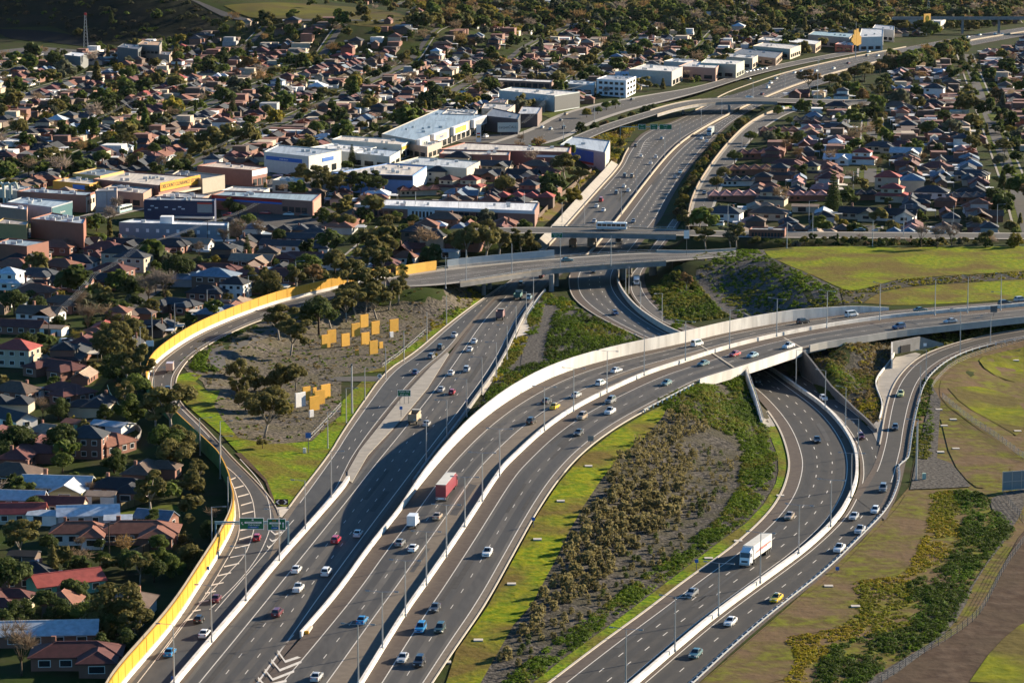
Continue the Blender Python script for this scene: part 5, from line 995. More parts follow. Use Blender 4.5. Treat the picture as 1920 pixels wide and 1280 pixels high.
# ------------------------------------------------------------------ shops, warehouses and other larger buildings
BPOLY = []
def top_pts(pts, h):
    out = []; zs = []
    for p in pts:
        z = 5.0+h
        for _ in range(4): w_ = un(p[0], p[1], z); z = float(TZ(w_.x, w_.y))+h
        zs.append(z); out.append(w_)
    zt = sum(zs)/len(zs)
    return [un(p[0], p[1], zt) for p in pts], zt
class Bld:
    def __init__(s, name, pts, h, wall, roof, label, cat='building', units=0, par=.45, roofm='objc'):
        P, zt = top_pts(pts, h); s.zt = zt; s.h = h; s.P = [(p.x, p.y) for p in P]; BPOLY.append(s.P)
        cx = sum(p[0] for p in s.P)/len(P); cy = sum(p[1] for p in s.P)/len(P); s.c = (cx, cy)
        s.t = thing(name, (cx, cy, zt-h), 0, label, cat)
        s.L = [(p[0]-cx, p[1]-cy) for p in s.P]; n = len(P)
        sz = max(max(abs(p[0]) for p in s.L), max(abs(p[1]) for p in s.L)); k = 1-.35/sz
        I = [(p[0]*k, p[1]*k) for p in s.L]
        vs = [(p[0],p[1],-2) for p in s.L]+[(p[0],p[1],h+par) for p in s.L]+[(p[0],p[1],h+par) for p in I]+[(p[0],p[1],h-.1) for p in I]
        a = sum(s.L[i][0]*s.L[(i+1)%n][1]-s.L[(i+1)%n][0]*s.L[i][1] for i in range(n)); s.ccw = a > 0
        fs = []
        for i in range(n):
            j = (i+1) % n
            for b in (0, n, 2*n): fs.append((b+i, b+j, b+n+j, b+n+i) if a > 0 else (b+j, b+i, b+n+i, b+n+j))
        mb = MB(); mb.add(vs, fs); s.wall = obj('wall', mb, M['objc'], s.t); s.wall.color = L4(wall)
        mb = MB(); mb.add([(p[0],p[1],h) for p in I], [tuple(range(n)) if a > 0 else tuple(range(n))[::-1]]); s.roof = obj('roof', mb, M['iron'], s.t); s.roof.color = L4(roof)
        for u in range(units*2+1):
            f1, f2 = random.uniform(.15,.85), random.uniform(.15,.85); A = [I[0][q_]*(1-f1)*(1-f2)+I[1][q_]*(1-f1)*f2+I[2][q_]*f1*f2+I[3][q_]*f1*(1-f2) for q_ in (0,1)]
            mb = MB(); mb.box((A[0],A[1],h+.55), (random.uniform(.9,2.2),random.uniform(.9,1.6),1.0)); obj('roof_unit', mb, M['steel'], s.t)
    def on(s, e, t0, t1, z0, z1, m, name, c=None, proud=.08, depth=.16):
        """a panel on wall edge e (corner e to corner e+1)"""
        a, b = s.L[e], s.L[(e+1) % len(s.L)]; d = (b[0]-a[0], b[1]-a[1]); ln = math.hypot(*d); nx, ny = d[1]/ln, -d[0]/ln
        if not s.ccw: nx, ny = -nx, -ny
        o_ = proud; x0, y0 = a[0]+d[0]*t0+nx*o_, a[1]+d[1]*t0+ny*o_; x1, y1 = a[0]+d[0]*t1+nx*o_, a[1]+d[1]*t1+ny*o_
        mb = MB(); mb.box(((x0+x1)/2, (y0+y1)/2, (z0+z1)/2), (math.hypot(x1-x0, y1-y0), depth, z1-z0), 0, math.atan2(y1-y0, x1-x0))
        o = obj(name, mb, M[m] if isinstance(m, str) else m, s.t)
        if c: o.color = L4(c)
        s.n = (nx, ny); s.mid = ((x0+x1)/2, (y0+y1)/2, (z0+z1)/2); return o
    def write(s, parent, txt, size, m='white', d=.14):
        a = math.atan2(s.n[0], -s.n[1]); return text(txt, parent, (s.mid[0]+s.n[0]*d, s.mid[1]+s.n[1]*d, s.mid[2]), size, M[m], rz=a)
    def windows(s, e, n, z0, z1, t0=.05, t1=.95, fill=.7, m='glass'):
        w_ = (t1-t0)/n
        for k in range(n): s.on(e, t0+w_*k+w_*(1-fill)/2, t0+w_*(k+1)-w_*(1-fill)/2, z0, z1, m, 'window')
CREAM, BRICK, PALE = (.58,.50,.40), (.22,.085,.055), (.50,.50,.47)
B_ = lambda *p: q('B', *p)
w = Bld('warehouse', [(625,326),(727,308),(800,313),(774,331)], 8, (.13,.24,.48), (.62,.55,.46), 'blue walled warehouse with cream roof and white end wall', units=5)
w.on(3,.0,1,6.2,8.2,'objc','fascia',(.02,.025,.05)); w.on(2,.02,.98,.5,7.6,'objc','end_cladding',(.6,.62,.62)); w.on(3,.72,.9,0,4,'objc','roller_door',(.16,.26,.45))
w = Bld('warehouse', [(495,286),(522,273),(640,283),(579,295)], 9, (.55,.54,.48), (.34,.38,.42), 'big pale warehouse with blue sign band and grey roof', units=1)
s_ = w.on(3,.15,.95,5.8,7.6,'sign_blue','sign'); w.write(s_, 'trade centre', 1.2); s_ = w.on(2,.25,.6,5.5,7.3,'sign_blue','sign'); w.windows(2, 3, .6, 3.6, .1,.9,.5)
w = Bld('shop', [(520,303),(535,296),(582,298),(578,306)], 4, (.3,.1,.04), (.2,.2,.2), 'low orange fronted shop before the big pale warehouse'); w.on(3,0,1,2.6,4.3,'orange_panel','fascia')
w = Bld('warehouse', [(622,263),(640,256),(775,264),(753,273)], 7, (.47,.48,.45), (.66,.58,.48), 'grey warehouse with cream roof and glazed shop end', units=2); w.windows(2, 3, .5, 4); s_ = w.on(2,.4,1,4.6,6.2,'yellow_panel','sign')
w = Bld('warehouse', [(575,279),(626,270),(706,277),(669,288)], 6, (.48,.50,.48), (.72,.70,.66), 'white roofed store between two larger warehouses', units=3)
w = Bld('long_hall', B_((72,1145),(130,1112),(1105,1136),(1080,1183)), 5.2, (.24,.13,.10), (.70,.70,.70), 'long white roofed brick hall with tall teal windows', units=4)
w.on(3,.0,1,4.3,5.7,'objc','fascia',(.6,.62,.63)); w.windows(3, 8, .6, 3.9, .2,.45,.85); w.windows(3, 6, 1, 3.6, .56,.68,.6); w.windows(3, 9, 1, 3.4, .72,.98,.6); w.on(3,.55,.70,.2,4.2,'objc','pale_bay',(.6,.64,.66),.04)
mb = MB(); 
w = Bld('warehouse', B_((550,838),(690,800),(1282,826),(1270,853)), 7, (.27,.10,.075), (.62,.55,.46), 'cream roofed brick warehouse beside the car yard', units=3); w.on(3,.55,1,0,6.8,'objc','grey_cladding',(.33,.34,.35)); w.on(3,.05,.25,4.6,5.6,'sign_white','sign')
w = Bld('warehouse', B_((545,862),(570,842),(945,850),(935,872)), 6.4, (.25,.09,.07), (.60,.53,.44), 'brick store front half with pale flat roof', units=2)
w = Bld('blue_shed', B_((1222,812),(1290,766),(1500,790),(1472,856)), 7, (.36,.38,.38), (.42,.46,.50), 'metal shed with bright blue end wall above the freeway'); w.on(3,.25,1,1.2,6.6,'objc','painted_wall',(.02,.10,.42)); w.on(3,.25,1,.0,1.2,'objc','painted_base',(.3,.05,.04)); w.on(2,.05,.98,.4,6.6,'objc','end_wall',(.55,.45,.36))
w = Bld('showroom', B_((225,752),(545,612),(800,647),(415,788)), 8, (.33,.30,.26), (.32,.40,.46), 'row of showrooms with white framed sign boxes over the pavement', units=3)
for (t0, t1, c, s) in ((.02,.22,(.25,.26,.27),''),(.32,.52,(.8,.55,.02),'SALE'),(.60,.80,(.42,.36,.28),'Showroom'),(.86,.99,(.3,.33,.3),'')):
    f_ = w.on(2, t0, t1, 4.2, 8.6, 'white', 'sign_box', None, 1.0, 1.9); s_ = w.on(2, t0+.02, t1-.02, 4.9, 7.9, 'objc', 'sign', c, 2.0, .12)
    if s: w.write(s_, s, 1.7, 'sign_blue')
w.windows(2, 14, .4, 3.6, .02,.98,.7)
w = Bld('apartment_hall', B_((880,508),(950,490),(1330,516),(1190,538)), 9, (.40,.44,.44), (.66,.62,.56), 'large pale windowless hall with dark glazed end', units=3); w.on(2,.0,1,.5,8.8,'objc','dark_cladding',(.06,.065,.07))
w = Bld('motel', B_((853,450),(870,437),(1185,450),(1172,464)), 7.5, (.20,.12,.09), (.62,.58,.53), 'two storey brown motel with a row of balconies')
for k in range(9): w.on(3, .03+k*.105, .11+k*.105, 3.8, 6.6, 'hollow_shade', 'balcony_shade'); w.on(3, .03+k*.105, .11+k*.105, .4, 3.0, 'hollow_shade', 'balcony_shade')  # flat dark panels paint the shade of the balcony recesses
w = Bld('office', B_((1425,444),(1480,425),(1645,430),(1590,454)), 10, (.72,.72,.72), (.35,.36,.38), 'white three storey office on the corner before the far bridge', units=1); [w.windows(3, 5, z, z+1.6, .05,.95,.6) for z in (1,4.2,7.4)]; [w.windows(2, 3, z, z+1.6, .05,.95,.6) for z in (1,4.2,7.4)]
w = Bld('shop', B_((1605,390),(1700,360),(1905,376),(1845,404)), 9, (.42,.38,.33), (.68,.64,.58), 'cream topped grey shop building right of the white office', units=2); w.windows(2, 3, .5, 3.5)
w = Bld('shop', B_((1560,450),(1640,420),(1800,410),(1790,425)), 5, (.55,.5,.44), (.5,.5,.5), 'low shop with awning beside the white office'); w.windows(2, 4, .5, 3)
w = Bld('carpet_shop', B_((800,650),(845,607),(1000,640),(985,670)), 8, (.03,.037,.055), (.16,.17,.19), 'dark navy walled shop behind a large pale shop sign')
w = Bld('factory', B_((783,608),(800,580),(970,588),(925,622)), 7, (.45,.36,.28), (.55,.50,.44), 'cream brick factory with saw tooth roof and a line of letters', units=2); s_ = w.on(3,.05,.95,4.2,6.4,'objc','sign',(.5,.42,.32)); w.write(s_, 'FURNITURE FACTORY', 1.6, 'black')
w = Bld('shop', B_((985,640),(1010,596),(1120,602),(1095,640)), 7, (.14,.09,.08), (.5,.5,.5), 'gabled brick shop beside the shopping road')
p = ug(*B_((930,775))[0]); t = ground_sign(p, 11, 3.6, 8.6, mat('pale_sign', (.40,.44,.42), .6), [('carpetCALL',2.0)], 'large pale sign reading carpetCALL on two posts', lm=M['black'], rz=.1)
t = thing('sign_tower', ug(*B_((766,795))[0]), .1, 'tall narrow white pylon sign beside the showrooms', 'sign'); mb = MB(); mb.box((0,0,4.6), (2.6,.6,9.6)); obj('pylon', mb, M['white'], t); mb = MB(); mb.box((0,-.32,3.0), (1.8,.06,1.1)); obj('panel', mb, M['yellow_panel'], t); mb = MB(); mb.box((0,-.32,4.6), (1.8,.06,.8)); obj('panel', mb, M['lamp_red'], t)
C_ = lambda *p: q('C', *p)
for (pts, h, wl_, rf, lb, win) in (
 (C_((-25,374),(60,342),(212,358),(185,384)), 8, (.38,.22,.17), (.62,.58,.52), 'brick and white shop with tall parapet near the far car yard', 3),
 (C_((100,354),(130,331),(345,342),(298,364)), 9, (.40,.42,.33), (.70,.66,.6), 'cream shed with pale green panelled front', 3),
 (C_((392,260),(450,240),(660,256),(600,278)), 7, (.50,.42,.32), (.60,.55,.48), 'long cream shop row by the far freeway', 5),
 (C_((556,234),(620,215),(772,232),(742,252)), 6, (.40,.30,.22), (.74,.72,.68), 'white roofed shop behind the cream row', 3),
 (C_((700,196),(735,176),(958,190),(930,214)), 8, (.30,.26,.22), (.30,.40,.42), 'glass topped hall left of the yellow emblem sign', 4),
 (C_((985,212),(1000,162),(1120,167),(1118,208)), 10, (.66,.64,.60), (.5,.5,.5), 'tall white building right of the yellow emblem sign', 3),
 (C_((1060,160),(1075,140),(1182,150),(1180,172)), 9, (.52,.50,.47), (.4,.4,.42), 'pale office block behind the tall white building', 4),
 (C_((1250,110),(1280,96),(1470,106),(1440,124)), 7, (.5,.47,.42), (.62,.6,.56), 'far pale hall at the foot of the lattice mast', 4),
 (C_((270,300),(330,272),(560,292),(520,330)), 5, (.28,.2,.15), (.16,.16,.16), 'wide dark roofed hall with brick walls', 4),
 (C_((370,18),(385,2),(575,4),(568,22)), 5, BRICK, (.3,.28,.26), 'x', 3)):
    if lb == 'x': continue
    w = Bld('shop', pts, h, wl_, rf, lb, units=1); w.windows(3, win, 1, 3.4); w.windows(2, win, 1, 3.4)
w = Bld('brick_shelter', q('F', (370,6),(385,-8),(578,-6),(570,10)), 4.2, BRICK, (.30,.28,.25), 'low brick pavilion with dark upright openings behind the mound'); [w.on(3,.05+k*.09,.11+k*.09,.3,3.4,'hollow_shade','opening_shade') for k in range(10)]  # pavilion openings are dark panels, their inner shade painted on
A_ = lambda *p: q('A', *p)
w = Bld('discount_store', A_((520,1004),(700,962),(1118,992),(885,1040)), 7, (.26,.12,.09), (.60,.52,.42), 'cream roofed store with long orange sign across its front', units=4)
s_ = w.on(2,.02,.98,4.6,8.4,'yellow_panel','sign',None,.4); w.write(s_, 'DISCOUNT CLEARANCE STORES', 2.3, 'black'); w.on(2,.0,1,2.6,3.4,'objc','awning',(.5,.42,.32),1.6,3.0)
w = Bld('shop', A_((295,1014),(430,985),(600,1004),(500,1034)), 6.5, (.52,.25,.03), (.60,.52,.42), 'orange walled shop with a cream roof', units=2); w.on(3,.05,.45,4.2,6.2,'sign_blue','sign')
w = Bld('brick_store', A_((1100,930),(1210,908),(1490,938),(1406,955)), 7.5, (.24,.10,.075), (.62,.50,.38), 'large red brick store with a stepped cream roof', units=1); w.windows(2, 3, .5, 3.5); w.on(2,.0,1,5.0,7.6,'white','fascia')
Bld('shop', A_((405,972),(540,942),(692,958),(560,988)), 7.5, (.45,.30,.10), (.17,.20,.22), 'dark roofed shop with a yellow parapet', units=1)
Bld('hall', A_((960,978),(1000,955),(1255,982),(1130,1004)), 6.5, (.42,.36,.28), (.06,.06,.065), 'dark ribbed roof hall beside the orange sign', units=2)
w = Bld('shop', A_((95,1073),(170,1052),(530,1076),(480,1096)), 7.5, (.26,.11,.08), (.30,.36,.40), 'long brick shop with a pale street front', units=3); w.on(2,0,1,0,7,'objc','facade',(.55,.48,.40)); w.windows(2, 3, 3.6, 5.6)
w = Bld('shop', A_((532,1072),(545,1058),(655,1050),(652,1068)), 9, (.38,.30,.28), (.4,.38,.36), 'tall pinkish billboard fronted shop', units=0); w.on(3,.05,.45,2.5,8.8,'objc','billboard',(.42,.35,.36)); w.on(3,.5,.95,2.5,8.8,'objc','billboard',(.45,.38,.38))
w = Bld('shop', A_((40,1132),(120,1106),(405,1128),(288,1162)), 6.5, (.30,.33,.36), (.36,.44,.50), 'blue roofed shop with a teal advertising wall', units=2); s_ = w.on(2,.02,.98,1.0,6.4,'objc','painted_wall',(.02,.10,.12)); w.write(s_, 'Furniture', 1.3)
w = Bld('shop', A_((-60,1152),(-20,1136),(155,1156),(150,1176)), 7, (.35,.2,.15), (.8,.8,.8), 'white roofed shop at the left edge with big pipes', units=1)
t = thing('ventilation_pipe', ug(*A_((25,1170))[0]), 0, 'fat pale green ventilation pipes bent over a roof', 'pipe'); mb = MB()
for x in (-3, 0, 3): mb.tube((x,0,0), (x,0,11), .55, n=10); mb.tube((x,0,11), (x+2.2,0,11.6), .55, n=10); mb.tube((x+2.2,0,11.6), (x+2.8,0,9), .55, n=10)
obj('duct', mb, M['objc'], t).color = L4((.5,.52,.45))
w = Bld('brick_shop', A_((170,1226),(290,1192),(480,1224),(466,1254)), 7.5, (.26,.10,.065), (.32,.36,.40), 'large red brick shop with a grey metal roof', units=6)
w = Bld('shop', A_((-30,1250),(20,1222),(160,1240),(150,1262)), 6, (.34,.24,.10), (.35,.3,.25), 'yellow fronted shop on the old street'); w.windows(2, 4, .4, 3)
w = Bld('mural_building', A_((803,1120),(860,1103),(1206,1112),(1196,1128)), 9, (.018,.027,.07), (.30,.32,.34), 'navy walled building with a painted mural and billboard', units=2); s_ = w.on(3,.03,.24,4.5,8.6,'objc','billboard',(.2,.22,.24)); w.on(3,.03,.24,8.0,8.7,'lamp_red','billboard_edge',None,.2); w.on(3,.0,.55,2.2,3.0,'steel','awning',None,1.2,2.2)
for k, (t0, z) in enumerate(((.42,5.6),(.47,6.4),(.55,5.4),(.66,6.2),(.8,5.8),(.86,6.6),(.9,5.0))): w.on(3, t0, t0+.045, z, z+.5, 'objc', 'mural_stroke', (.45,.5,.6))
w = Bld('grey_block', A_((664,1246),(745,1228),(1277,1246),(1268,1265)), 7.5, (.20,.25,.29), (.66,.68,.70), 'long blue grey block with a row of small windows', units=0); w.windows(3, 10, 4.2, 5.6, .03,.97,.28, 'white'); mb = MB(); mb.box((-4,0,8.9), (5,5,3)); obj('plant_room', mb, M['white'], w.t)
w.on(3,0,.5,1.6,2.2,'white','awning',None,1.0,2.0)
w = Bld('motor_shop', A_((1182,1092),(1250,1070),(1792,1087),(1745,1128)), 5.5, (.26,.12,.09), (.30,.38,.42), 'long brick shop with red and blue fascia stripes', units=2); w.on(3,.3,1,4.4,5.6,'lamp_red','fascia'); w.on(3,.3,1,3.6,4.4,'sign_blue','fascia',None,.1); w.windows(3, 4, .6, 2.8, .05,.3,.8); w.on(2,.05,.95,.3,5.2,'objc','end_wall',(.40,.22,.16))
Bld('shop', A_((1235,1068),(1300,1045),(1505,1056),(1470,1074)), 4.5, (.5,.48,.44), (.55,.52,.46), 'small flat roofed cream annex behind the striped shop')
Bld('brick_shed', q('D', (-30,84),(50,55),(272,72),(150,100)), 5, BRICK, (.26,.32,.36), 'brick workshop with a grey roof at the left edge', units=1)
w = Bld('modern_office', A_((655,266),(690,246),(802,256),(770,280)), 11, (.08,.09,.10), (.12,.12,.13), 'dark modern office block at the foot of the hill', units=1); w.windows(2, 3, 2, 9, .05,.95,.7)
w = Bld('modern_office', A_((765,252),(800,228),(903,236),(890,258)), 12, (.20,.18,.16), (.50,.32,.17), 'modern block with an orange flat roof', units=1); w.windows(3, 5, 2, 4); w.windows(3, 5, 5.5, 8)
Bld('hall', A_((360,310),(400,292),(492,300),(450,320)), 9, (.15,.16,.16), (.72,.72,.72), 'white flat roofed hall by the pond', units=0)
w = Bld('school_hall', A_((800,300),(830,286),(960,292),(945,312)), 6, (.35,.28,.22), (.12,.12,.13), 'brown low hall near the orange roofed block'); w.windows(3, 5, 1, 3)
for (pts, h, wl_, rf, lb, win) in (
 (B_((300,915),(430,880),(775,905),(700,945)), 7, (.46,.42,.34), (.50,.52,.52), 'pale stepped roof block above the slate roofed houses', 5),
 (B_((560,640),(600,610),(760,620),(740,645)), 8, (.38,.36,.33), (.60,.58,.54), 'pale flat roofed shop at the head of the showroom row', 3),
 (B_((480,690),(540,660),(700,670),(660,700)), 7, (.36,.34,.31), (.34,.42,.48), 'blue grey roof behind the showroom row', 0),
 (B_((820,575),(850,555),(930,560),(915,580)), 6, (.42,.34,.26), (.30,.20,.17), 'small tiled roof shop near the cream factory', 2),
 (B_((1010,560),(1040,545),(1150,550),(1135,568)), 6, (.30,.26,.22), (.56,.52,.48), 'low flat shop before the windowless hall', 3),
 (B_((1235,470),(1260,450),(1420,460),(1410,480)), 6, (.34,.38,.40), (.56,.57,.56), 'long low grey shed left of the white office', 3),
 (B_((1800,345),(1850,330),(1990,338),(1960,356)), 7, (.5,.46,.40), (.72,.70,.66), 'white roofed hall behind the cream topped shop', 2),
 (B_((40,855),(100,825),(330,845),(270,880)), 6, (.46,.46,.42), (.42,.47,.52), 'grey metal roof between the white store and the blue warehouse', 3),
 (B_((330,800),(420,770),(560,795),(480,825)), 6, (.40,.33,.27), (.58,.54,.48), 'cream roofed shop in front of the showroom row', 4),
 (A_((-20,1060),(60,1035),(190,1050),(150,1075)), 6.5, (.40,.38,.34), (.50,.50,.48), 'grey roofed store with rooftop vents at the left edge', 3),
 (A_((560,1062),(640,1030),(860,1050),(800,1085)), 6, (.34,.22,.16), (.58,.52,.44), 'cream roofed brick shop below the orange sign', 4),
 (A_((860,1100),(960,1075),(1180,1090),(1120,1112)), 5, (.38,.26,.20), (.40,.38,.36), 'low brown shop behind the navy mural walls', 3),
 (A_((1520,1010),(1570,990),(1700,1000),(1670,1020)), 5, (.42,.38,.33), (.52,.54,.55), 'small grey roofed shop by the brick store yard', 2),
 (A_((1850,960),(1905,940),(2050,950),(2020,975)), 6, (.40,.42,.42), (.56,.56,.54), 'low pale roofed shed before the big pale warehouse', 2),
 (C_((215,318),(250,300),(420,312),(390,330)), 7, (.44,.38,.30), (.56,.53,.48), 'flat cream hall behind the green fronted shed', 3),
 (C_((420,225),(450,210),(560,218),(545,234)), 6, (.42,.36,.30), (.62,.58,.52), 'small cream hall behind the long shop row', 2),
 (C_((850,250),(880,235),(960,240),(950,258)), 5, (.40,.12,.08), (.5,.4,.36), 'small red walled shop under the emblem sign', 2)):
    w = Bld('shop', pts, h, wl_, rf, lb, units=3)
    if win: w.windows(3, win, .8, 3.2); w.windows(2, max(2, win-1), .8, 3.2)
# emblem sign and masts
p = ug(*C_((965,326))[0]); t = thing('emblem_sign', p, rad(48), 'tall yellow stepped emblem sign on a grey pole', 'sign')
mb = MB(); mb.tube((0,0,-.5), (0,0,20), .35, .3); obj('pole', mb, M['steel'], t); mb = MB()
for (x, z0, z1) in ((-4.4,15,19),(-2.9,13.5,22),(-1.2,12,26.5),(1.3,11,27.5),(3.2,11.5,24),(4.7,12,20)): mb.box((x*1.15,0,15+(z0+z1-38)*.36), (1.7 if abs(x)>2 else 2.7,.8,(z1-z0)*.75))
obj('emblem', mb, M['yellow_panel'], t)
p = ug(*C_((1362,200))[0]); t = thing('square_sign', p, rad(45), 'square yellow sign above the far trees', 'sign'); mb = MB(); mb.box((0,0,14), (9,.6,7.5)); obj('board', mb, M['yellow_panel'], t); mb = MB(); mb.tube((0,-.4,14), (0,-.3,14), 2.4, n=18); obj('ring', mb, M['grass'], t); mb = MB(); mb.tube((0,.3,-.5), (0,.3,12), .3); obj('post', mb, M['steel'], t)
def lattice(p, h, wd, label, top=True):
    t = thing('lattice_mast', p, 0, label, 'mast'); mb = MB()
    for sx_ in (-1,1):
        for sy in (-1,1): mb.tube((sx_*wd,sy*wd,-.5), (sx_*wd*.3,sy*wd*.3,h), .10, .07, 4)
    n = int(h/2.5)
    for k in range(n):
        z0, z1 = k*h/n, (k+1)*h/n; a, b = wd*(1-.7*z0/h), wd*(1-.7*z1/h)
        for s in ((-1,-1,1,-1),(1,-1,1,1),(1,1,-1,1),(-1,1,-1,-1)): mb.tube((s[0]*a,s[1]*a,z0), (s[2]*b,s[3]*b,z1), .045, n=4)
    obj('lattice', mb, M['steel'], t)
    if top: mb = MB(); mb.box((0,0,h+.6), (1.6,1.6,1.8)); obj('head', mb, M['lamp_red'], t)
lattice(ug(*A_((480,275))[0]), 26, 1.7, 'tall lattice tower with a red head by the pond'); lattice(ug(*C_((1370,130))[0]), 20, 1.5, 'thin lattice mast above the far trees on the right', False)
p = ug(*C_((1460,122))[0]); br = un(1785,36,18), un(1960,30,18); mb = MB(); mb.box((0,0,-1), ((br[1]-br[0]).length+80,7,1.6)); mb.box((0,-3.4,.3), ((br[1]-br[0]).length+80,.3,1.2))
o = thing('far_overbridge', (br[0]+br[1])/2, 0, 'far grey bridge crossing the freeway at the top right edge', 'bridge'); obj('deck', mb, M['concrete_grey'], o); mb = MB(); [mb.box((x,0,-10), (1.5,4,18)) for x in (-30,0,30)]; obj('pier', mb, M['concrete_grey'], o)
# bus shelter like panel screen at the right edge and green cabinet
p = ug(*q1('I',1785,215)); t = thing('panel_screen', p, rad(18), 'clear panelled screen on a steel frame at the right edge', 'screen')
mb = MB()
for k in range(7): mb.box((k*2.6,0,2.6), (.16,.16,5.4))
for z in (.5,2.6,5.1): mb.box((7.8,0,z), (15.6,.14,.14))
obj('frame', mb, M['steel'], t); mb = MB(); mb.box((7.8,.05,2.8), (15.6,.04,4.6)); obj('panel', mb, mat('screen_panel', (.20,.24,.26), .3, spec=.5), t)
t = thing('cabinet', ug(*q1('I',1347,148)), 0, 'pale green roadside cabinet on the gravel', 'cabinet'); mb = MB(); mb.box((0,0,.9), (.9,.7,1.8)); obj('box', mb, M['objc'], t).color = L4((.35,.5,.42)); mb = MB(); mb.box((0,0,.05), (1.5,1.2,.2)); obj('plinth', mb, M['concrete'], t)
t = thing('mast_pole', ug(*q1('I',1303,150)), 0, 'thick grey pole beside the green cabinet', 'light pole'); mb = MB(); mb.tube((0,0,-.3), (0,0,15), .28, .2, 8); obj('pole', mb, M['steel'], t); mb = MB(); mb.tube((0,0,-.2), (0,0,.3), .6, .6, 8); obj('footing', mb, M['concrete'], t)
t = thing('mast_pole', ug(*q1('E',60,1030)), 0, 'thick grey pole on the mulch left of the exit road', 'light pole'); mb = MB(); mb.tube((0,0,-.3), (0,0,14), .3, .22, 8); obj('pole', mb, M['steel'], t); mb = MB(); mb.box((0,0,14.2), (.5,.5,.5)); obj('camera', mb, M['steel_dark'], t)
t = thing('cabinet', ug(*q1('D',1700,1250)), 0, 'small pale cabinet in the grass fork', 'cabinet'); mb = MB(); mb.box((0,0,.75), (.8,.6,1.5)); obj('box', mb, M['white'], t); mb = MB(); mb.box((0,0,.05), (1.2,1,.2)); obj('plinth', mb, M['concrete'], t)
# drain pits set in the grass
def pit(r, x, y, place):
    mb = MB(); mb.box((0,0,.06), (1.9,1.5,.3)); o = obj('drain_pit', mb, M['concrete']); o.location = ug(*q1(r, x, y)); o.location.z += .2; tag(o, None, 'drain', 'concrete drain pits in the grass'); later(o, 'pale concrete drain pit', place)
for p in ((1380,75),(1225,270),(1095,484),(950,733),(765,1047),(585,1170)): pit('H', *p, 'in the long grass strip by the curve')
for p in ((545,240),(310,493),(145,590)): pit('I', *p, 'in the grass by the underpass road')
for p in ((815,745),(965,858)): pit('I', *p, 'in the dry grass beside the guard rail')
for p in ((1430,1010),(1510,1065),(1460,1100),(1440,1247),(1525,1228),(1870,1130),(1860,735)): pit('F', *p, 'in the rough field')
# wire fences
def fence(px, label, h=1.8, every=4.0, m='steel_dark', dens=5, world=None):
    C = chaikin([tuple(ug(*p)) for p in px], 1) if world is None else world; mb = MB()
    for z in np.linspace(.15, h-.05, dens): wallmb(mb, C, .03, z, z+.045)
    o = tag(obj('wire_fence', mb, M[m]), label, 'fence'); posts_on(o, C, every, h+.15, .09, M[m]); return o
fence(q('I',(1110,1290),(1300,1150),(1500,1035),(1650,920),(1720,800),(1800,640),(1905,500)), 'wire fence along the stony track at lower right', every=3.5)
fence(q('F',(1450,945),(1600,1070),(1750,1165),(1905,1285))+q('I',(1960,50)), 'pale mesh fence crossing the rough field', 1.7, 4, 'steel', 6)
fence(q('I',(1790,240),(1830,300),(1905,390)), 'short wire fence below the panelled screen', every=3)
fence(q('F',(1390,890),(1420,840),(1500,760),(1640,700),(1905,620)), 'low post and rail fence outside the slip road guard rail', 1.2, 3, 'concrete', 3)
fence(q('E',(230,770),(340,690),(470,575)), 'pale post and rail fence on the edge of the mulch', 1.1, 2.5, 'white', 2)
fence(q('D',(1725,1175),(1800,1100),(1905,985)), 'pale post and rail fence above the grass fork', 1.1, 2.5, 'white', 2)
# timber paling fences
def paling(px, label, h=2.0, c=(.20,.14,.10)):
    C = chaikin([tuple(ug(*p)) for p in px], 1); mb = MB(); wallmb(mb, C, .12, -.4, h); o = tag(obj('paling_fence', mb, M['objc']), label, 'fence'); o.color = L4(c); posts_on(o, offset(C,.12), 2.7, h+.05, .12, M['bark']); return o
paling(q('B',(1085,1240),(1190,1130),(1280,1060),(1380,975),(1445,935)), 'brown paling fence between houses and freeway slope')
paling(q('A',(650,665),(720,625),(830,575)), 'sunlit cream fence beside a lawn in the suburb', 2.0, (.42,.34,.2))
paling(q('G',(690,600),(780,565),(870,530)), 'dark paling fence behind the tiled brick house')
paling(q('G',(590,340),(700,310),(810,275)), 'clipped paling fence beside the sunny lawn', 1.8, (.16,.12,.05))
paling(q('D',(600,900),(615,950),(680,1030)), 'teal metal fence beside the lawn', 1.8, (.05,.16,.18))
paling(q('D',(705,1100),(770,1120),(795,1160),(740,1210),(680,1230)), 'curved grey garden fence by the white shed', 1.7, (.22,.2,.18))
paling(q('D',(270,620),(330,590),(370,565)), 'brown fence along the left hand street', 1.6, (.16,.09,.07))
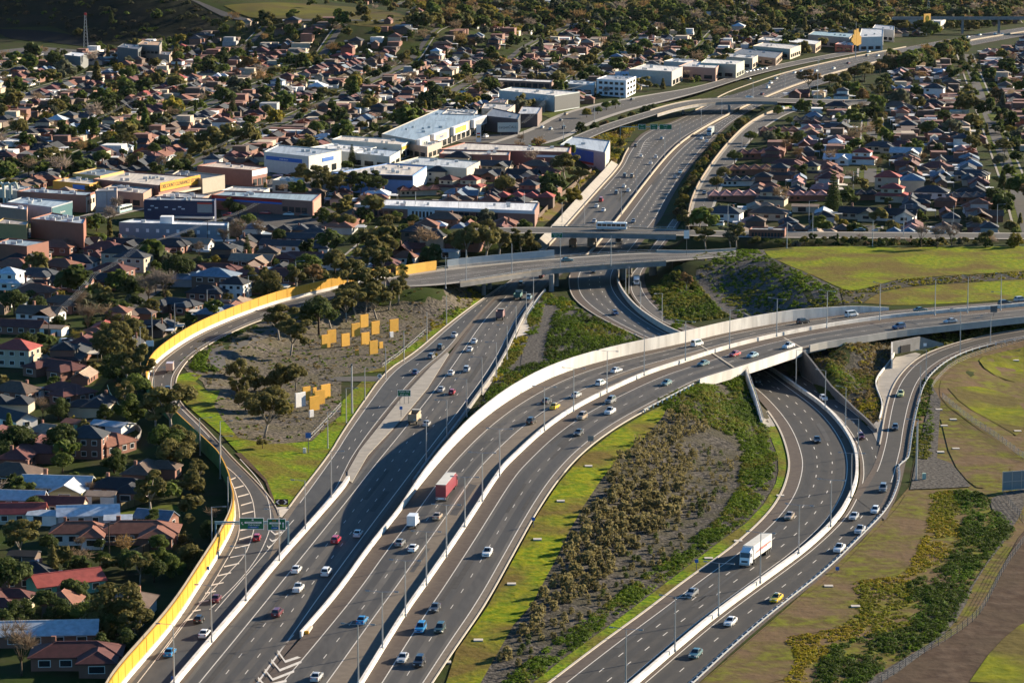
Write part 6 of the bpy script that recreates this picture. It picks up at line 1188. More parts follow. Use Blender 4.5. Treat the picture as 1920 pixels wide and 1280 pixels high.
# ------------------------------------------------------------------ houses
def hip(mb, x0, x1, y0, y1, z, p, e=.5, caps=None):
    x0 -= e; x1 += e; y0 -= e; y1 += e; lx, ly = x1-x0, y1-y0
    if lx >= ly: r = ly/2; A, B = (x0+r,(y0+y1)/2,z+r*p), (x1-r,(y0+y1)/2,z+r*p)
    else: r = lx/2; A, B = ((x0+x1)/2,y0+r,z+r*p), ((x0+x1)/2,y1-r,z+r*p)
    c = [(x0,y0,z),(x1,y0,z),(x1,y1,z),(x0,y1,z)]; d = [(q_[0],q_[1],z-.22) for q_ in c]
    vs = c+[A,B]+d
    fs = [(0,1,5,4),(1,2,5),(2,3,4,5),(3,0,4)] if lx >= ly else [(0,1,4),(1,2,5,4),(2,3,5),(3,0,4,5)]
    mb.add(vs, fs+[(1,0,6,7),(2,1,7,8),(3,2,8,9),(0,3,9,6),(6,9,8,7)])
    if caps is not None:
        for s, t_ in ([(0,A),(3,A),(1,B),(2,B)] if lx >= ly else [(0,A),(1,A),(2,B),(3,B)]): caps.tube(c[s], t_, .11, n=4)
        caps.tube(A, B, .12, n=4)
def gable(mb, wl_, x0, x1, y0, y1, z, p, axis='x', e=.45, caps=None):
    """gable roof with ridge along axis; triangles of the end walls go to wl_"""
    if axis == 'x': r = (y1-y0)/2; yc = (y0+y1)/2; pr = [(y0-e, z-e*p), (yc, z+r*p), (y1+e, z-e*p)]; f = lambda a, t_: (a, t_[0], t_[1]); a0, a1 = x0-e, x1+e
    else: r = (x1-x0)/2; xc = (x0+x1)/2; pr = [(x0-e, z-e*p), (xc, z+r*p), (x1+e, z-e*p)]; f = lambda a, t_: (t_[0], a, t_[1]); a0, a1 = y0-e, y1+e
    T = [f(a0,t_) for t_ in pr]+[f(a1,t_) for t_ in pr]; D_ = [(v[0],v[1],v[2]-.2) for v in T]
    F = [(0,3,4,1),(1,4,5,2),(6,7,10,9),(7,8,11,10),(0,1,7,6),(1,2,8,7),(3,9,10,4),(4,10,11,5),(0,6,9,3),(2,5,11,8)]
    mb.add(T+D_, F)
    for a in (a0+e+.02, a1-e-.02):
        q_ = [f(a,(pr[0][0]+e, z)), f(a,(pr[1][0], pr[1][1]-.2)), f(a,(pr[2][0]-e, z))]; wl_.add(q_+[q_[0]], [(0,1,2),(2,1,0)])
    if caps is not None: caps.tube(T[1], T[4], .12, n=4)
HK = {}
def house_parts(kind):
    if kind in HK: return HK[kind]
    W, R, K, CH, WN = MB(), MB(), MB(), MB(), []
    p = .45
    def body(x0,x1,y0,y1,z0,z1): W.box(((x0+x1)/2,(y0+y1)/2,(z0+z1)/2), (x1-x0,y1-y0,z1-z0))
    def win(x, y, z, wd, h, ax): WN.append((x,y,z,wd,h,ax))
    if kind == 'hip': body(-7,7,-5,5,-2,2.9); hip(R,-7,7,-5,5,2.9,p,.55,K); CH.box((3,2.2,4.2),(.8,.8,3)); [win(x,-5,1.6,1.8,1.2,'y') for x in (-4.5,-.5,4)]; [win(7,y,1.6,1.5,1.2,'x') for y in (-2.5,2)]
    elif kind == 'ell': body(-7.5,7.5,-3,5,-2,2.9); body(1,7,-8,-3,-2,2.9); hip(R,-7.5,7.5,-3,5,2.9,p,.55,K); hip(R,1.02,6.98,-8,1,2.93,p,.55,K); CH.box((-4,2,4.2),(.8,.8,3.2)); [win(x,-3,1.6,1.9,1.2,'y') for x in (-5.2,-1.6)]; win(4,-8,1.6,2.6,1.3,'y'); [win(7.5,y,1.6,1.6,1.2,'x') for y in (-.5,3)]; win(7,-6,1.6,1.4,1.2,'x')
    elif kind == 'gable_ell': body(-7.5,7.5,-2.5,5,-2,2.9); body(.5,7,-7.5,-2.5,-2,2.9); gable(R,W,-7.5,7.5,-2.5,5,2.9,.55,'x',.45,K); gable(R,W,.5,7,-7.5,1,2.92,.55,'y',.45,K); CH.box((-3,2.4,4.6),(.8,.8,3.4)); [win(x,-2.5,1.6,1.8,1.2,'y') for x in (-5,-2)]; win(3.7,-7.5,1.6,2.4,1.3,'y'); [win(7.5,y,1.6,1.6,1.2,'x') for y in (0,3)]
    elif kind == 'two': body(-6.5,6.5,-5,5,-2,2.9); hip(R,-6.5,6.5,-5,5,2.9,.36,.5,K); body(-4.5,4.0,-3,4.5,2.9,5.9); hip(R,-4.5,4.0,-3,4.5,5.9,p,.5,K); [win(x,-3,4.7,1.4,1.1,'y') for x in (-2.5,1.6)]; [win(x,-5,1.6,1.9,1.2,'y') for x in (-3.5,.4,4)]; [win(6.5,y,1.6,1.6,1.2,'x') for y in (-2,2.5)]; win(4.0,1,4.7,1.4,1.1,'x')
    elif kind == 'tall': body(-6,6,-5,5,-2,5.8); hip(R,-6,6,-5,5,5.8,p,.55,K); [win(x,-5,z,1.6,1.2,'y') for x in (-3.6,0,3.6) for z in (1.5,4.4)]; [win(6,y,z,1.5,1.2,'x') for y in (-2.4,2.4) for z in (1.5,4.4)]
    elif kind == 'tee': body(-8,8,-2,5,-2,2.9); body(-7,-2,-6,-2,-2,2.9); body(2.5,7.5,-6.5,-2,-2,2.9); hip(R,-8,8,-2,5,2.9,p,.5,K); hip(R,-7,-2,-6,1,2.92,p,.5,K); hip(R,2.5,7.5,-6.5,1,2.94,p,.5,K); [win(x,y,1.6,2.0,1.2,'y') for x, y in ((-4.5,-6),(5,-6.5),(.2,-2))]; [win(8,y,1.6,1.5,1.2,'x') for y in (0,3)]
    elif kind == 'long': body(-8.5,8.5,-3.5,3.5,-2,2.8); gable(R,W,-8.5,8.5,-3.5,3.5,2.8,.5,'x',.4,K); [win(x,-3.5,1.5,1.6,1.2,'y') for x in (-6,-2,2,6)]; win(8.5,0,1.5,1.6,1.2,'x')
    elif kind == 'units':
        body(-13,13,-3.5,3.5,-2,2.8)
        for k in range(4): x = -9.75+k*6.5; hip(R, x-3.2, x+3.2, -4.2-.2*(k%2), 4, 2.85+.04*k, .52, .4, K)
        [win(x,-3.5,1.5,1.6,1.2,'y') for x in (-11,-8,-4.5,-1.5,2,5,8.5,11.5)]
    elif kind == 'shed': body(-4,4,-3,3,-2,2.6); gable(R,W,-4,4,-3,3,2.6,.25,'x',.25); win(-1,-3,1.3,2.4,2.0,'y')
    wm = W.mesh('wall', M['wall_paint']); rm = R.mesh('roof', M['roof']); km = K.mesh('ridge_capping', M['roof']); cm = CH.mesh('chimney', M['wall_paint']) if CH.v else None
    wn = []
    for (x,y,z,wd,h,ax) in WN:
        fr, gl_ = MB(), MB()
        if ax == 'y': fr.box((x,y-.02,z),(wd+.24,.12,h+.24)); gl_.box((x,y-.07,z),(wd,.06,h)); gl_.box
        else: fr.box((x+.02,y,z),(.12,wd+.24,h+.24)); gl_.box((x+.07,y,z),(.06,wd,h))
        wn.append((fr.mesh('window', M['white']), gl_.mesh('pane', M['glass'])))
    VE = MB(); yb = 5.0 if kind != 'long' and kind != 'shed' else 3.5; VE.box((1.5,yb+2.4,2.5),(6.5,4.4,.16)); VE.box((-5.2,yb+1.6,2.3),(3.4,3.0,.14)); [VE.box((x,yb+4.4,1),(.14,.14,3)) for x in (-1.4,4.4)]
    HK[kind] = (wm, rm, km, cm, wn, VE.mesh('verandah', M['objc']), VE, W, R); return HK[kind]
ROOFS = {'slate grey':(.045,.052,.062),'charcoal':(.025,.028,.034),'terracotta':(.21,.085,.055),'maroon':(.12,.04,.036),'brown':(.12,.08,.06),'pink':(.30,.15,.14),'pale steel':(.50,.55,.60),'grey blue':(.16,.21,.27),'red':(.30,.06,.05),'tan':(.30,.22,.16)}
WALLS = {'brick':(.22,.105,.075),'cream':(.48,.40,.30),'white':(.70,.69,.66),'brown':(.13,.09,.07),'grey':(.35,.35,.35),'teal':(.10,.32,.26),'yellow':(.62,.52,.26)}
SHAPE = {'hip':'hip-roofed','ell':'L-shaped','gable_ell':'gabled','two':'two-level','tall':'two-storey','tee':'twin-winged','long':'long gabled','units':'zigzag-roofed','shed':'small'}
OCC = []
def house(p, rz, kind, roof, wall, sx=1.0, sy=1.0, detail=2, label=None, jitter=.16):
    wm, rm, km, cm, wn, vm, *_ = house_parts(kind)
    t = thing('shed' if kind == 'shed' else 'house', p, rz, label, 'shed' if kind == 'shed' else 'house'); t.scale = (sx, sy, 1.0 if sx > .75 else .9)
    j = 1+random.uniform(-jitter, jitter); rc = tuple(c*j for c in ROOFS[roof])
    link('wall', wm, t).color = L4(WALLS[wall]); link('roof', rm, t).color = L4(rc)
    if detail >= 1 and km.vertices: link('ridge_capping', km, t).color = L4(tuple(min(.6,c*1.45+.02) for c in rc))
    if detail >= 1 and cm: link('chimney', cm, t).color = L4(WALLS['brick'])
    for k, (fm, gm_) in enumerate(wn[:99 if detail >= 2 else 3]):
        f_ = link('window', fm if detail >= 2 else gm_, t)
        if detail >= 2: link('pane', gm_, f_)
    if kind not in ('shed','units') and random.random() < .5: link('verandah', vm, t).color = L4(random.choice([(.62,.62,.60),(.5,.52,.54),(.36,.38,.40),(.55,.50,.42)]))
    OCC.append((p.x, p.y, 8.5*max(sx,.5)*(1.6 if kind == 'units' else 1)))
    t['group'] = 'suburban houses'; return t
BASE = -7.0
HL = []  # hand placed: region,x,y,kind,rot,roof,wall,sx,sy,label or None
def hl(r, x, y, kind, rot, roof, wall, sx=1, sy=1, label=None): HL.append((r,x,y,kind,rot,roof,wall,sx,sy,label))
hl('G',300,260,'gable_ell',0,'pale steel','yellow',1.15,1.1,'cream yellow cottage with pale steel gabled roofs'); hl('G',60,185,'hip',-10,'brown','brick',.95,1,'brown tiled house at the left edge behind the cream cottage'); hl('G',660,265,'ell',-5,'charcoal','brick',.95,.9,'dark roofed brick house under the big gum')
hl('G',430,520,'ell',10,'terracotta','white',.85,.9,'white walled house with a ribbed terracotta roof'); hl('G',760,520,'ell',8,'terracotta','brick',1.2,1.05,'large brick house with a terracotta tiled roof beside the lawn'); hl('G',480,410,'long',15,'pale steel','grey',.85,.9,'pale metal garage behind the white walled house'); hl('G',650,435,'shed',12,'pale steel','white',.8,.8,'little metal carport beside the terracotta roof')
hl('G',860,425,'long',-12,'grey blue','brick',.55,.8,'flat steel lean-to behind the terracotta brick house'); hl('G',350,800,'long',35,'red','teal',.9,1.1,'teal walled house with a plain red roof'); hl('G',250,1090,'long',12,'pale steel','brick',1.15,1.2,'low house with a wide pale steel roof'); hl('G',410,1225,'ell',10,'maroon','brick',1.15,1,'maroon tiled house at the bottom edge of the picture')
hl('G',560,300,'shed',0,'tan','white',.9,.9,'small white outbuilding beside the dark roofed house'); hl('G',330,345,'long',0,'maroon','cream',.7,.7,'low maroon roofed house below the cream cottage'); hl('G',150,760,'hip',10,'charcoal','brown',.8,.8,'dark roofed house half hidden by the bushy trees'); hl('G',60,400,'long',10,'red','cream',.9,.9,'red roofed house at the left edge'); hl('G',90,320,'long',0,'pale steel','brick',.8,.7,'pale green roofed shed at the left edge'); hl('G',235,410,'shed',0,'pale steel','white',.9,.9,'white roofed carport near the left edge'); hl('G',480,30,'tall',0,'slate grey','brick',.8,.8,'two storey brick house half hidden behind round trees'); hl('G',120,640,'shed',0,'charcoal','brown',.8,.8,'dark small shed near the parked dark car')
hl('D',90,770,'tall',-8,'red','cream',.95,.9,'bright red roofed two storey house at the left edge'); hl('D',300,830,'tee',-30,'maroon','brick',1.15,1,'wide maroon roofed house with a skylight'); hl('D',360,965,'ell',-35,'maroon','brick',1.05,.9,'maroon hipped house with a pale flat extension'); hl('D',610,1155,'shed',-20,'pale steel','white',1.35,1.1,'white gabled shed by the curved fence'); hl('D',430,1140,'shed',-20,'terracotta','teal',1.0,.9,'small green walled shed with rusty roof'); hl('D',580,1250,'ell',-25,'terracotta','brick',.9,.9,'terracotta house with two lit hips beside the white shed'); hl('D',50,1110,'long',-40,'slate grey','white',.9,1,'dark long roof shed at the left edge'); hl('D',80,960,'hip',-20,'brown','brick',.9,.8,'brown roofed house with brick chimney at the left edge'); hl('D',260,1190,'ell',-20,'tan','brick',.7,.7,'tan roofed house between round trees'); hl('D',160,950,'shed',-15,'grey blue','white',1.1,.9,'pale carport roof beside the brown house')
for a in (('D',210,520,'gable_ell',-8,'brown','white'),('D',190,395,'hip',-5,'terracotta','brick'),('D',350,460,'ell',-12,'brown','brick'),('D',665,215,'tall',-5,'charcoal','cream'),('D',590,330,'ell',-10,'charcoal','brick'),('D',390,345,'gable_ell',0,'charcoal','brick'),('D',620,275,'hip',-8,'maroon','brick'),('D',120,215,'hip',-5,'charcoal','brick'),('D',330,250,'hip',-10,'terracotta','brick'),('D',70,250,'hip',-5,'terracotta','brick'),('D',430,225,'hip',-5,'charcoal','white'),('D',150,185,'ell',-8,'charcoal','brick'),('D',310,145,'hip',-5,'terracotta','brick'),('D',690,130,'gable_ell',-8,'charcoal','brick'),('D',580,150,'hip',-5,'maroon','brick'),('D',440,120,'gable_ell',-8,'charcoal','cream'),('D',820,165,'hip',-8,'maroon','brick'),('D',950,130,'ell',-8,'charcoal','brick'),('D',1060,120,'long',-8,'tan','white'),('D',740,240,'tall',-8,'slate grey','cream'),('D',40,340,'two',-8,'pale steel','white'),('D',200,300,'ell',-8,'slate grey','brick'),('D',290,600,'shed',-8,'tan','white'),('D',100,590,'long',-8,'maroon','brick'),
 ('D',1200,350,'tall',-8,'grey blue','brown',1.25,1),('D',1310,385,'tall',-10,'charcoal','white',.75,.8),('D',1150,400,'hip',-8,'charcoal','brick',.9,.8),('D',1190,270,'tee',-8,'maroon','brick',1.2,1),('D',980,470,'tee',-20,'slate grey','brick',1,.9),('D',1400,300,'hip',-8,'maroon','brick'),('D',1560,305,'hip',-8,'maroon','brick'),('D',1700,205,'tee',-8,'maroon','brick',1.4,1),('D',1400,220,'gable_ell',-8,'tan','brick',1.1,1),('D',1570,130,'long',-8,'slate grey','white'),('D',1760,75,'hip',-8,'slate grey','white'),('D',1840,220,'ell',-8,'slate grey','white'),('D',1650,90,'long',-8,'slate grey','brick')):
    hl(*a)
for a in (('E',430,105,'tall',-8,'slate grey','brown',1,.8),('E',520,140,'tall',-8,'slate grey','cream',.8,.9),('E',690,130,'hip',-8,'maroon','brick'),('E',360,195,'hip',-8,'terracotta','white',.6,.6),('E',600,165,'shed',0,'pale steel','white'),('E',470,190,'shed',0,'grey blue','brown'),('B',570,1262,'hip',-5,'brown','brick',1,1),('B',430,1095,'units',20,'maroon','cream',.7,1),('B',540,1020,'tall',-8,'charcoal','cream',.75,.8),('B',655,945,'tall',-8,'charcoal','cream',1,.8),('B',720,1080,'two',-8,'red','cream',.9,.9),('B',800,1010,'gable_ell',-8,'slate grey','brick'),('B',920,1080,'ell',-8,'brown','brick'),('B',1050,1110,'two',-8,'slate grey','brick',.9,.9),('B',1150,1080,'two',-8,'slate grey','brick',.9,.9),('B',1090,960,'hip',-8,'brown','brick'),('B',1010,1010,'gable_ell',-8,'charcoal','grey'),('B',600,1080,'two',-20,'maroon','cream',.8,.9),('B',860,960,'gable_ell',-8,'slate grey','cream'),('B',1130,1000,'hip',-8,'maroon','brick')):
    hl(*a)
for a in (('C',280,1130,'units',8,'pink','brick',.8,1.3),('C',690,1125,'units',5,'pink','brick',.75,1.1),('C',500,1150,'two',-8,'slate grey','cream'),('C',1180,1130,'two',-8,'red','cream',1.1,1),('C',1150,1060,'tall',-8,'red','cream',.9,.8),('C',970,1120,'units',8,'charcoal','brick',.75,1),('C',380,980,'units',10,'terracotta','brick',.8,1.1),('C',590,950,'ell',-8,'maroon','cream'),('C',770,960,'ell',-8,'terracotta','cream'),('C',330,1040,'units',8,'slate grey','white',.7,1),('C',1010,920,'two',-8,'red','white'),('C',870,920,'gable_ell',-8,'pale steel','white',.9,.9),('C',540,760,'units',8,'terracotta','brick',.8,1.2),('C',430,890,'units',10,'maroon','brick',.8,1.2),('C',720,700,'units',10,'charcoal','cream',.8,1.3),('C',1250,885,'gable_ell',-8,'pale steel','cream'),('C',1110,850,'ell',-8,'slate grey','cream'),('C',1230,850,'hip',-8,'maroon','brick'),('C',990,1230,'gable_ell',-8,'charcoal','cream',1.1,1),('C',1200,1240,'gable_ell',-8,'charcoal','white',1.1,1),('C',490,1230,'hip',-8,'brown','cream',1.1,1),('C',240,1230,'hip',-8,'slate grey','white'),('C',1400,1110,'hip',-8,'slate grey','white'),('C',1620,1010,'tee',-8,'slate grey','cream'),('C',1620,1140,'units',8,'slate grey','brick',.8,1.2),('C',1420,970,'hip',-8,'maroon','cream'),('C',1410,545,'tall',-8,'slate grey','white'),('C',690,620,'hip',-8,'brown','white'),('C',870,620,'hip',-8,'charcoal','cream'),('C',1200,620,'hip',-8,'brown','cream'),('C',1400,610,'hip',-8,'charcoal','cream'),('C',720,1000,'two',-8,'slate grey','yellow',.9,.9),('C',550,1010,'two',-8,'slate grey','brick',.9,.9),('C',690,1190,'shed',0,'tan','cream',1.4,1)):
    hl(*a)
# ------------------------------------------------------------------ where things may stand
RD = np.full(GX.shape, 1e9)
for r in ROADS.values(): RD = np.minimum(RD, rdist(GX, GY, r)[0])
FD = np.minimum(np.minimum(rdist(GX, GY, FW)[0], rdist(GX, GY, INB)[0]), rdist(GX, GY, RAMP)[0]-1.5)
def samp(G, x, y):
    i = np.clip(np.searchsorted(gx, x)-1, 0, len(gx)-2); j = np.clip(np.searchsorted(gy, y)-1, 0, len(gy)-2)
    i = i+((x-gx[i]) > (gx[i+1]-gx[i])/2); j = j+((y-gy[j]) > (gy[j+1]-gy[j])/2); return G[j, i]
def wpoly(px): return [(p.x, p.y) for p in [ug(*a) for a in px]]
ZONE = wpoly([(150,1320),(425,960),(418,900),(330,812),(265,748),(262,695),(325,635),(560,548),(740,508),(1010,468),(1010,436),(1290,446),(1990,452),(1990,1330)])
HILLZ = wpoly(q('A', (-100,150),(330,165),(640,250),(940,230),(1230,150),(1500,125),(2250,125),(2330,70),(2100,20),(1700,5),(1200,-30),(-100,-30)))
PONDZ = wpoly(q('A', (-20,330),(650,285),(700,250),(240,165),(-100,150)))
YARD = [wpoly(q('A',(1230,1180),(1480,1150),(1800,1150),(1905,1200),(1905,1290),(1270,1290))), wpoly(q('B',(540,780),(1010,740),(1060,790),(700,800))), wpoly(q('C',(560,600),(650,570),(1100,560),(1100,600),(800,605)))]
WOODZ = wpoly(q('C',(600,470),(1100,330),(1280,290),(1160,440),(1140,520),(1040,560),(800,540),(640,530)))
HEDGE = wpoly([(1262,424),(1275,372),(1300,322),(1335,280),(1362,250),(1396,222),(1412,222),(1380,262),(1345,305),(1312,360),(1292,424)])
def one(P, x, y): return bool(inpoly(np.array([x]), np.array([y]), P)[0])
def clear(x, y, r, trees=False):
    if samp(RD, x, y) < r: return False
    for P in BPOLY:
        if abs(P[0][0]-x) < 90 and abs(P[0][1]-y) < 260:
            A = np.array([x]), np.array([y])
            if inpoly(*A, P)[0] or dline(*A, P, True)[0] < r*.9: return False
    return True
def seen(p, m=25): x, y = pj(*p); return -m < x < 1920+m and -30 < y < 1280+60
# hidden freeway: would a thing of height h here stand in front of the freeway pavement?
def blocks(x, y, h):
    n = h*y/(CAM_H-h)
    k = max(2, int(n/12)); T = y+np.linspace(4, n, k); X = x*(T/y)
    return any(bool((samp(FD, X+dx, T) < -1).any()) for dx in (-h*.3, 0, h*.4))
LAND = {'the cream yellow cottage':(105,930),'the terracotta brick house':(260,1010),'the teal walled house':(118,1110),'the white gabled shed':(205,818),'the bright red roofed house':(30,690),'the yellow wall bend':(300,650),'the old brick shop row':(60,455),'the long blue grey block':(320,440),'the striped shop':(500,385),'the long white hall':(840,400),'the blue warehouse':(700,345),'the big pale warehouse':(560,315),'the orange sign store':(270,345),'the red brick store':(435,330),'the pylon sign':(895,268),'the white office':(1155,175),'the brown motel':(980,160),'the windowless hall':(1000,190),'the pond tower':(160,100),'the orange roofed block':(280,95),'the far grass hill':(640,80),'the sunlit cream fence':(240,215),'the emblem sign':(1600,90),'the far junction':(1560,192),'the small bright park':(1890,215),'the Norfolk pine':(1565,400),'the pink zigzag roofs':(1365,385),'the zigzag maroon roofs':(1440,300),'the service road':(1370,300),'the brick pavilion':(1440,440),'the lattice mast':(1740,50),'the loop ramp':(1240,215),'the left edge':(10,330),'the right edge':(1915,330),'the old gum cluster':(910,460),'the dark wood':(1560,150),'the middle suburb':(800,150),'the far left houses':(330,200),'the far centre trees':(1100,60),'the top left slope':(420,110),'the far right houses':(1800,290),'the left side street':(250,560),'the car yard':(900,258)}
LW = {k: ug(*v) for k, v in LAND.items()}
def near(p):
    b = None
    pp = pj(*p)
    for k, (a, c) in LAND.items():
        d = math.hypot(pp[0]-a, (pp[1]-c)*2.2)
        if b is None or d < b[0]: b = (d, k)
    return 'near '+b[1]
# ------------------------------------------------------------------ place the houses
for (r,x,y,kind,rot,roof,wall,sx,sy,label) in HL:
    p = ug(*q1(r, x, y)); p = p+Vector((0, 4.5*sy, 0)); p.z = float(TZ(p.x, p.y))
    t = house(p, rad(BASE+rot), kind, roof, wall, sx, sy, 2 if r in 'GD' else 1, label)
    if not label: later(t, f'{roof} {SHAPE[kind]} {wall}-walled {t["category"]}', near(p))
nH = len(HL)
cand = []
ca, sa = math.cos(rad(BASE)), math.sin(rad(BASE))
PALR = {'L': [('slate grey',7),('charcoal',6),('terracotta',3),('maroon',5),('brown',4),('red',.6),('pale steel',.7),('tan',.7),('grey blue',2)], 'R': [('slate grey',6),('charcoal',4),('terracotta',4),('maroon',6),('brown',4),('pink',2),('pale steel',1),('tan',1),('grey blue',2)]}
def pick(L): return random.choices([a for a, _ in L], [b for _, b in L])[0]
STREETS = []
for i in range(-16, 18):
    xs = i*66.0+11
    for side in (-1, 1):
        for k in range(0, 215):
            v = 560+k*14.6
            if (k % 16) in (0,): continue
            u = xs+side*(18.5+random.uniform(-1.5,1.5)); X0 = u*ca-0*sa
            x = u*ca-(v-1200)*sa; y = u*sa+(v-1200)*ca+1200
            # the grid runs slightly right of the view direction
            if y > 3450: continue
            cand.append((x, y+random.uniform(-2,2), side))
            if random.random() < .62: u = xs+side*33; cand.append((u*ca-(v-1200)*sa+random.uniform(-1.5,1.5), u*sa+(v-1200)*ca+1200+random.uniform(-5,5), side*2))
occ = [(a,b,c) for a,b,c in OCC]
good = []
for (x, y, side) in cand:
    z = float(TZ(x, y)); 
    if not seen((x, y, z)): continue
    if one(ZONE, x, y) or one(HILLZ, x, y) or one(PONDZ, x, y) or one(WOODZ, x, y) or one(HEDGE, x, y) or any(one(P, x, y) for P in YARD): continue
    if not clear(x, y, 11): continue
    if any(abs(a-x) < 22 and abs(b-y) < 22 and math.hypot(a-x, b-y) < c+(5.2 if abs(side) < 2 else 3.6) for a, b, c in occ): continue
    if blocks(x, y, 5): continue
    py = pj(x, y, z)[1]
    if py < 75 and random.random() < .55: continue
    if random.random() < .05: continue
    good.append((x, y, z, side)); occ.append((x, y, 5.6 if abs(side) < 2 else 4.2))
good.sort(key=lambda g: g[1])
FARV, FARF, FART, FARM = [], [], [], []
nInd = 0
mesh_np = {}
def far_part(mb, p, rz, sx, sy, c, mi):
    V = np.array(mb.v); cs, sn = math.cos(rz), math.sin(rz); X, Y = V[:,0]*sx, V[:,1]*sy
    W = np.stack([X*cs-Y*sn+p[0], X*sn+Y*cs+p[1], V[:,2]+p[2]], 1)
    b = sum(len(v) for v in FARV); FARV.append(W); FART.append(np.tile(np.array(c), (len(W),1)))
    for f_ in mb.f: FARF.append([i+b for i in f_]); FARM.append(mi)
for (x, y, z, side) in good:
    kind = random.choices(['hip','ell','gable_ell','two','tall','tee','long','units'], [5,6,3,3,1,4,1,1.2])[0]
    back = abs(side) > 1; rz = rad(BASE)+(math.pi/2 if side > 0 else -math.pi/2)+random.choice([0,0,0,math.pi])+rad(random.uniform(-4,4))
    if kind == 'units': rz = rad(BASE)+random.choice([0, math.pi])
    roof = pick(PALR['R' if x > 60 else 'L']); wall = random.choices(['brick','cream','white','brown','grey'], [7,3,1.6,4,1])[0]
    sx, sy = random.uniform(.82,1.0), random.uniform(.85,1.08)
    if back: sx *= .68; sy *= .75; kind = random.choice(['hip','ell','long','gable_ell'])
    p = Vector((x, y, z))
    if nInd+nH < 298:
        t = house(p, rz, kind, roof, wall, sx, sy, 1 if y < 1800 else 0); nInd += 1
        later(t, f'{roof} {SHAPE[kind]} {wall}-walled house', near(p))
    else:
        *_, VE, W, R = house_parts(kind); far_part(W, p, rz, sx, sy, WALLS[wall], 0)
        if random.random() < .4: far_part(VE, p, rz, sx, sy, random.choice([(.62,.62,.60),(.45,.47,.5),(.3,.32,.34)]), 0); j = random.uniform(.85,1.15); far_part(R, p, rz, sx, sy, tuple(c*j for c in ROOFS[roof]), 1)
        OCC.append((x, y, 8))
if FARV:
    me = bpy.data.meshes.new('distant_houses'); V = np.concatenate(FARV); me.from_pydata(V.tolist(), [], FARF); T = np.concatenate(FART)
    me.materials.append(M['roof_tint']); a = me.attributes.new('tint', 'FLOAT_COLOR', 'POINT'); a.data.foreach_set('color', np.concatenate([T, np.ones((len(T),1))],1).astype(np.float32).ravel())
    tag(link('distant_houses', me), 'mass of small distant suburban houses with grey and red roofs', kind='stuff')
print('houses', nH, nInd, len(good))
# streets of the suburb
for i in range(-16, 18):
    xs = i*66.0+11; P = []
    segs = []; cur = []
    for v in np.arange(900, 3300, 12.0):
        u = xs; x = u*ca-(v-1200)*sa; y = u*sa+(v-1200)*ca+1200
        ok = not (one(ZONE, x, y) or one(HILLZ, x, y) or one(PONDZ, x, y) or one(WOODZ, x, y) or one(HEDGE, x, y)) and clear(x, y, 9) and seen((x, y, 3), 40)
        ok = ok and not any(abs(a-x) < 12 and abs(b-y) < 12 for a, b, c in OCC)
        if ok: cur.append((x, y, float(TZ(x, y))+.12))
        elif cur: segs.append(cur); cur = []
    if cur: segs.append(cur)
    segs = [s for s in segs if len(s) > 4]
    if segs:
        mb, mv, mk = MB(), MB(), MB()
        for s in segs:
            C = np.array(s); ribbon(mb, offset(C,-2.9), offset(C,2.9))
            for sd_ in (-1,1): A, B = offset(C, sd_*3.0), offset(C, sd_*5.2); (ribbon(mv, A, B) if sd_ > 0 else ribbon(mv, B, A)); A, B = offset(C, sd_*5.3), offset(C, sd_*6.3); (ribbon(mk, A, B) if sd_ > 0 else ribbon(mk, B, A))
        o = tag(obj('suburban_street', mb, M['street']), 'straight grey suburban street between house rows', kind='structure')
        tag(obj('nature_strip', mv, M['verge']), 'grass strips along a suburban street', kind='structure'); tag(obj('footpath', mk, M['slab']), 'pale footpaths along a suburban street', kind='structure')
# ------------------------------------------------------------------ plants
def quads(P, Nn, S, asp=1.0, rng=RNG):
    n = len(P); Nn = Nn/(np.linalg.norm(Nn, axis=1)[:, None]+1e-9); a = rng.normal(size=(n,3)); t = np.cross(Nn, a); t /= np.linalg.norm(t, axis=1)[:, None]+1e-9; b = np.cross(Nn, t)
    S = S[:, None]; t, b = t*S*asp, b*S
    V = np.stack([P-t-b*.6, P+t*.7-b, P+t+b*.6, P-t*.7+b], 1).reshape(-1, 3); return V, np.arange(4*n).reshape(n, 4)
def blob(c, r, n, flat=.8, ls=.3, rng=RNG, upb=.35):
    d = rng.normal(size=(n,3)); d /= np.linalg.norm(d, axis=1)[:, None]; rr = rng.uniform(.55, 1.05, n)[:, None]
    P = np.array(c)+d*rr*np.array([r, r, r*flat]); Nn = d+rng.normal(size=(n,3))*.38+np.array([0,0,upb]); return quads(P, Nn, ls*rng.uniform(.55,1.15,n))
def cat(L):
    V, F, b = [], [], 0
    for v, f_ in L: V.append(v); F.append(f_+b); b += len(v)
    return np.concatenate(V), np.concatenate(F)
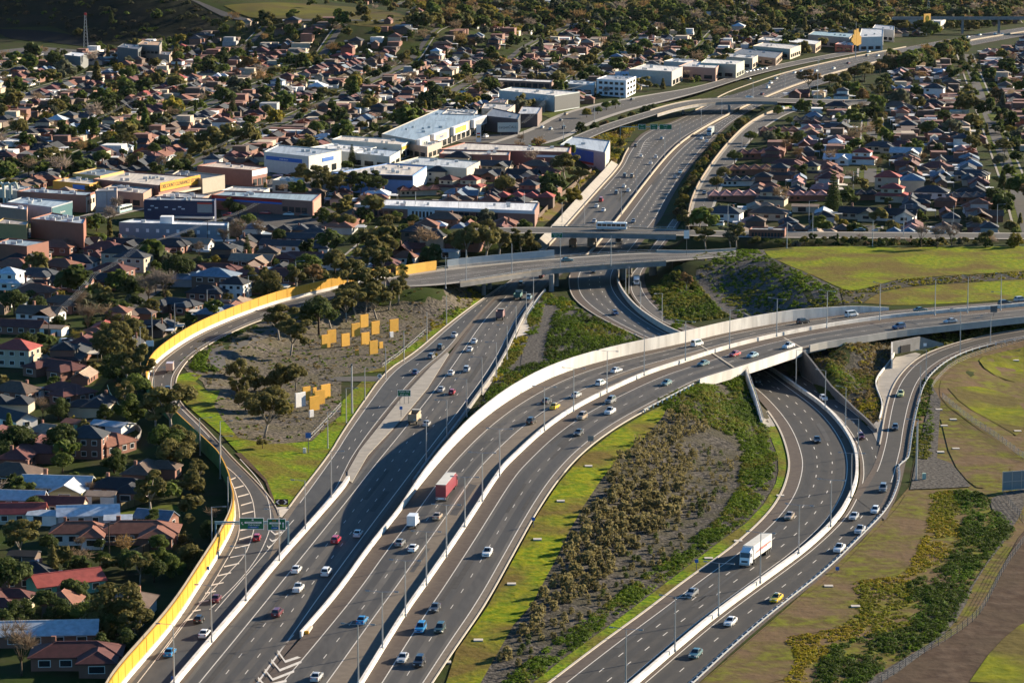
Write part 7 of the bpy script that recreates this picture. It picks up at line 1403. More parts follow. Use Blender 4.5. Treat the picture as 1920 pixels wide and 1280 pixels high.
def tree_geo(kind, seed, hi):
    """tree of height 10: leaves (V,F), trunk MB"""
    g = np.random.default_rng(seed); T = MB(); L = []; n = 170 if hi else 18; ls = .27 if hi else .85
    def limb(p0, p1, r0, r1): T.tube(p0, p1, r0, r1, 6 if hi else 3)
    if kind == 'gum':
        lean = g.uniform(-.8,.8,2); f_ = np.array([lean[0], lean[1], g.uniform(2.6,3.6)]); limb((0,0,-.5), f_, .28, .2)
        for k in range(7):
            a = k*2*math.pi/7+g.uniform(-.4,.4); e = f_+np.array([math.cos(a)*g.uniform(.8,3.0), math.sin(a)*g.uniform(.8,3.0), g.uniform(2.0,5.6)]); limb(f_, e, .15, .06)
            for m in range(3):
                c = e+g.normal(size=3)*np.array([.9,.9,.55]); L.append(blob(c, g.uniform(.8,1.45), n, .62, ls, g, .5))
    elif kind == 'round':
        limb((0,0,-.5), (0,0,4), .28, .18)
        for k in range(20): d = g.normal(size=3); d /= np.linalg.norm(d); d[2] = abs(d[2])*.9-.3; c = np.array([0,0,5.0])+d*np.array([2.9,2.9,3.3]); L.append(blob(c, g.uniform(1.2,1.9), n, .85, ls, g)); 
        for k in range(3): limb((0,0,3.2), (g.uniform(-2,2),g.uniform(-2,2),6), .12, .05)
    elif kind == 'bushy':
        for k in range(3): limb((0,0,-.5), (g.uniform(-2.5,2.5),g.uniform(-2.5,2.5),5.5), .22, .08)
        for k in range(24): a = g.uniform(0,6.28); r = g.uniform(.4,4.4); c = (math.cos(a)*r, math.sin(a)*r, g.uniform(2.0,8.6-r*.75)); L.append(blob(c, g.uniform(1.1,1.9), n, .75, ls, g))
    elif kind == 'bare':
        limb((0,0,-.5), (0,0,3.2), .26, .18)
        for k in range(9):
            a = k*.7+g.uniform(-.3,.3); e = np.array([math.cos(a)*g.uniform(1.2,3), math.sin(a)*g.uniform(1.2,3), g.uniform(5.5,8.5)]); limb((0,0,g.uniform(2,3.2)), e, .1, .03)
            m = 70 if hi else 14
            for w in range(2):
                d = g.normal(size=(m,3)); d[:,2] = abs(d[:,2])+.2; d /= np.linalg.norm(d, axis=1)[:,None]; P = e*g.uniform(.8,1.05)+d*g.uniform(.2,2.0,(m,1))*np.array([1.1,1.1,.75])
                s = np.cross(d, g.normal(size=(m,3))); s /= np.linalg.norm(s, axis=1)[:,None]; ln = g.uniform(.4,1.0,(m,1)); wd = .035 if hi else .11
                V = np.stack([P-d*ln-s*wd, P-d*ln+s*wd, P+d*ln+s*wd*.5, P+d*ln-s*wd*.5], 1).reshape(-1,3); L.append((V, np.arange(4*m).reshape(m,4)))
    elif kind == 'conifer':
        limb((0,0,-.5), (0,0,9.6), .28, .05)
        for k in range(15):
            z = 1.1+k*.6; r = 2.5*(1-(z-.6)/9.8)+.15
            for j in range(9):
                a = j*.698+k*.35; c = (math.cos(a)*r*.65, math.sin(a)*r*.65, z); v, f_ = blob(c, max(.28,r*.42), max(4,n//5), .28, ls*.7, g, .8); L.append((v, f_))
    elif kind == 'cypress':
        limb((0,0,-.5), (0,0,5), .2, .1)
        for k in range(12): z = 1+k*.75; r = 1.25*math.sin(min(1,(10.4-z)/6)*math.pi/2); L.append(blob((g.uniform(-.2,.2),g.uniform(-.2,.2),z), max(.35,r), n//1, .8, ls*.8, g))
    V, F = cat(L); return V, F, T
TP = {}
KINDS = {'gum':('gum tree','bark_pale'),'round':('round tree','bark'),'bushy':('bushy tree','bark'),'bare':('bare tree','bark'),'conifer':('conifer','bark'),'cypress':('cypress','bark')}
def tree_proto(kind, v):
    k = (kind, v)
    if k not in TP:
        V, F, T = tree_geo(kind, hash_(kind)*31+v, True); V = V*.1; T.v = [tuple(c*.1 for c in p) for p in T.v]
        TP[k] = (npmesh('crown', V, F, M['twig' if kind == 'bare' else 'leaf']), T.mesh('trunk', M[KINDS[kind][1]], True))
    return TP[k]
def hash_(s): return sum(ord(c)*(i+1) for i, c in enumerate(s))
TINT = {'dark green':(.062,.082,.024),'olive':(.140,.125,.040),'green':(.095,.125,.028),'yellow green':(.21,.175,.030),'brown':(.18,.13,.085),'rust':(.18,.115,.05),'grey green':(.115,.12,.075),'grey':(.20,.16,.13)}
TREES = []
def tree(p, h, kind, col, wd=1.0, label=None, group='trees of the suburb', place=None):
    cm, tm = tree_proto(kind, random.randrange(3)); t = thing(KINDS[kind][0].replace(' ','_'), p, random.uniform(0,6.28), label, 'tree', group)
    t.scale = (h*wd, h*wd, h); j = random.uniform(.85,1.2)
    c = link('crown', cm, t); c.color = L4(tuple(x*j for x in TINT[col])); link('trunk', tm, t)
    if not label: later(t, f'{size(h)} {col} {KINDS[kind][0]}', place or near(p))
    TREES.append((p.x, p.y)); return t
def size(h): return 'tall' if h > 10.5 else 'medium' if h > 6.5 else 'small'
TL = []
for r, L in {'G':((130,600,9,'gum','olive'),(845,355,9.5,'gum','olive'),(1080,240,7,'bushy','olive'),(1050,650,7,'bushy','olive'),(960,700,5.5,'bushy','green'),(650,1010,12,'bushy','olive'),(860,720,6,'round','dark green'),(300,720,8,'cypress','olive'),(50,820,11,'round','dark green'),(100,980,7,'bushy','dark green'),(40,1000,6,'bushy','dark green'),(470,970,6,'round','green'),(330,950,6,'bushy','dark green'),(700,650,5,'bushy','dark green'),(560,640,4.5,'round','green'),(120,1240,10,'bare','brown'),(560,1160,6,'bushy','dark green'),(700,1130,6,'bushy','dark green'),(760,1060,7,'gum','olive'),(190,340,5,'round','dark green'),(350,110,6,'round','green'),(640,110,7,'bushy','dark green'),(980,110,10,'round','olive'),(790,230,4,'round','green'),(1110,180,6,'gum','olive'),(500,250,4,'bare','brown'),(560,540,3,'round','dark green'),(20,60,7,'round','dark green'),(880,560,5,'round','green'),(900,640,5,'bushy','green'),(780,730,6,'gum','olive'),(400,850,7,'bushy','dark green'),(250,900,6,'round','dark green'),(740,950,6,'bushy','olive'),(610,1030,6,'bushy','dark green'),(450,560,4,'bare','brown'),(270,560,5,'round','dark green'),(1180,480,5,'bushy','dark green')),
 'D':((80,480,9,'round','dark green'),(210,470,6,'round','dark green'),(490,600,10,'bare','brown'),(440,480,8,'bare','brown'),(150,690,7,'round','dark green'),(440,665,6,'bare','yellow green'),(660,730,12,'bushy','olive'),(590,690,9,'bushy','olive'),(760,650,9,'bushy','olive'),(730,890,11,'gum','olive'),(640,850,8,'bushy','dark green'),(800,900,8,'gum','olive'),(760,960,8,'round','green'),(730,1090,8,'bushy','green'),(960,1150,12,'gum','olive'),(870,1110,9,'gum','olive'),(930,1280,9,'round','green'),(1020,1260,8,'bushy','olive'),(100,1280,9,'round','dark green'),(350,1280,9,'round','dark green'),(995,310,11,'round','dark green'),(830,420,11,'bare','grey'),(920,420,11,'bare','grey'),(870,360,9,'bare','grey'),(690,470,5,'round','green'),(850,490,6,'bushy','olive'),(1080,500,4,'round','olive'),(1180,450,4.5,'bushy','olive'),(1280,430,5,'bushy','olive'),(950,560,5,'bushy','olive'),(1000,550,4,'round','olive'),(1500,390,10,'bushy','olive'),(1440,360,8,'gum','olive'),(1720,270,9,'round','green'),(1650,300,7,'bushy','green'),(1380,190,10,'conifer','dark green'),(1450,80,9,'bare','brown'),(1330,90,10,'bare','brown'),(1250,100,8,'bare','brown'),(1200,210,5,'round','yellow green'),(1870,250,9,'round','olive'),(1110,160,6,'bare','brown'),(1560,80,6,'round','dark green'),(1800,120,7,'round','green'),(1560,620,10,'gum','olive'),(1620,705,9.5,'gum','olive'),(1780,590,12,'round','dark green'),(1850,560,9,'gum','olive'),(1420,900,7,'bushy','olive'),(1330,830,6,'bushy','olive'),(1560,900,7.5,'bushy','olive'),(1540,1010,7,'round','olive'),(1650,900,7,'gum','olive'),(1470,1165,11,'gum','olive'),(1330,980,7,'gum','olive'),(1370,1010,6,'round','olive'),(1465,1225,3.2,'round','olive'),(1580,1040,5,'bushy','yellow green'),(580,1070,5,'bushy','dark green'),(240,1060,6,'bare','brown'),(330,1060,6,'bushy','dark green'),(560,1030,4,'round','yellow green'),(700,1000,6,'gum','olive'),(620,560,6,'bushy','olive'),(680,590,7,'bushy','olive'),(1650,350,8,'gum','olive'),(1750,330,7,'gum','rust')),
 'E':((30,525,10,'gum','olive'),(80,480,9,'gum','olive'),(130,470,9,'gum','olive'),(200,505,10,'gum','olive'),(260,460,9,'gum','olive'),(180,380,9,'gum','olive'),(90,400,9,'gum','olive'),(320,420,8,'gum','olive'),(240,340,7,'gum','olive'),(40,330,9,'gum','olive'),(150,260,9,'gum','olive'),(230,260,8,'gum','olive'),(330,260,5,'bushy','green'),(700,190,12,'gum','olive'),(640,160,9,'gum','olive'),(800,180,12,'gum','olive'),(880,160,10,'gum','olive'),(960,130,7,'bushy','dark green'),(1060,130,7,'bushy','olive'),(1010,140,8,'gum','olive'),(170,150,9,'round','dark green'),(90,120,7,'round','dark green'),(290,150,7,'round','green'),(570,80,6,'round','green'),(250,60,9,'gum','olive')),
 'B':((915,1095,12,'round','olive'),(1250,1010,14,'gum','olive'),(1330,1070,12,'gum','olive'),(1290,1140,9,'bushy','yellow green'),(360,1060,4,'round','green'),(60,930,11,'conifer','dark green'),(40,1100,12,'gum','dark green'),(110,1110,11,'gum','dark green'),(200,1110,10,'gum','dark green'),(150,1100,12,'gum','dark green'),(140,1180,8,'bare','brown'),(310,1240,6,'round','green'),(400,1260,6,'round','dark green'),(730,1270,6,'round','dark green'),(820,1300,7,'round','olive'),(1030,1310,8,'bushy','green'),(30,1290,9,'round','olive'),(700,1260,5,'bushy','olive'),(1000,810,6,'bare','brown'),(560,760,5,'bushy','green'),(230,890,7,'bushy','olive'),(320,890,6,'bushy','yellow green'),(950,1140,5,'round','dark green'),(1340,560,6,'round','green'),(1370,660,7,'round','yellow green'),(1430,640,6,'round','green'),(1480,620,7,'round','green'),(1530,610,7,'round','green'),(1340,740,7,'bushy','dark green'),(1410,735,6,'bushy','dark green'),(1470,720,6,'bushy','rust'),(1570,690,6,'round','olive'),(1620,670,6,'round','olive'),(1700,660,9,'round','dark green'),(1735,650,9,'round','dark green'),(1560,760,5,'bushy','olive'),(1500,870,6,'round','dark green'),(1540,880,6,'round','dark green'),(1560,820,5,'bushy','olive'),(1270,440+70,8,'conifer','green'),(1400,450,13,'round','green'),(1050,410,13,'round','dark green'),(800,420,13,'round','dark green'),(1240,420,11,'bushy','rust'),(780,560,11,'gum','olive'),(690,350,8,'bushy','olive')),
 'A':((1330,1215,8,'round','dark green'),(1385,1275,8,'round','green'),(1280,1180,7,'bushy','olive'),(1830,1110,13,'gum','olive'),(1750,1060,12,'gum','olive'),(1690,1030,11,'bushy','olive'),(1880,1120,12,'gum','olive'),(1500,1040,5,'bare','yellow green'),(620,1270,10,'bare','grey'),(540,1290,9,'round','dark green'),(650,1200,9,'bare','grey'),(160,980,12,'round','dark green'),(330,1000,13,'gum','olive'),(280,940,11,'gum','olive'),(570,930,10,'round','green'),(350,990,9,'cypress','dark green'),(900,960,9,'bare','brown'),(990,950,9,'bare','yellow green'),(760,940,10,'bushy','olive'),(710,850,11,'gum','olive'),(860,870,8,'round','green'),(100,770,12,'round','olive'),(1300,650,14,'conifer','dark green'),(1760,760,10,'round','green'),(1240,860,10,'gum','olive'),(1150,870,8,'round','dark green'),(710,460,13,'round','green'),(160,390,14,'round','dark green'),(310,390,15,'round','dark green'),(1040,450,11,'round','rust'),(520,440,10,'round','olive'),(60,1060,7,'round','olive'),(1050,940,8,'bushy','olive'),(1800,1250,8,'bushy','green'),(1870,1280,9,'bushy','olive')),
 'C':((840,1195,19,'conifer','dark green'),(290,920,9,'round','dark green'),(190,1060,8,'round','olive'),(230,1010,8,'round','olive'),(380,800,8,'round','green'),(760,860,7,'round','dark green'),(640,920,9,'bare','rust'),(580,860,9,'bare','rust'),(1040,820,8,'bushy','olive'),(1090,730,8,'bushy','yellow green'),(830,1265,7,'round','yellow green'),(1620,880,14,'gum','olive'),(90,1290,10,'gum','olive'),(40,1300,9,'gum','olive'),(1650,1290,8,'bushy','olive'),(1700,1210,6,'bare','rust'),(1560,385,14,'conifer','dark green'),(1180,420-40,11,'gum','olive'),(1250,470,9,'gum','olive'),(1080,570,11,'gum','olive'),(1010,560,9,'bushy','rust'),(1120,610,8,'bushy','olive'),(1550,640,11,'gum','olive'),(1640,640,10,'gum','olive'),(1760,560,10,'bushy','rust'),(1300,1010,7,'cypress','yellow green'),(1410,1080,6,'bushy','olive'),(530,640+0,7,'bushy','green'),(320,715,7,'round','olive'),(1800,880,10,'gum','olive'),(1850,840,8,'round','dark green'),(1820,1100,8,'bare','rust'),(560,1110,6,'round','yellow green'),(1340,930,7,'bare','rust'),(1200,720,6,'bare','brown'),(1090,960,7,'bare','rust')),
 'F':((130,110,8,'gum','olive'),(300,112,9,'gum','olive'),(270,110,8,'gum','grey green'),(20,340,6,'gum','rust'),(1330,100,8,'bare','grey'),(1420,105,8,'bare','grey'),(1500,100,8,'bare','grey'),(1700,80,6,'bushy','olive'),(1850,100,6,'bushy','yellow green'),(900,90,4,'round','yellow green'),(960,90,4,'round','olive'),(680,90,4,'round','yellow green'),(760,95,3.5,'round','green'))}.items():
    for a in L: TL.append((r,)+a)
nT = 0
for (r, x, y, h, kind, col) in TL:
    p = ug(*q1(r, x, y)); big = 1.0 if r in 'BCA' else (1.25 if (r in 'DE' and kind in ('gum','round','bushy') and h > 5) else 1.12); tree(p, h*big, kind, col, {'bare':.9,'gum':1.12,'round':1.08,'bushy':1.0,'conifer':.95,'cypress':1}[kind]); nT += 1
# shrubby hedge right of the upper freeway, dark wood by the junction: one bush or tree at a time
for k in range(46):
    t_ = k/45; c = ((1270,416),(1285,362),(1318,312),(1352,270),(1398,228)); i = min(3, int(t_*4)); f_ = t_*4-i
    a, b = c[i], c[i+1]; x, y = a[0]+(b[0]-a[0])*f_+random.uniform(-9,9)*(1-t_*.4), a[1]+(b[1]-a[1])*f_
    p = ug(x, y); tree(p, random.uniform(3.2,5.2), 'bushy', random.choice(['olive','green','yellow green','rust','dark green']), 1.05, None, 'bushes in the hedge beside the freeway', 'in the freeway hedge'); nT += 1
for k in range(34):
    x, y = random.uniform(1490,1655), 0; y = 190-(x-1490)*.28+random.uniform(-42,2)
    p = ug(x, min(y, 186)); 
    if samp(FD, p.x, p.y) < 6: continue
    tree(p, random.uniform(10,16), 'gum' if random.random() < .7 else 'round', random.choice(['olive','olive','dark green','rust']), 1.15, None, 'gum trees of the dark wood by the junction', 'in the dark wood by the junction'); nT += 1
# the rest of the suburb's trees
cands = [(random.uniform(-165,-60), random.uniform(600,1150)) for _ in range(260)]
for _ in range(11500):
    y = 640+(3450-640)*random.random()**.9; hx = 960/FPX*y*1.03; x = random.uniform(-hx, hx); cands.append((x, y))
tr = []
HX = np.array([(a,b) for a,b,c in OCC]); TX = [t_ for t_ in TREES]
for (x, y) in cands:
    z = float(TZ(x, y))
    if not seen((x,y,z)) or one(ZONE, x, y) or one(PONDZ, x, y) or any(one(P, x, y) for P in YARD): continue
    hill = one(HILLZ, x, y)
    if hill and random.random() < .93: continue
    if samp(RD, x, y) < 5 or not clear(x, y, 4): continue
    d = np.hypot(HX[:,0]-x, HX[:,1]-y).min()
    if d < 7.6: continue
    h = random.choices([random.uniform(3,5.5), random.uniform(5.5,9.5), random.uniform(9.5,15)], [4,5,2.0 if y < 2300 else 3.0])[0]
    if random.random() > (.62 if x > 60 and y < 2000 else .62 if x < -60 and 880 < y < 1500 else .9): continue
    if blocks(x, y, h): continue
    if y < 1500:
        if y < 900: h = min(h, 7.0)
        dy = HX[:,1]-y
        if random.random() < .75 and ((np.abs(HX[:,0]-x) < 8) & (dy > 0) & (dy < h*y/CAM_H*.75)).any(): continue
    if any(abs(a-x) < 4 and abs(b-y) < 5 for a, b in TX[-4000:]): continue
    TX.append((x, y)); tr.append((x, y, z, h))
# woods closing the view at the top of the picture
for _ in range(1500):
    px, py = random.uniform(-10,1930), random.uniform(-22,58)
    if px < 780 and py < 60: continue
    p = ug(px, py)
    if samp(RD, p.x, p.y) < 8 or one(HILLZ, p.x, p.y) or not clear(p.x, p.y, 4): continue
    tr.append((p.x, p.y, p.z, random.uniform(9,17)))
for (P, n_, h0, h1) in ((q('C',(1120,305),(1290,280),(1500,240),(1500,330),(1250,395),(1130,330)), 60, 8, 14), (q('C',(1000,380),(1130,325),(1500,240),(1905,165),(1905,210),(1500,310),(1150,390)), 90, 9, 15), (q('C',(20,470),(250,420),(520,370),(860,280),(900,300),(540,395),(280,450),(40,500)), 60, 3, 6), (q('C',(1500,150),(1905,100),(1905,160),(1560,180)), 40, 7, 12), (q('B',(1340,740),(1480,700),(1640,660),(1640,700),(1500,760),(1360,760)), 26, 4, 7), (q('F',(250,112),(420,60),(1100,74),(1905,88),(1905,100),(1100,98),(430,100)), 110, 2, 4)):
    W_ = [(a.x, a.y) for a in [ug(*b) for b in P]]; A = np.array(W_); (x0,y0),(x1,y1) = A.min(0), A.max(0); k = 0
    for _ in range(4000):
        x, y = random.uniform(x0,x1), random.uniform(y0,y1)
        if one(W_, x, y) and samp(RD, x, y) > 2.5: tr.append((x, y, float(TZ(x,y)), random.uniform(h0,h1))); k += 1
        if k >= n_: break
tr.sort(key=lambda t_: -t_[3]/t_[1])
MIXK = [('round',4),('bushy',5),('gum',4),('bare',2.2),('conifer',.5),('cypress',.5)]; MIXC = [('dark green',5),('olive',4),('green',4),('yellow green',.7),('rust',.35),('grey green',1.2)]
LV, LF, LT, nb = [], [], [], 0; LO = {}
SV, SF = [], []
for (x, y, z, h) in tr:
    kind = pick(MIXK); col = pick(MIXC) if kind != 'bare' else random.choice(['brown','grey','rust'])
    if nT < 300: tree(Vector((x,y,z)), h, kind, col, random.uniform(.95,1.2)); nT += 1; continue
    v = random.randrange(4); k = (kind, v)
    if k not in LO: LO[k] = tree_geo(kind, hash_(kind)*17+v+5, False)[:2]
    V, F = LO[k]; a = random.uniform(0,6.28); cs, sn = math.cos(a)*h*.112, math.sin(a)*h*.112
    W = np.stack([V[:,0]*cs-V[:,1]*sn+x, V[:,0]*sn+V[:,1]*cs+y, V[:,2]*h*.1+z], 1); LV.append(W); LF.append(F+nb); nb += len(W); j = random.uniform(.8,1.25)
    LT.append(np.tile(np.array(TINT[col])*j, (len(W),1)))
print('trees', nT, len(tr), nb)
if LV: tag(link('distant_trees', npmesh('distant_trees', np.concatenate(LV), np.concatenate(LF), M['leaf_tint'], np.concatenate(LT))), 'mass of distant suburban trees and far woods', kind='stuff')
# ------------------------------------------------------------------ shrubs in the planting bed, each one its own
def tuft(seed, h=1.0):
    g = np.random.default_rng(seed); n = 90; a = g.uniform(0,6.28,n); r = g.uniform(0,1,n)**.6*.52; zz = g.uniform(.08,1,n); r = r*(1.1-.55*zz)+.05
    P = np.stack([np.cos(a)*r, np.sin(a)*r, zz*h], 1); Nn = np.stack([np.cos(a), np.sin(a), g.uniform(-.1,.5,n)], 1)+g.normal(size=(n,3))*.3
    return quads(P, Nn, g.uniform(.09,.2,n), .6, g)
SH_ = [npmesh('shrub', *tuft(100+i), M['leaf']) for i in range(5)]
DENSE = wpoly(q('E',(1690,1185),(1790,1085),(1905,990))+q('F',(70,1065),(140,1120),(60,1190),(70,1285))+q('I',(60,60),(0,210))+q('H',(1905,340),(1760,440),(1560,590),(1440,770),(1300,860),(1100,970),(880,1200),(850,1250),(800,1265),(880,1130),(980,990),(1090,820),(1210,600),(1300,450),(1400,270),(1500,120),(1560,20)))
BED = wpoly(q('F',(60,1190),(320,1285))+q('I',(320,60),(220,260),(0,480))+q('H',(1905,560),(1700,700),(1500,850),(1300,960),(1130,1100),(960,1260),(840,1262),(880,1200),(1100,970),(1300,860),(1440,770),(1560,590),(1760,440),(1905,340))+q('I',(0,210),(60,60)))
xs = [p[0] for p in BED+DENSE]; ys_ = [p[1] for p in BED+DENSE]; n = 0; sx_ = np.arange(min(xs), max(xs), 3.1); pts = []
for yv in np.arange(min(ys_), max(ys_), 3.5):
    for xv in np.arange(min(xs), max(xs), 2.3):
        x, y = xv+random.uniform(-1.0,1.0), yv+random.uniform(-1.5,1.5)
        if one(DENSE, x, y) and random.random() < .86: pts.append((x, y, random.choice([random.uniform(.8,1.5), random.uniform(1.5,2.6), random.uniform(1.3,2.2)]), random.choice(['olive','olive','rust','grey green'])))
        elif one(BED, x, y) and random.random() < .72: pts.append((x, y, random.uniform(.6,1.35), random.choice(['dark green','olive','green'])))
pts.sort(key=lambda p: p[1]); pts_i, pts_s = pts[:300], pts[300:]
for (x, y, h, c) in pts_i:
    o = link('shrub', SH_[random.randrange(5)]); o.location = (x, y, float(TZ(x, y))+.1); h *= 1.12; s = h*random.uniform(1.0,1.3); o.scale = (s, s, h); o.rotation_euler = (0,0,random.uniform(0,6.28)); j = random.uniform(.85,1.3); o.color = L4(tuple(a*j for a in ((.165,.14,.06) if c != 'dark green' else (.075,.095,.03))))
    tag(o, 'one of many tufted olive shrubs planted in rows on the gravelly bed', 'shrub', 'tufted shrubs on the gravelly bed')
print('shrubs', len(pts))
# ground cover: nobody could count it
def cover(name, polys, dens, rr, hh, tints, label, k=16, ls=.28, off=.1, clump=0, holes=None, flat=False):
    g = RNG; Vs, Ts = [], []
    for P in polys:
        A = np.array(P); (x0, y0), (x1, y1) = A.min(0), A.max(0); n = int((x1-x0)*(y1-y0)*dens); X = g.uniform(x0, x1, n); Y = g.uniform(y0, y1, n); ok = inpoly(X, Y, P)
        if holes is not None:
            for H_ in holes: ok &= ~inpoly(X, Y, H_)
        if clump: f_ = np.sin(X*.31+np.sin(Y*.11)*2)+np.sin(Y*.17+X*.09)+np.sin(X*.83-Y*.21)*.7; ok &= f_ > g.uniform(-2.2, clump, n)-.35
        X, Y = X[ok], Y[ok]; n = len(X)
        if not n: continue
        Z = TZ(X, Y)+off; r = g.uniform(rr[0], rr[1], n); h = g.uniform(hh[0], hh[1], n)
        d = g.normal(size=(n,k,3)); d[:,:,2] = abs(d[:,:,2]); d /= np.linalg.norm(d, axis=2)[:,:,None]
        C = np.stack([X, Y, Z], 1)[:,None,:]+d*np.stack([r, r, h], 1)[:,None,:]*g.uniform(.7,1.05,(n,k,1)); Nn = (d+g.normal(size=(n,k,3))*.3+np.array([0,0,.35])) if not flat else g.normal(size=(n,k,3))*.25+np.array([0,0,1.])
        V, F = quads(C.reshape(-1,3), Nn.reshape(-1,3), ls*g.uniform(.6,1.2,n*k)); Vs.append(V)
        w_ = (np.sin(X*.19+np.sin(Y*.07)*1.5)+np.sin(Y*.09-X*.05)+g.normal(size=n)*.55)*.5; ti = np.array(tints)[(np.floor((w_*.35+.5)*len(tints)).astype(int))%len(tints)]*g.uniform(.82,1.2,(n,1)); Ts.append(np.repeat(ti, k*4, 0))
    V = np.concatenate(Vs); F = np.arange(len(V)).reshape(-1,4)
    tag(link(name, npmesh(name, V, F, M['leaf_tint'], np.concatenate(Ts))), label, kind='stuff'); print(name, len(F))
if pts_s:
    Vs, Ts = [], []
    for (x, y, h, c) in pts_s:
        V, F = tuft(int(x*7+y)%1000); Vs.append(V[:160]*np.array([h*1.2,h*1.2,h*1.1])+np.array([x, y, float(TZ(x, y))+.1])); Ts.append(np.tile(np.array((.155,.13,.056) if c != 'dark green' else (.075,.095,.03)), (160,1)))
    V = np.concatenate(Vs); tag(link('small_shrubs', npmesh('small_shrubs', V, np.arange(len(V)).reshape(-1,4), M['leaf_tint'], np.concatenate(Ts))), 'many further tufted shrubs on the upper part of the bed', kind='stuff')
GREEN, YEL, OLV, DRK, BRN = (.095,.150,.014), (.27,.23,.018), (.15,.15,.025), (.055,.085,.014), (.19,.14,.055)
hedge = wpoly(q('H',(905,1285),(1060,1160),(1200,1050),(1350,935),(1500,830),(1650,715),(1800,600),(1905,515))+q('I',(100,450),(220,350),(300,220),(330,100),(320,0))+q('F',(320,1180),(180,1110),(80,1060),(-90,1010),(-150,960),(0,890),(110,845),(350,790),(430,1080),(470,1110),(490,1250))+q('I',(525,0),(500,130),(430,280),(330,390),(180,500),(0,640))+q('H',(1905,640),(1700,790),(1480,950),(1260,1120),(1050,1290)))
inner = wpoly(q('I',(425,60),(420,160),(350,260),(360,200),(400,60)))
cover('ground_cover_hedge', [hedge], 1.7, (.6,1.2), (.4,.85), [GREEN, (.12,.17,.016), OLV, GREEN, (.07,.11,.014)], 'low green ground cover hedge round the planting bed', 36, .17, clump=2.2)
slope = wpoly(q('F',(705,672),(1000,615),(1160,590),(1160,700),(1085,828),(1072,880),(1108,960),(1098,1065),(1050,1095),(940,985),(850,885),(780,780)))
cover('ground_cover_slope', [slope], 1.1, (.5,1.0), (.3,.7), [GREEN, OLV, BRN, BRN, YEL], 'brownish green low plants on the slope by the underpass', 30, .17, clump=1.8)
cover('ground_cover_verge', [wpoly(q('F',(1270,720),(1440,655),(1450,640),(1380,600),(1500,560),(1905,510),(1905,550),(1700,585),(1500,635),(1330,700))), wpoly(q('F',(1350,840),(1395,840),(1385,1000),(1400,1100),(1380,1285),(1290,1285),(1300,1050)))], .8, (.5,1.0), (.3,.8), [GREEN, DRK, OLV], 'dark green low plants along the slip road', 18, .25, clump=.9)
cover('ground_cover_batter', [wpoly(q('F',(60,160),(300,118),(420,118),(520,190),(700,260),(860,340),(885,410),(800,452),(560,485),(330,505),(210,400),(140,300),(90,250)))], .35, (.5,1.1), (.3,.8), [DRK, GREEN, OLV], 'dark scattered plants on the stony side of the mound', 16, .28, clump=1.2)
cover('ground_cover_left', [wpoly(q('F',(0,250),(80,290),(180,420),(260,490),(60,520),(0,540))+q('E',(1860,560),(1740,400),(1740,330),(1800,270))) ], .7, (.6,1.3), (.5,1.2), [GREEN, OLV, DRK, GREEN], 'bushy plants between the exit road and the mound', 20, .3, clump=.9)
wedge = wpoly(q('E',(1210,430),(1330,450),(1440,510),(1700,635),(1480,700),(1260,770),(1000,920),(720,1080),(640,1160),(800,960),(830,900),(990,760),(1130,745),(1150,600),(1190,470)))
cover('ground_cover_wedge', [wedge], .85, (.5,1.1), (.5,1.3), [OLV, GREEN, DRK, (.09,.085,.03)], 'young bushy planting in the wedge between the roads', 34, .18, clump=.8)
cover('ground_cover_strip', [wpoly(q('E',(1085,420),(1130,415),(1090,590),(1030,590),(1040,510))), wpoly(q('E',(970,610),(1035,605),(1010,690),(930,790),(860,860),(840,850),(900,740))), wpoly(q('E',(1120,350),(1200,370),(1250,390),(1310,420),(1240,430),(1130,420)))], 1.0, (.5,.9), (.4,.9), [YEL, GREEN, OLV], 'yellow green hedge strip beside the freeway wall', 30, .17, clump=.4)
cover('ground_cover_scrub', [wpoly(q('F',(880,335),(950,348),(1060,325),(1200,284),(1500,262),(1905,238),(2100,235),(2100,268),(1905,278),(1300,315),(1130,342),(1060,372),(1005,410),(900,420)))], .35, (.4,.9), (.3,.6), [BRN, OLV, YEL, GREEN], 'low scrub between the two grass fields', 14, .25, clump=1.2)
ybed = wpoly(q('I',(1390,225),(1500,205),(1560,330),(1540,480),(1480,600),(1260,700),(1300,790),(1260,880),(1310,970),(830,1060),(830,1120),(700,1180),(700,1290),(570,1290),(640,1150),(580,1030),(850,980),(990,900),(950,720),(1240,680),(1330,500),(1380,350)))
cover('ground_cover_yellow', [ybed], 1.6, (.5,.9), (.2,.45), [YEL, (.24,.19,.025), (.18,.19,.02), OLV], 'yellowish mat of ground cover at lower right', 22, .16, clump=1.6)
gbed = wpoly(q('I',(1500,205),(1660,225),(1850,430),(1720,560),(1620,700),(1590,800),(1530,870),(1510,960),(1400,1050),(1180,1170),(1000,1290),(700,1290),(850,1060),(1300,970),(1250,870),(1270,720),(1480,610),(1550,480),(1570,340)))
cover('ground_cover_green', [gbed], .9, (.7,1.5), (.4,1.0), [GREEN, DRK, (.075,.13,.016)], 'dark green mounds of ground cover at lower right', 44, .17, clump=1.7)
cover('low_scrub', [wpoly(q('D',(1000,730),(1090,610),(1300,600),(1460,530),(1700,460),(1905,430))+q('E',(280,340),(560,300),(700,330),(780,380),(690,450),(560,530),(400,680),(230,770),(0,810))+q('D',(1905,1085),(1740,1170),(1500,1190),(1340,1160),(1240,1050),(1200,960),(1180,900)))], .07, (.3,.8), (.2,.6), [OLV, GREEN, BRN, (.12,.11,.05)], 'small dry plants dotted over the grey bed', 14, .22, clump=0)
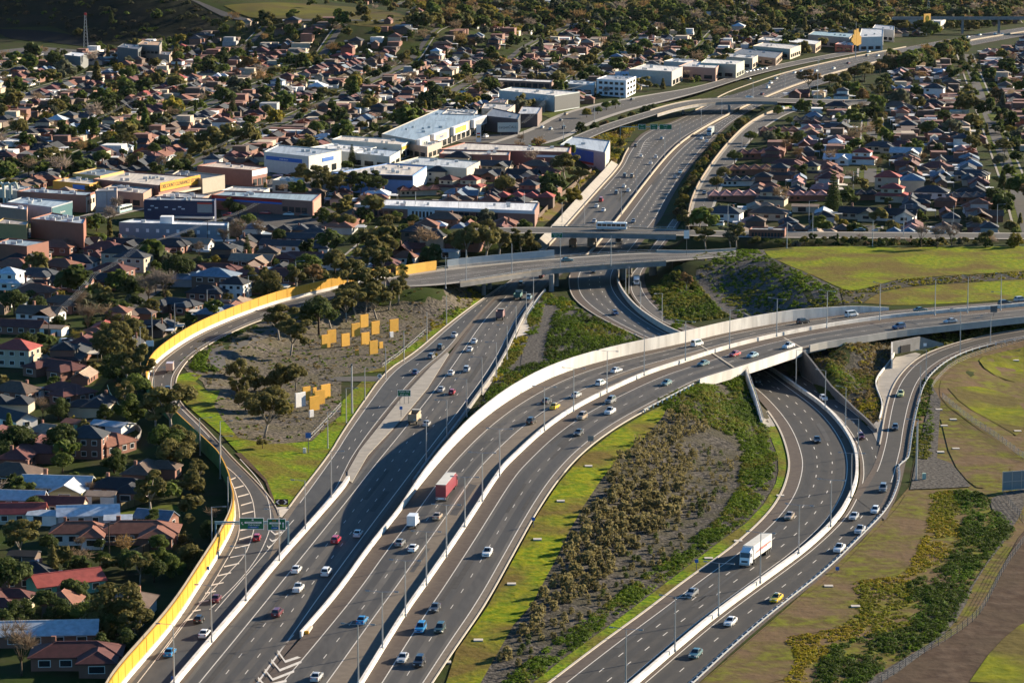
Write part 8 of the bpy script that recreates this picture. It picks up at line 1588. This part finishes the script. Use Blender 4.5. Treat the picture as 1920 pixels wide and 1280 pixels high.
cover('low_scrub', [wpoly(q('D',(1060,790),(1070,720),(1180,650),(1260,600),(1480,520),(1440,545),(1280,610),(1170,680),(1150,740),(1220,790),(1150,800)))], .9, (.5,1.1), (.4,.9), [GREEN, GREEN, DRK], 'green low hedge inside the ramp bend', 18, .25, clump=.6)
cover('low_scrub', [wpoly(q('E',(500,520),(560,480),(640,440),(640,360),(700,330),(780,360),(770,385),(690,450),(570,540),(500,570)))], .5, (.4,.9), (.3,.8), [GREEN, OLV, YEL], 'green plants on the bank under the overpass', 16, .24, clump=1.0)
cover('batter_scrub', [wpoly(q('B',(1120,1230),(1260,1090),(1450,950),(1540,890),(1600,700),(1500,760),(1440,900),(1200,1130),(1080,1240))), wpoly(q('B',(1300,760),(1640,700),(1610,760),(1540,900),(1480,880)))], .25, (.6,1.5), (.5,1.4), [OLV, YEL, BRN, DRK], 'scrub and bushes on the freeway slope', 18, .3, clump=1.0)
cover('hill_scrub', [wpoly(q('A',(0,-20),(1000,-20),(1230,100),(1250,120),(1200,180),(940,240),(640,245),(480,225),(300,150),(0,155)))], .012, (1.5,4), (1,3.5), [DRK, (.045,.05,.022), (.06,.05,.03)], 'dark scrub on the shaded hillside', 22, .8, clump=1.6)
# ------------------------------------------------------------------ power poles and wires
def power(pts, label):
    P = [ug(*p) for p in pts]; t = None
    tops = []
    for k, p in enumerate(P):
        t = thing('power_pole', p, rad(-8), None, 'power pole', 'timber power poles'); mb = MB(); mb.tube((0,0,-.5), (0,0,10), .17, .12, 6); obj('pole', mb, M['bark'], t); mb = MB(); mb.box((0,0,9.6), (2.4,.14,.16)); obj('crossarm', mb, M['bark'], t); tops.append(p+Vector((0,0,9.7))); later(t, 'timber power pole with crossarm', label)
    mb = MB(); 
    for off_ in (-1.1,-.4,.4,1.1):
        for a, b in zip(tops, tops[1:]):
            n = 9; Q = []
            for i in range(n): s = i/(n-1); v = a.lerp(b, s); Q.append((v.x+off_, v.y, v.z-1.1*4*s*(1-s)))
            for u, v in zip(Q, Q[1:]): mb.tube(u, v, .022, n=3)
    o = obj('power_line', mb, M['steel']); tag(o, 'four sagging power wires '+label, 'power line')
power(q('D',(275,665),(530,400),(800,215),(1160,90))+q('A',(1440,1262)), 'along the left hand street')
power(q('A',(480,790),(760,640),(945,575),(1300,470),(1640,440)), 'across the left suburb')
power(q('A',(1140,960),(1450,790),(1700,760)), 'behind the red brick store')
power(q('B',(1015,790),(1180,600),(1420,540),(1560,470)), 'beside the shopping road')
t = thing('power_pole', ug(*q1('G',612,628)), rad(20), 'timber power pole with crossarm beside the terracotta brick house', 'power pole'); mb = MB(); mb.tube((0,0,-.5), (0,0,10), .17, .12, 6); obj('pole', mb, M['bark'], t); mb = MB(); mb.box((0,0,9.6), (2.4,.14,.16)); obj('crossarm', mb, M['bark'], t)
settle()
# lettering becomes mesh so each word is an object like any other
dg = bpy.context.evaluated_depsgraph_get()
for o in [o for o in COL.objects if o.type == 'FONT']:
    me = bpy.data.meshes.new_from_object(o.evaluated_get(dg)); me.materials.clear(); me.materials.append(o.data.materials[0])
    n = link(o.name, me, o.parent); n.matrix_local = o.matrix_local.copy(); nm = o.name; bpy.data.objects.remove(o); n.name = nm
# ------------------------------------------------------------------ air
hz = bpy.data.materials.new('haze'); hz.use_nodes = True; N = hz.node_tree.nodes; N.clear(); ov = N.new('ShaderNodeOutputMaterial'); pv = N.new('ShaderNodeVolumePrincipled')
pv.inputs['Color'].default_value = (.80,.88,1.0,1); pv.inputs['Density'].default_value = HAZE; pv.inputs['Anisotropy'].default_value = .1; hz.node_tree.links.new(pv.outputs[0], ov.inputs['Volume'])
mb = MB(); mb.box((0, 4400, 86), (11000, 9300, 180)); tag(obj('haze', mb, hz), 'thin bluish haze over the suburb', kind='stuff')
print('OBJECTS', len(bpy.data.objects))
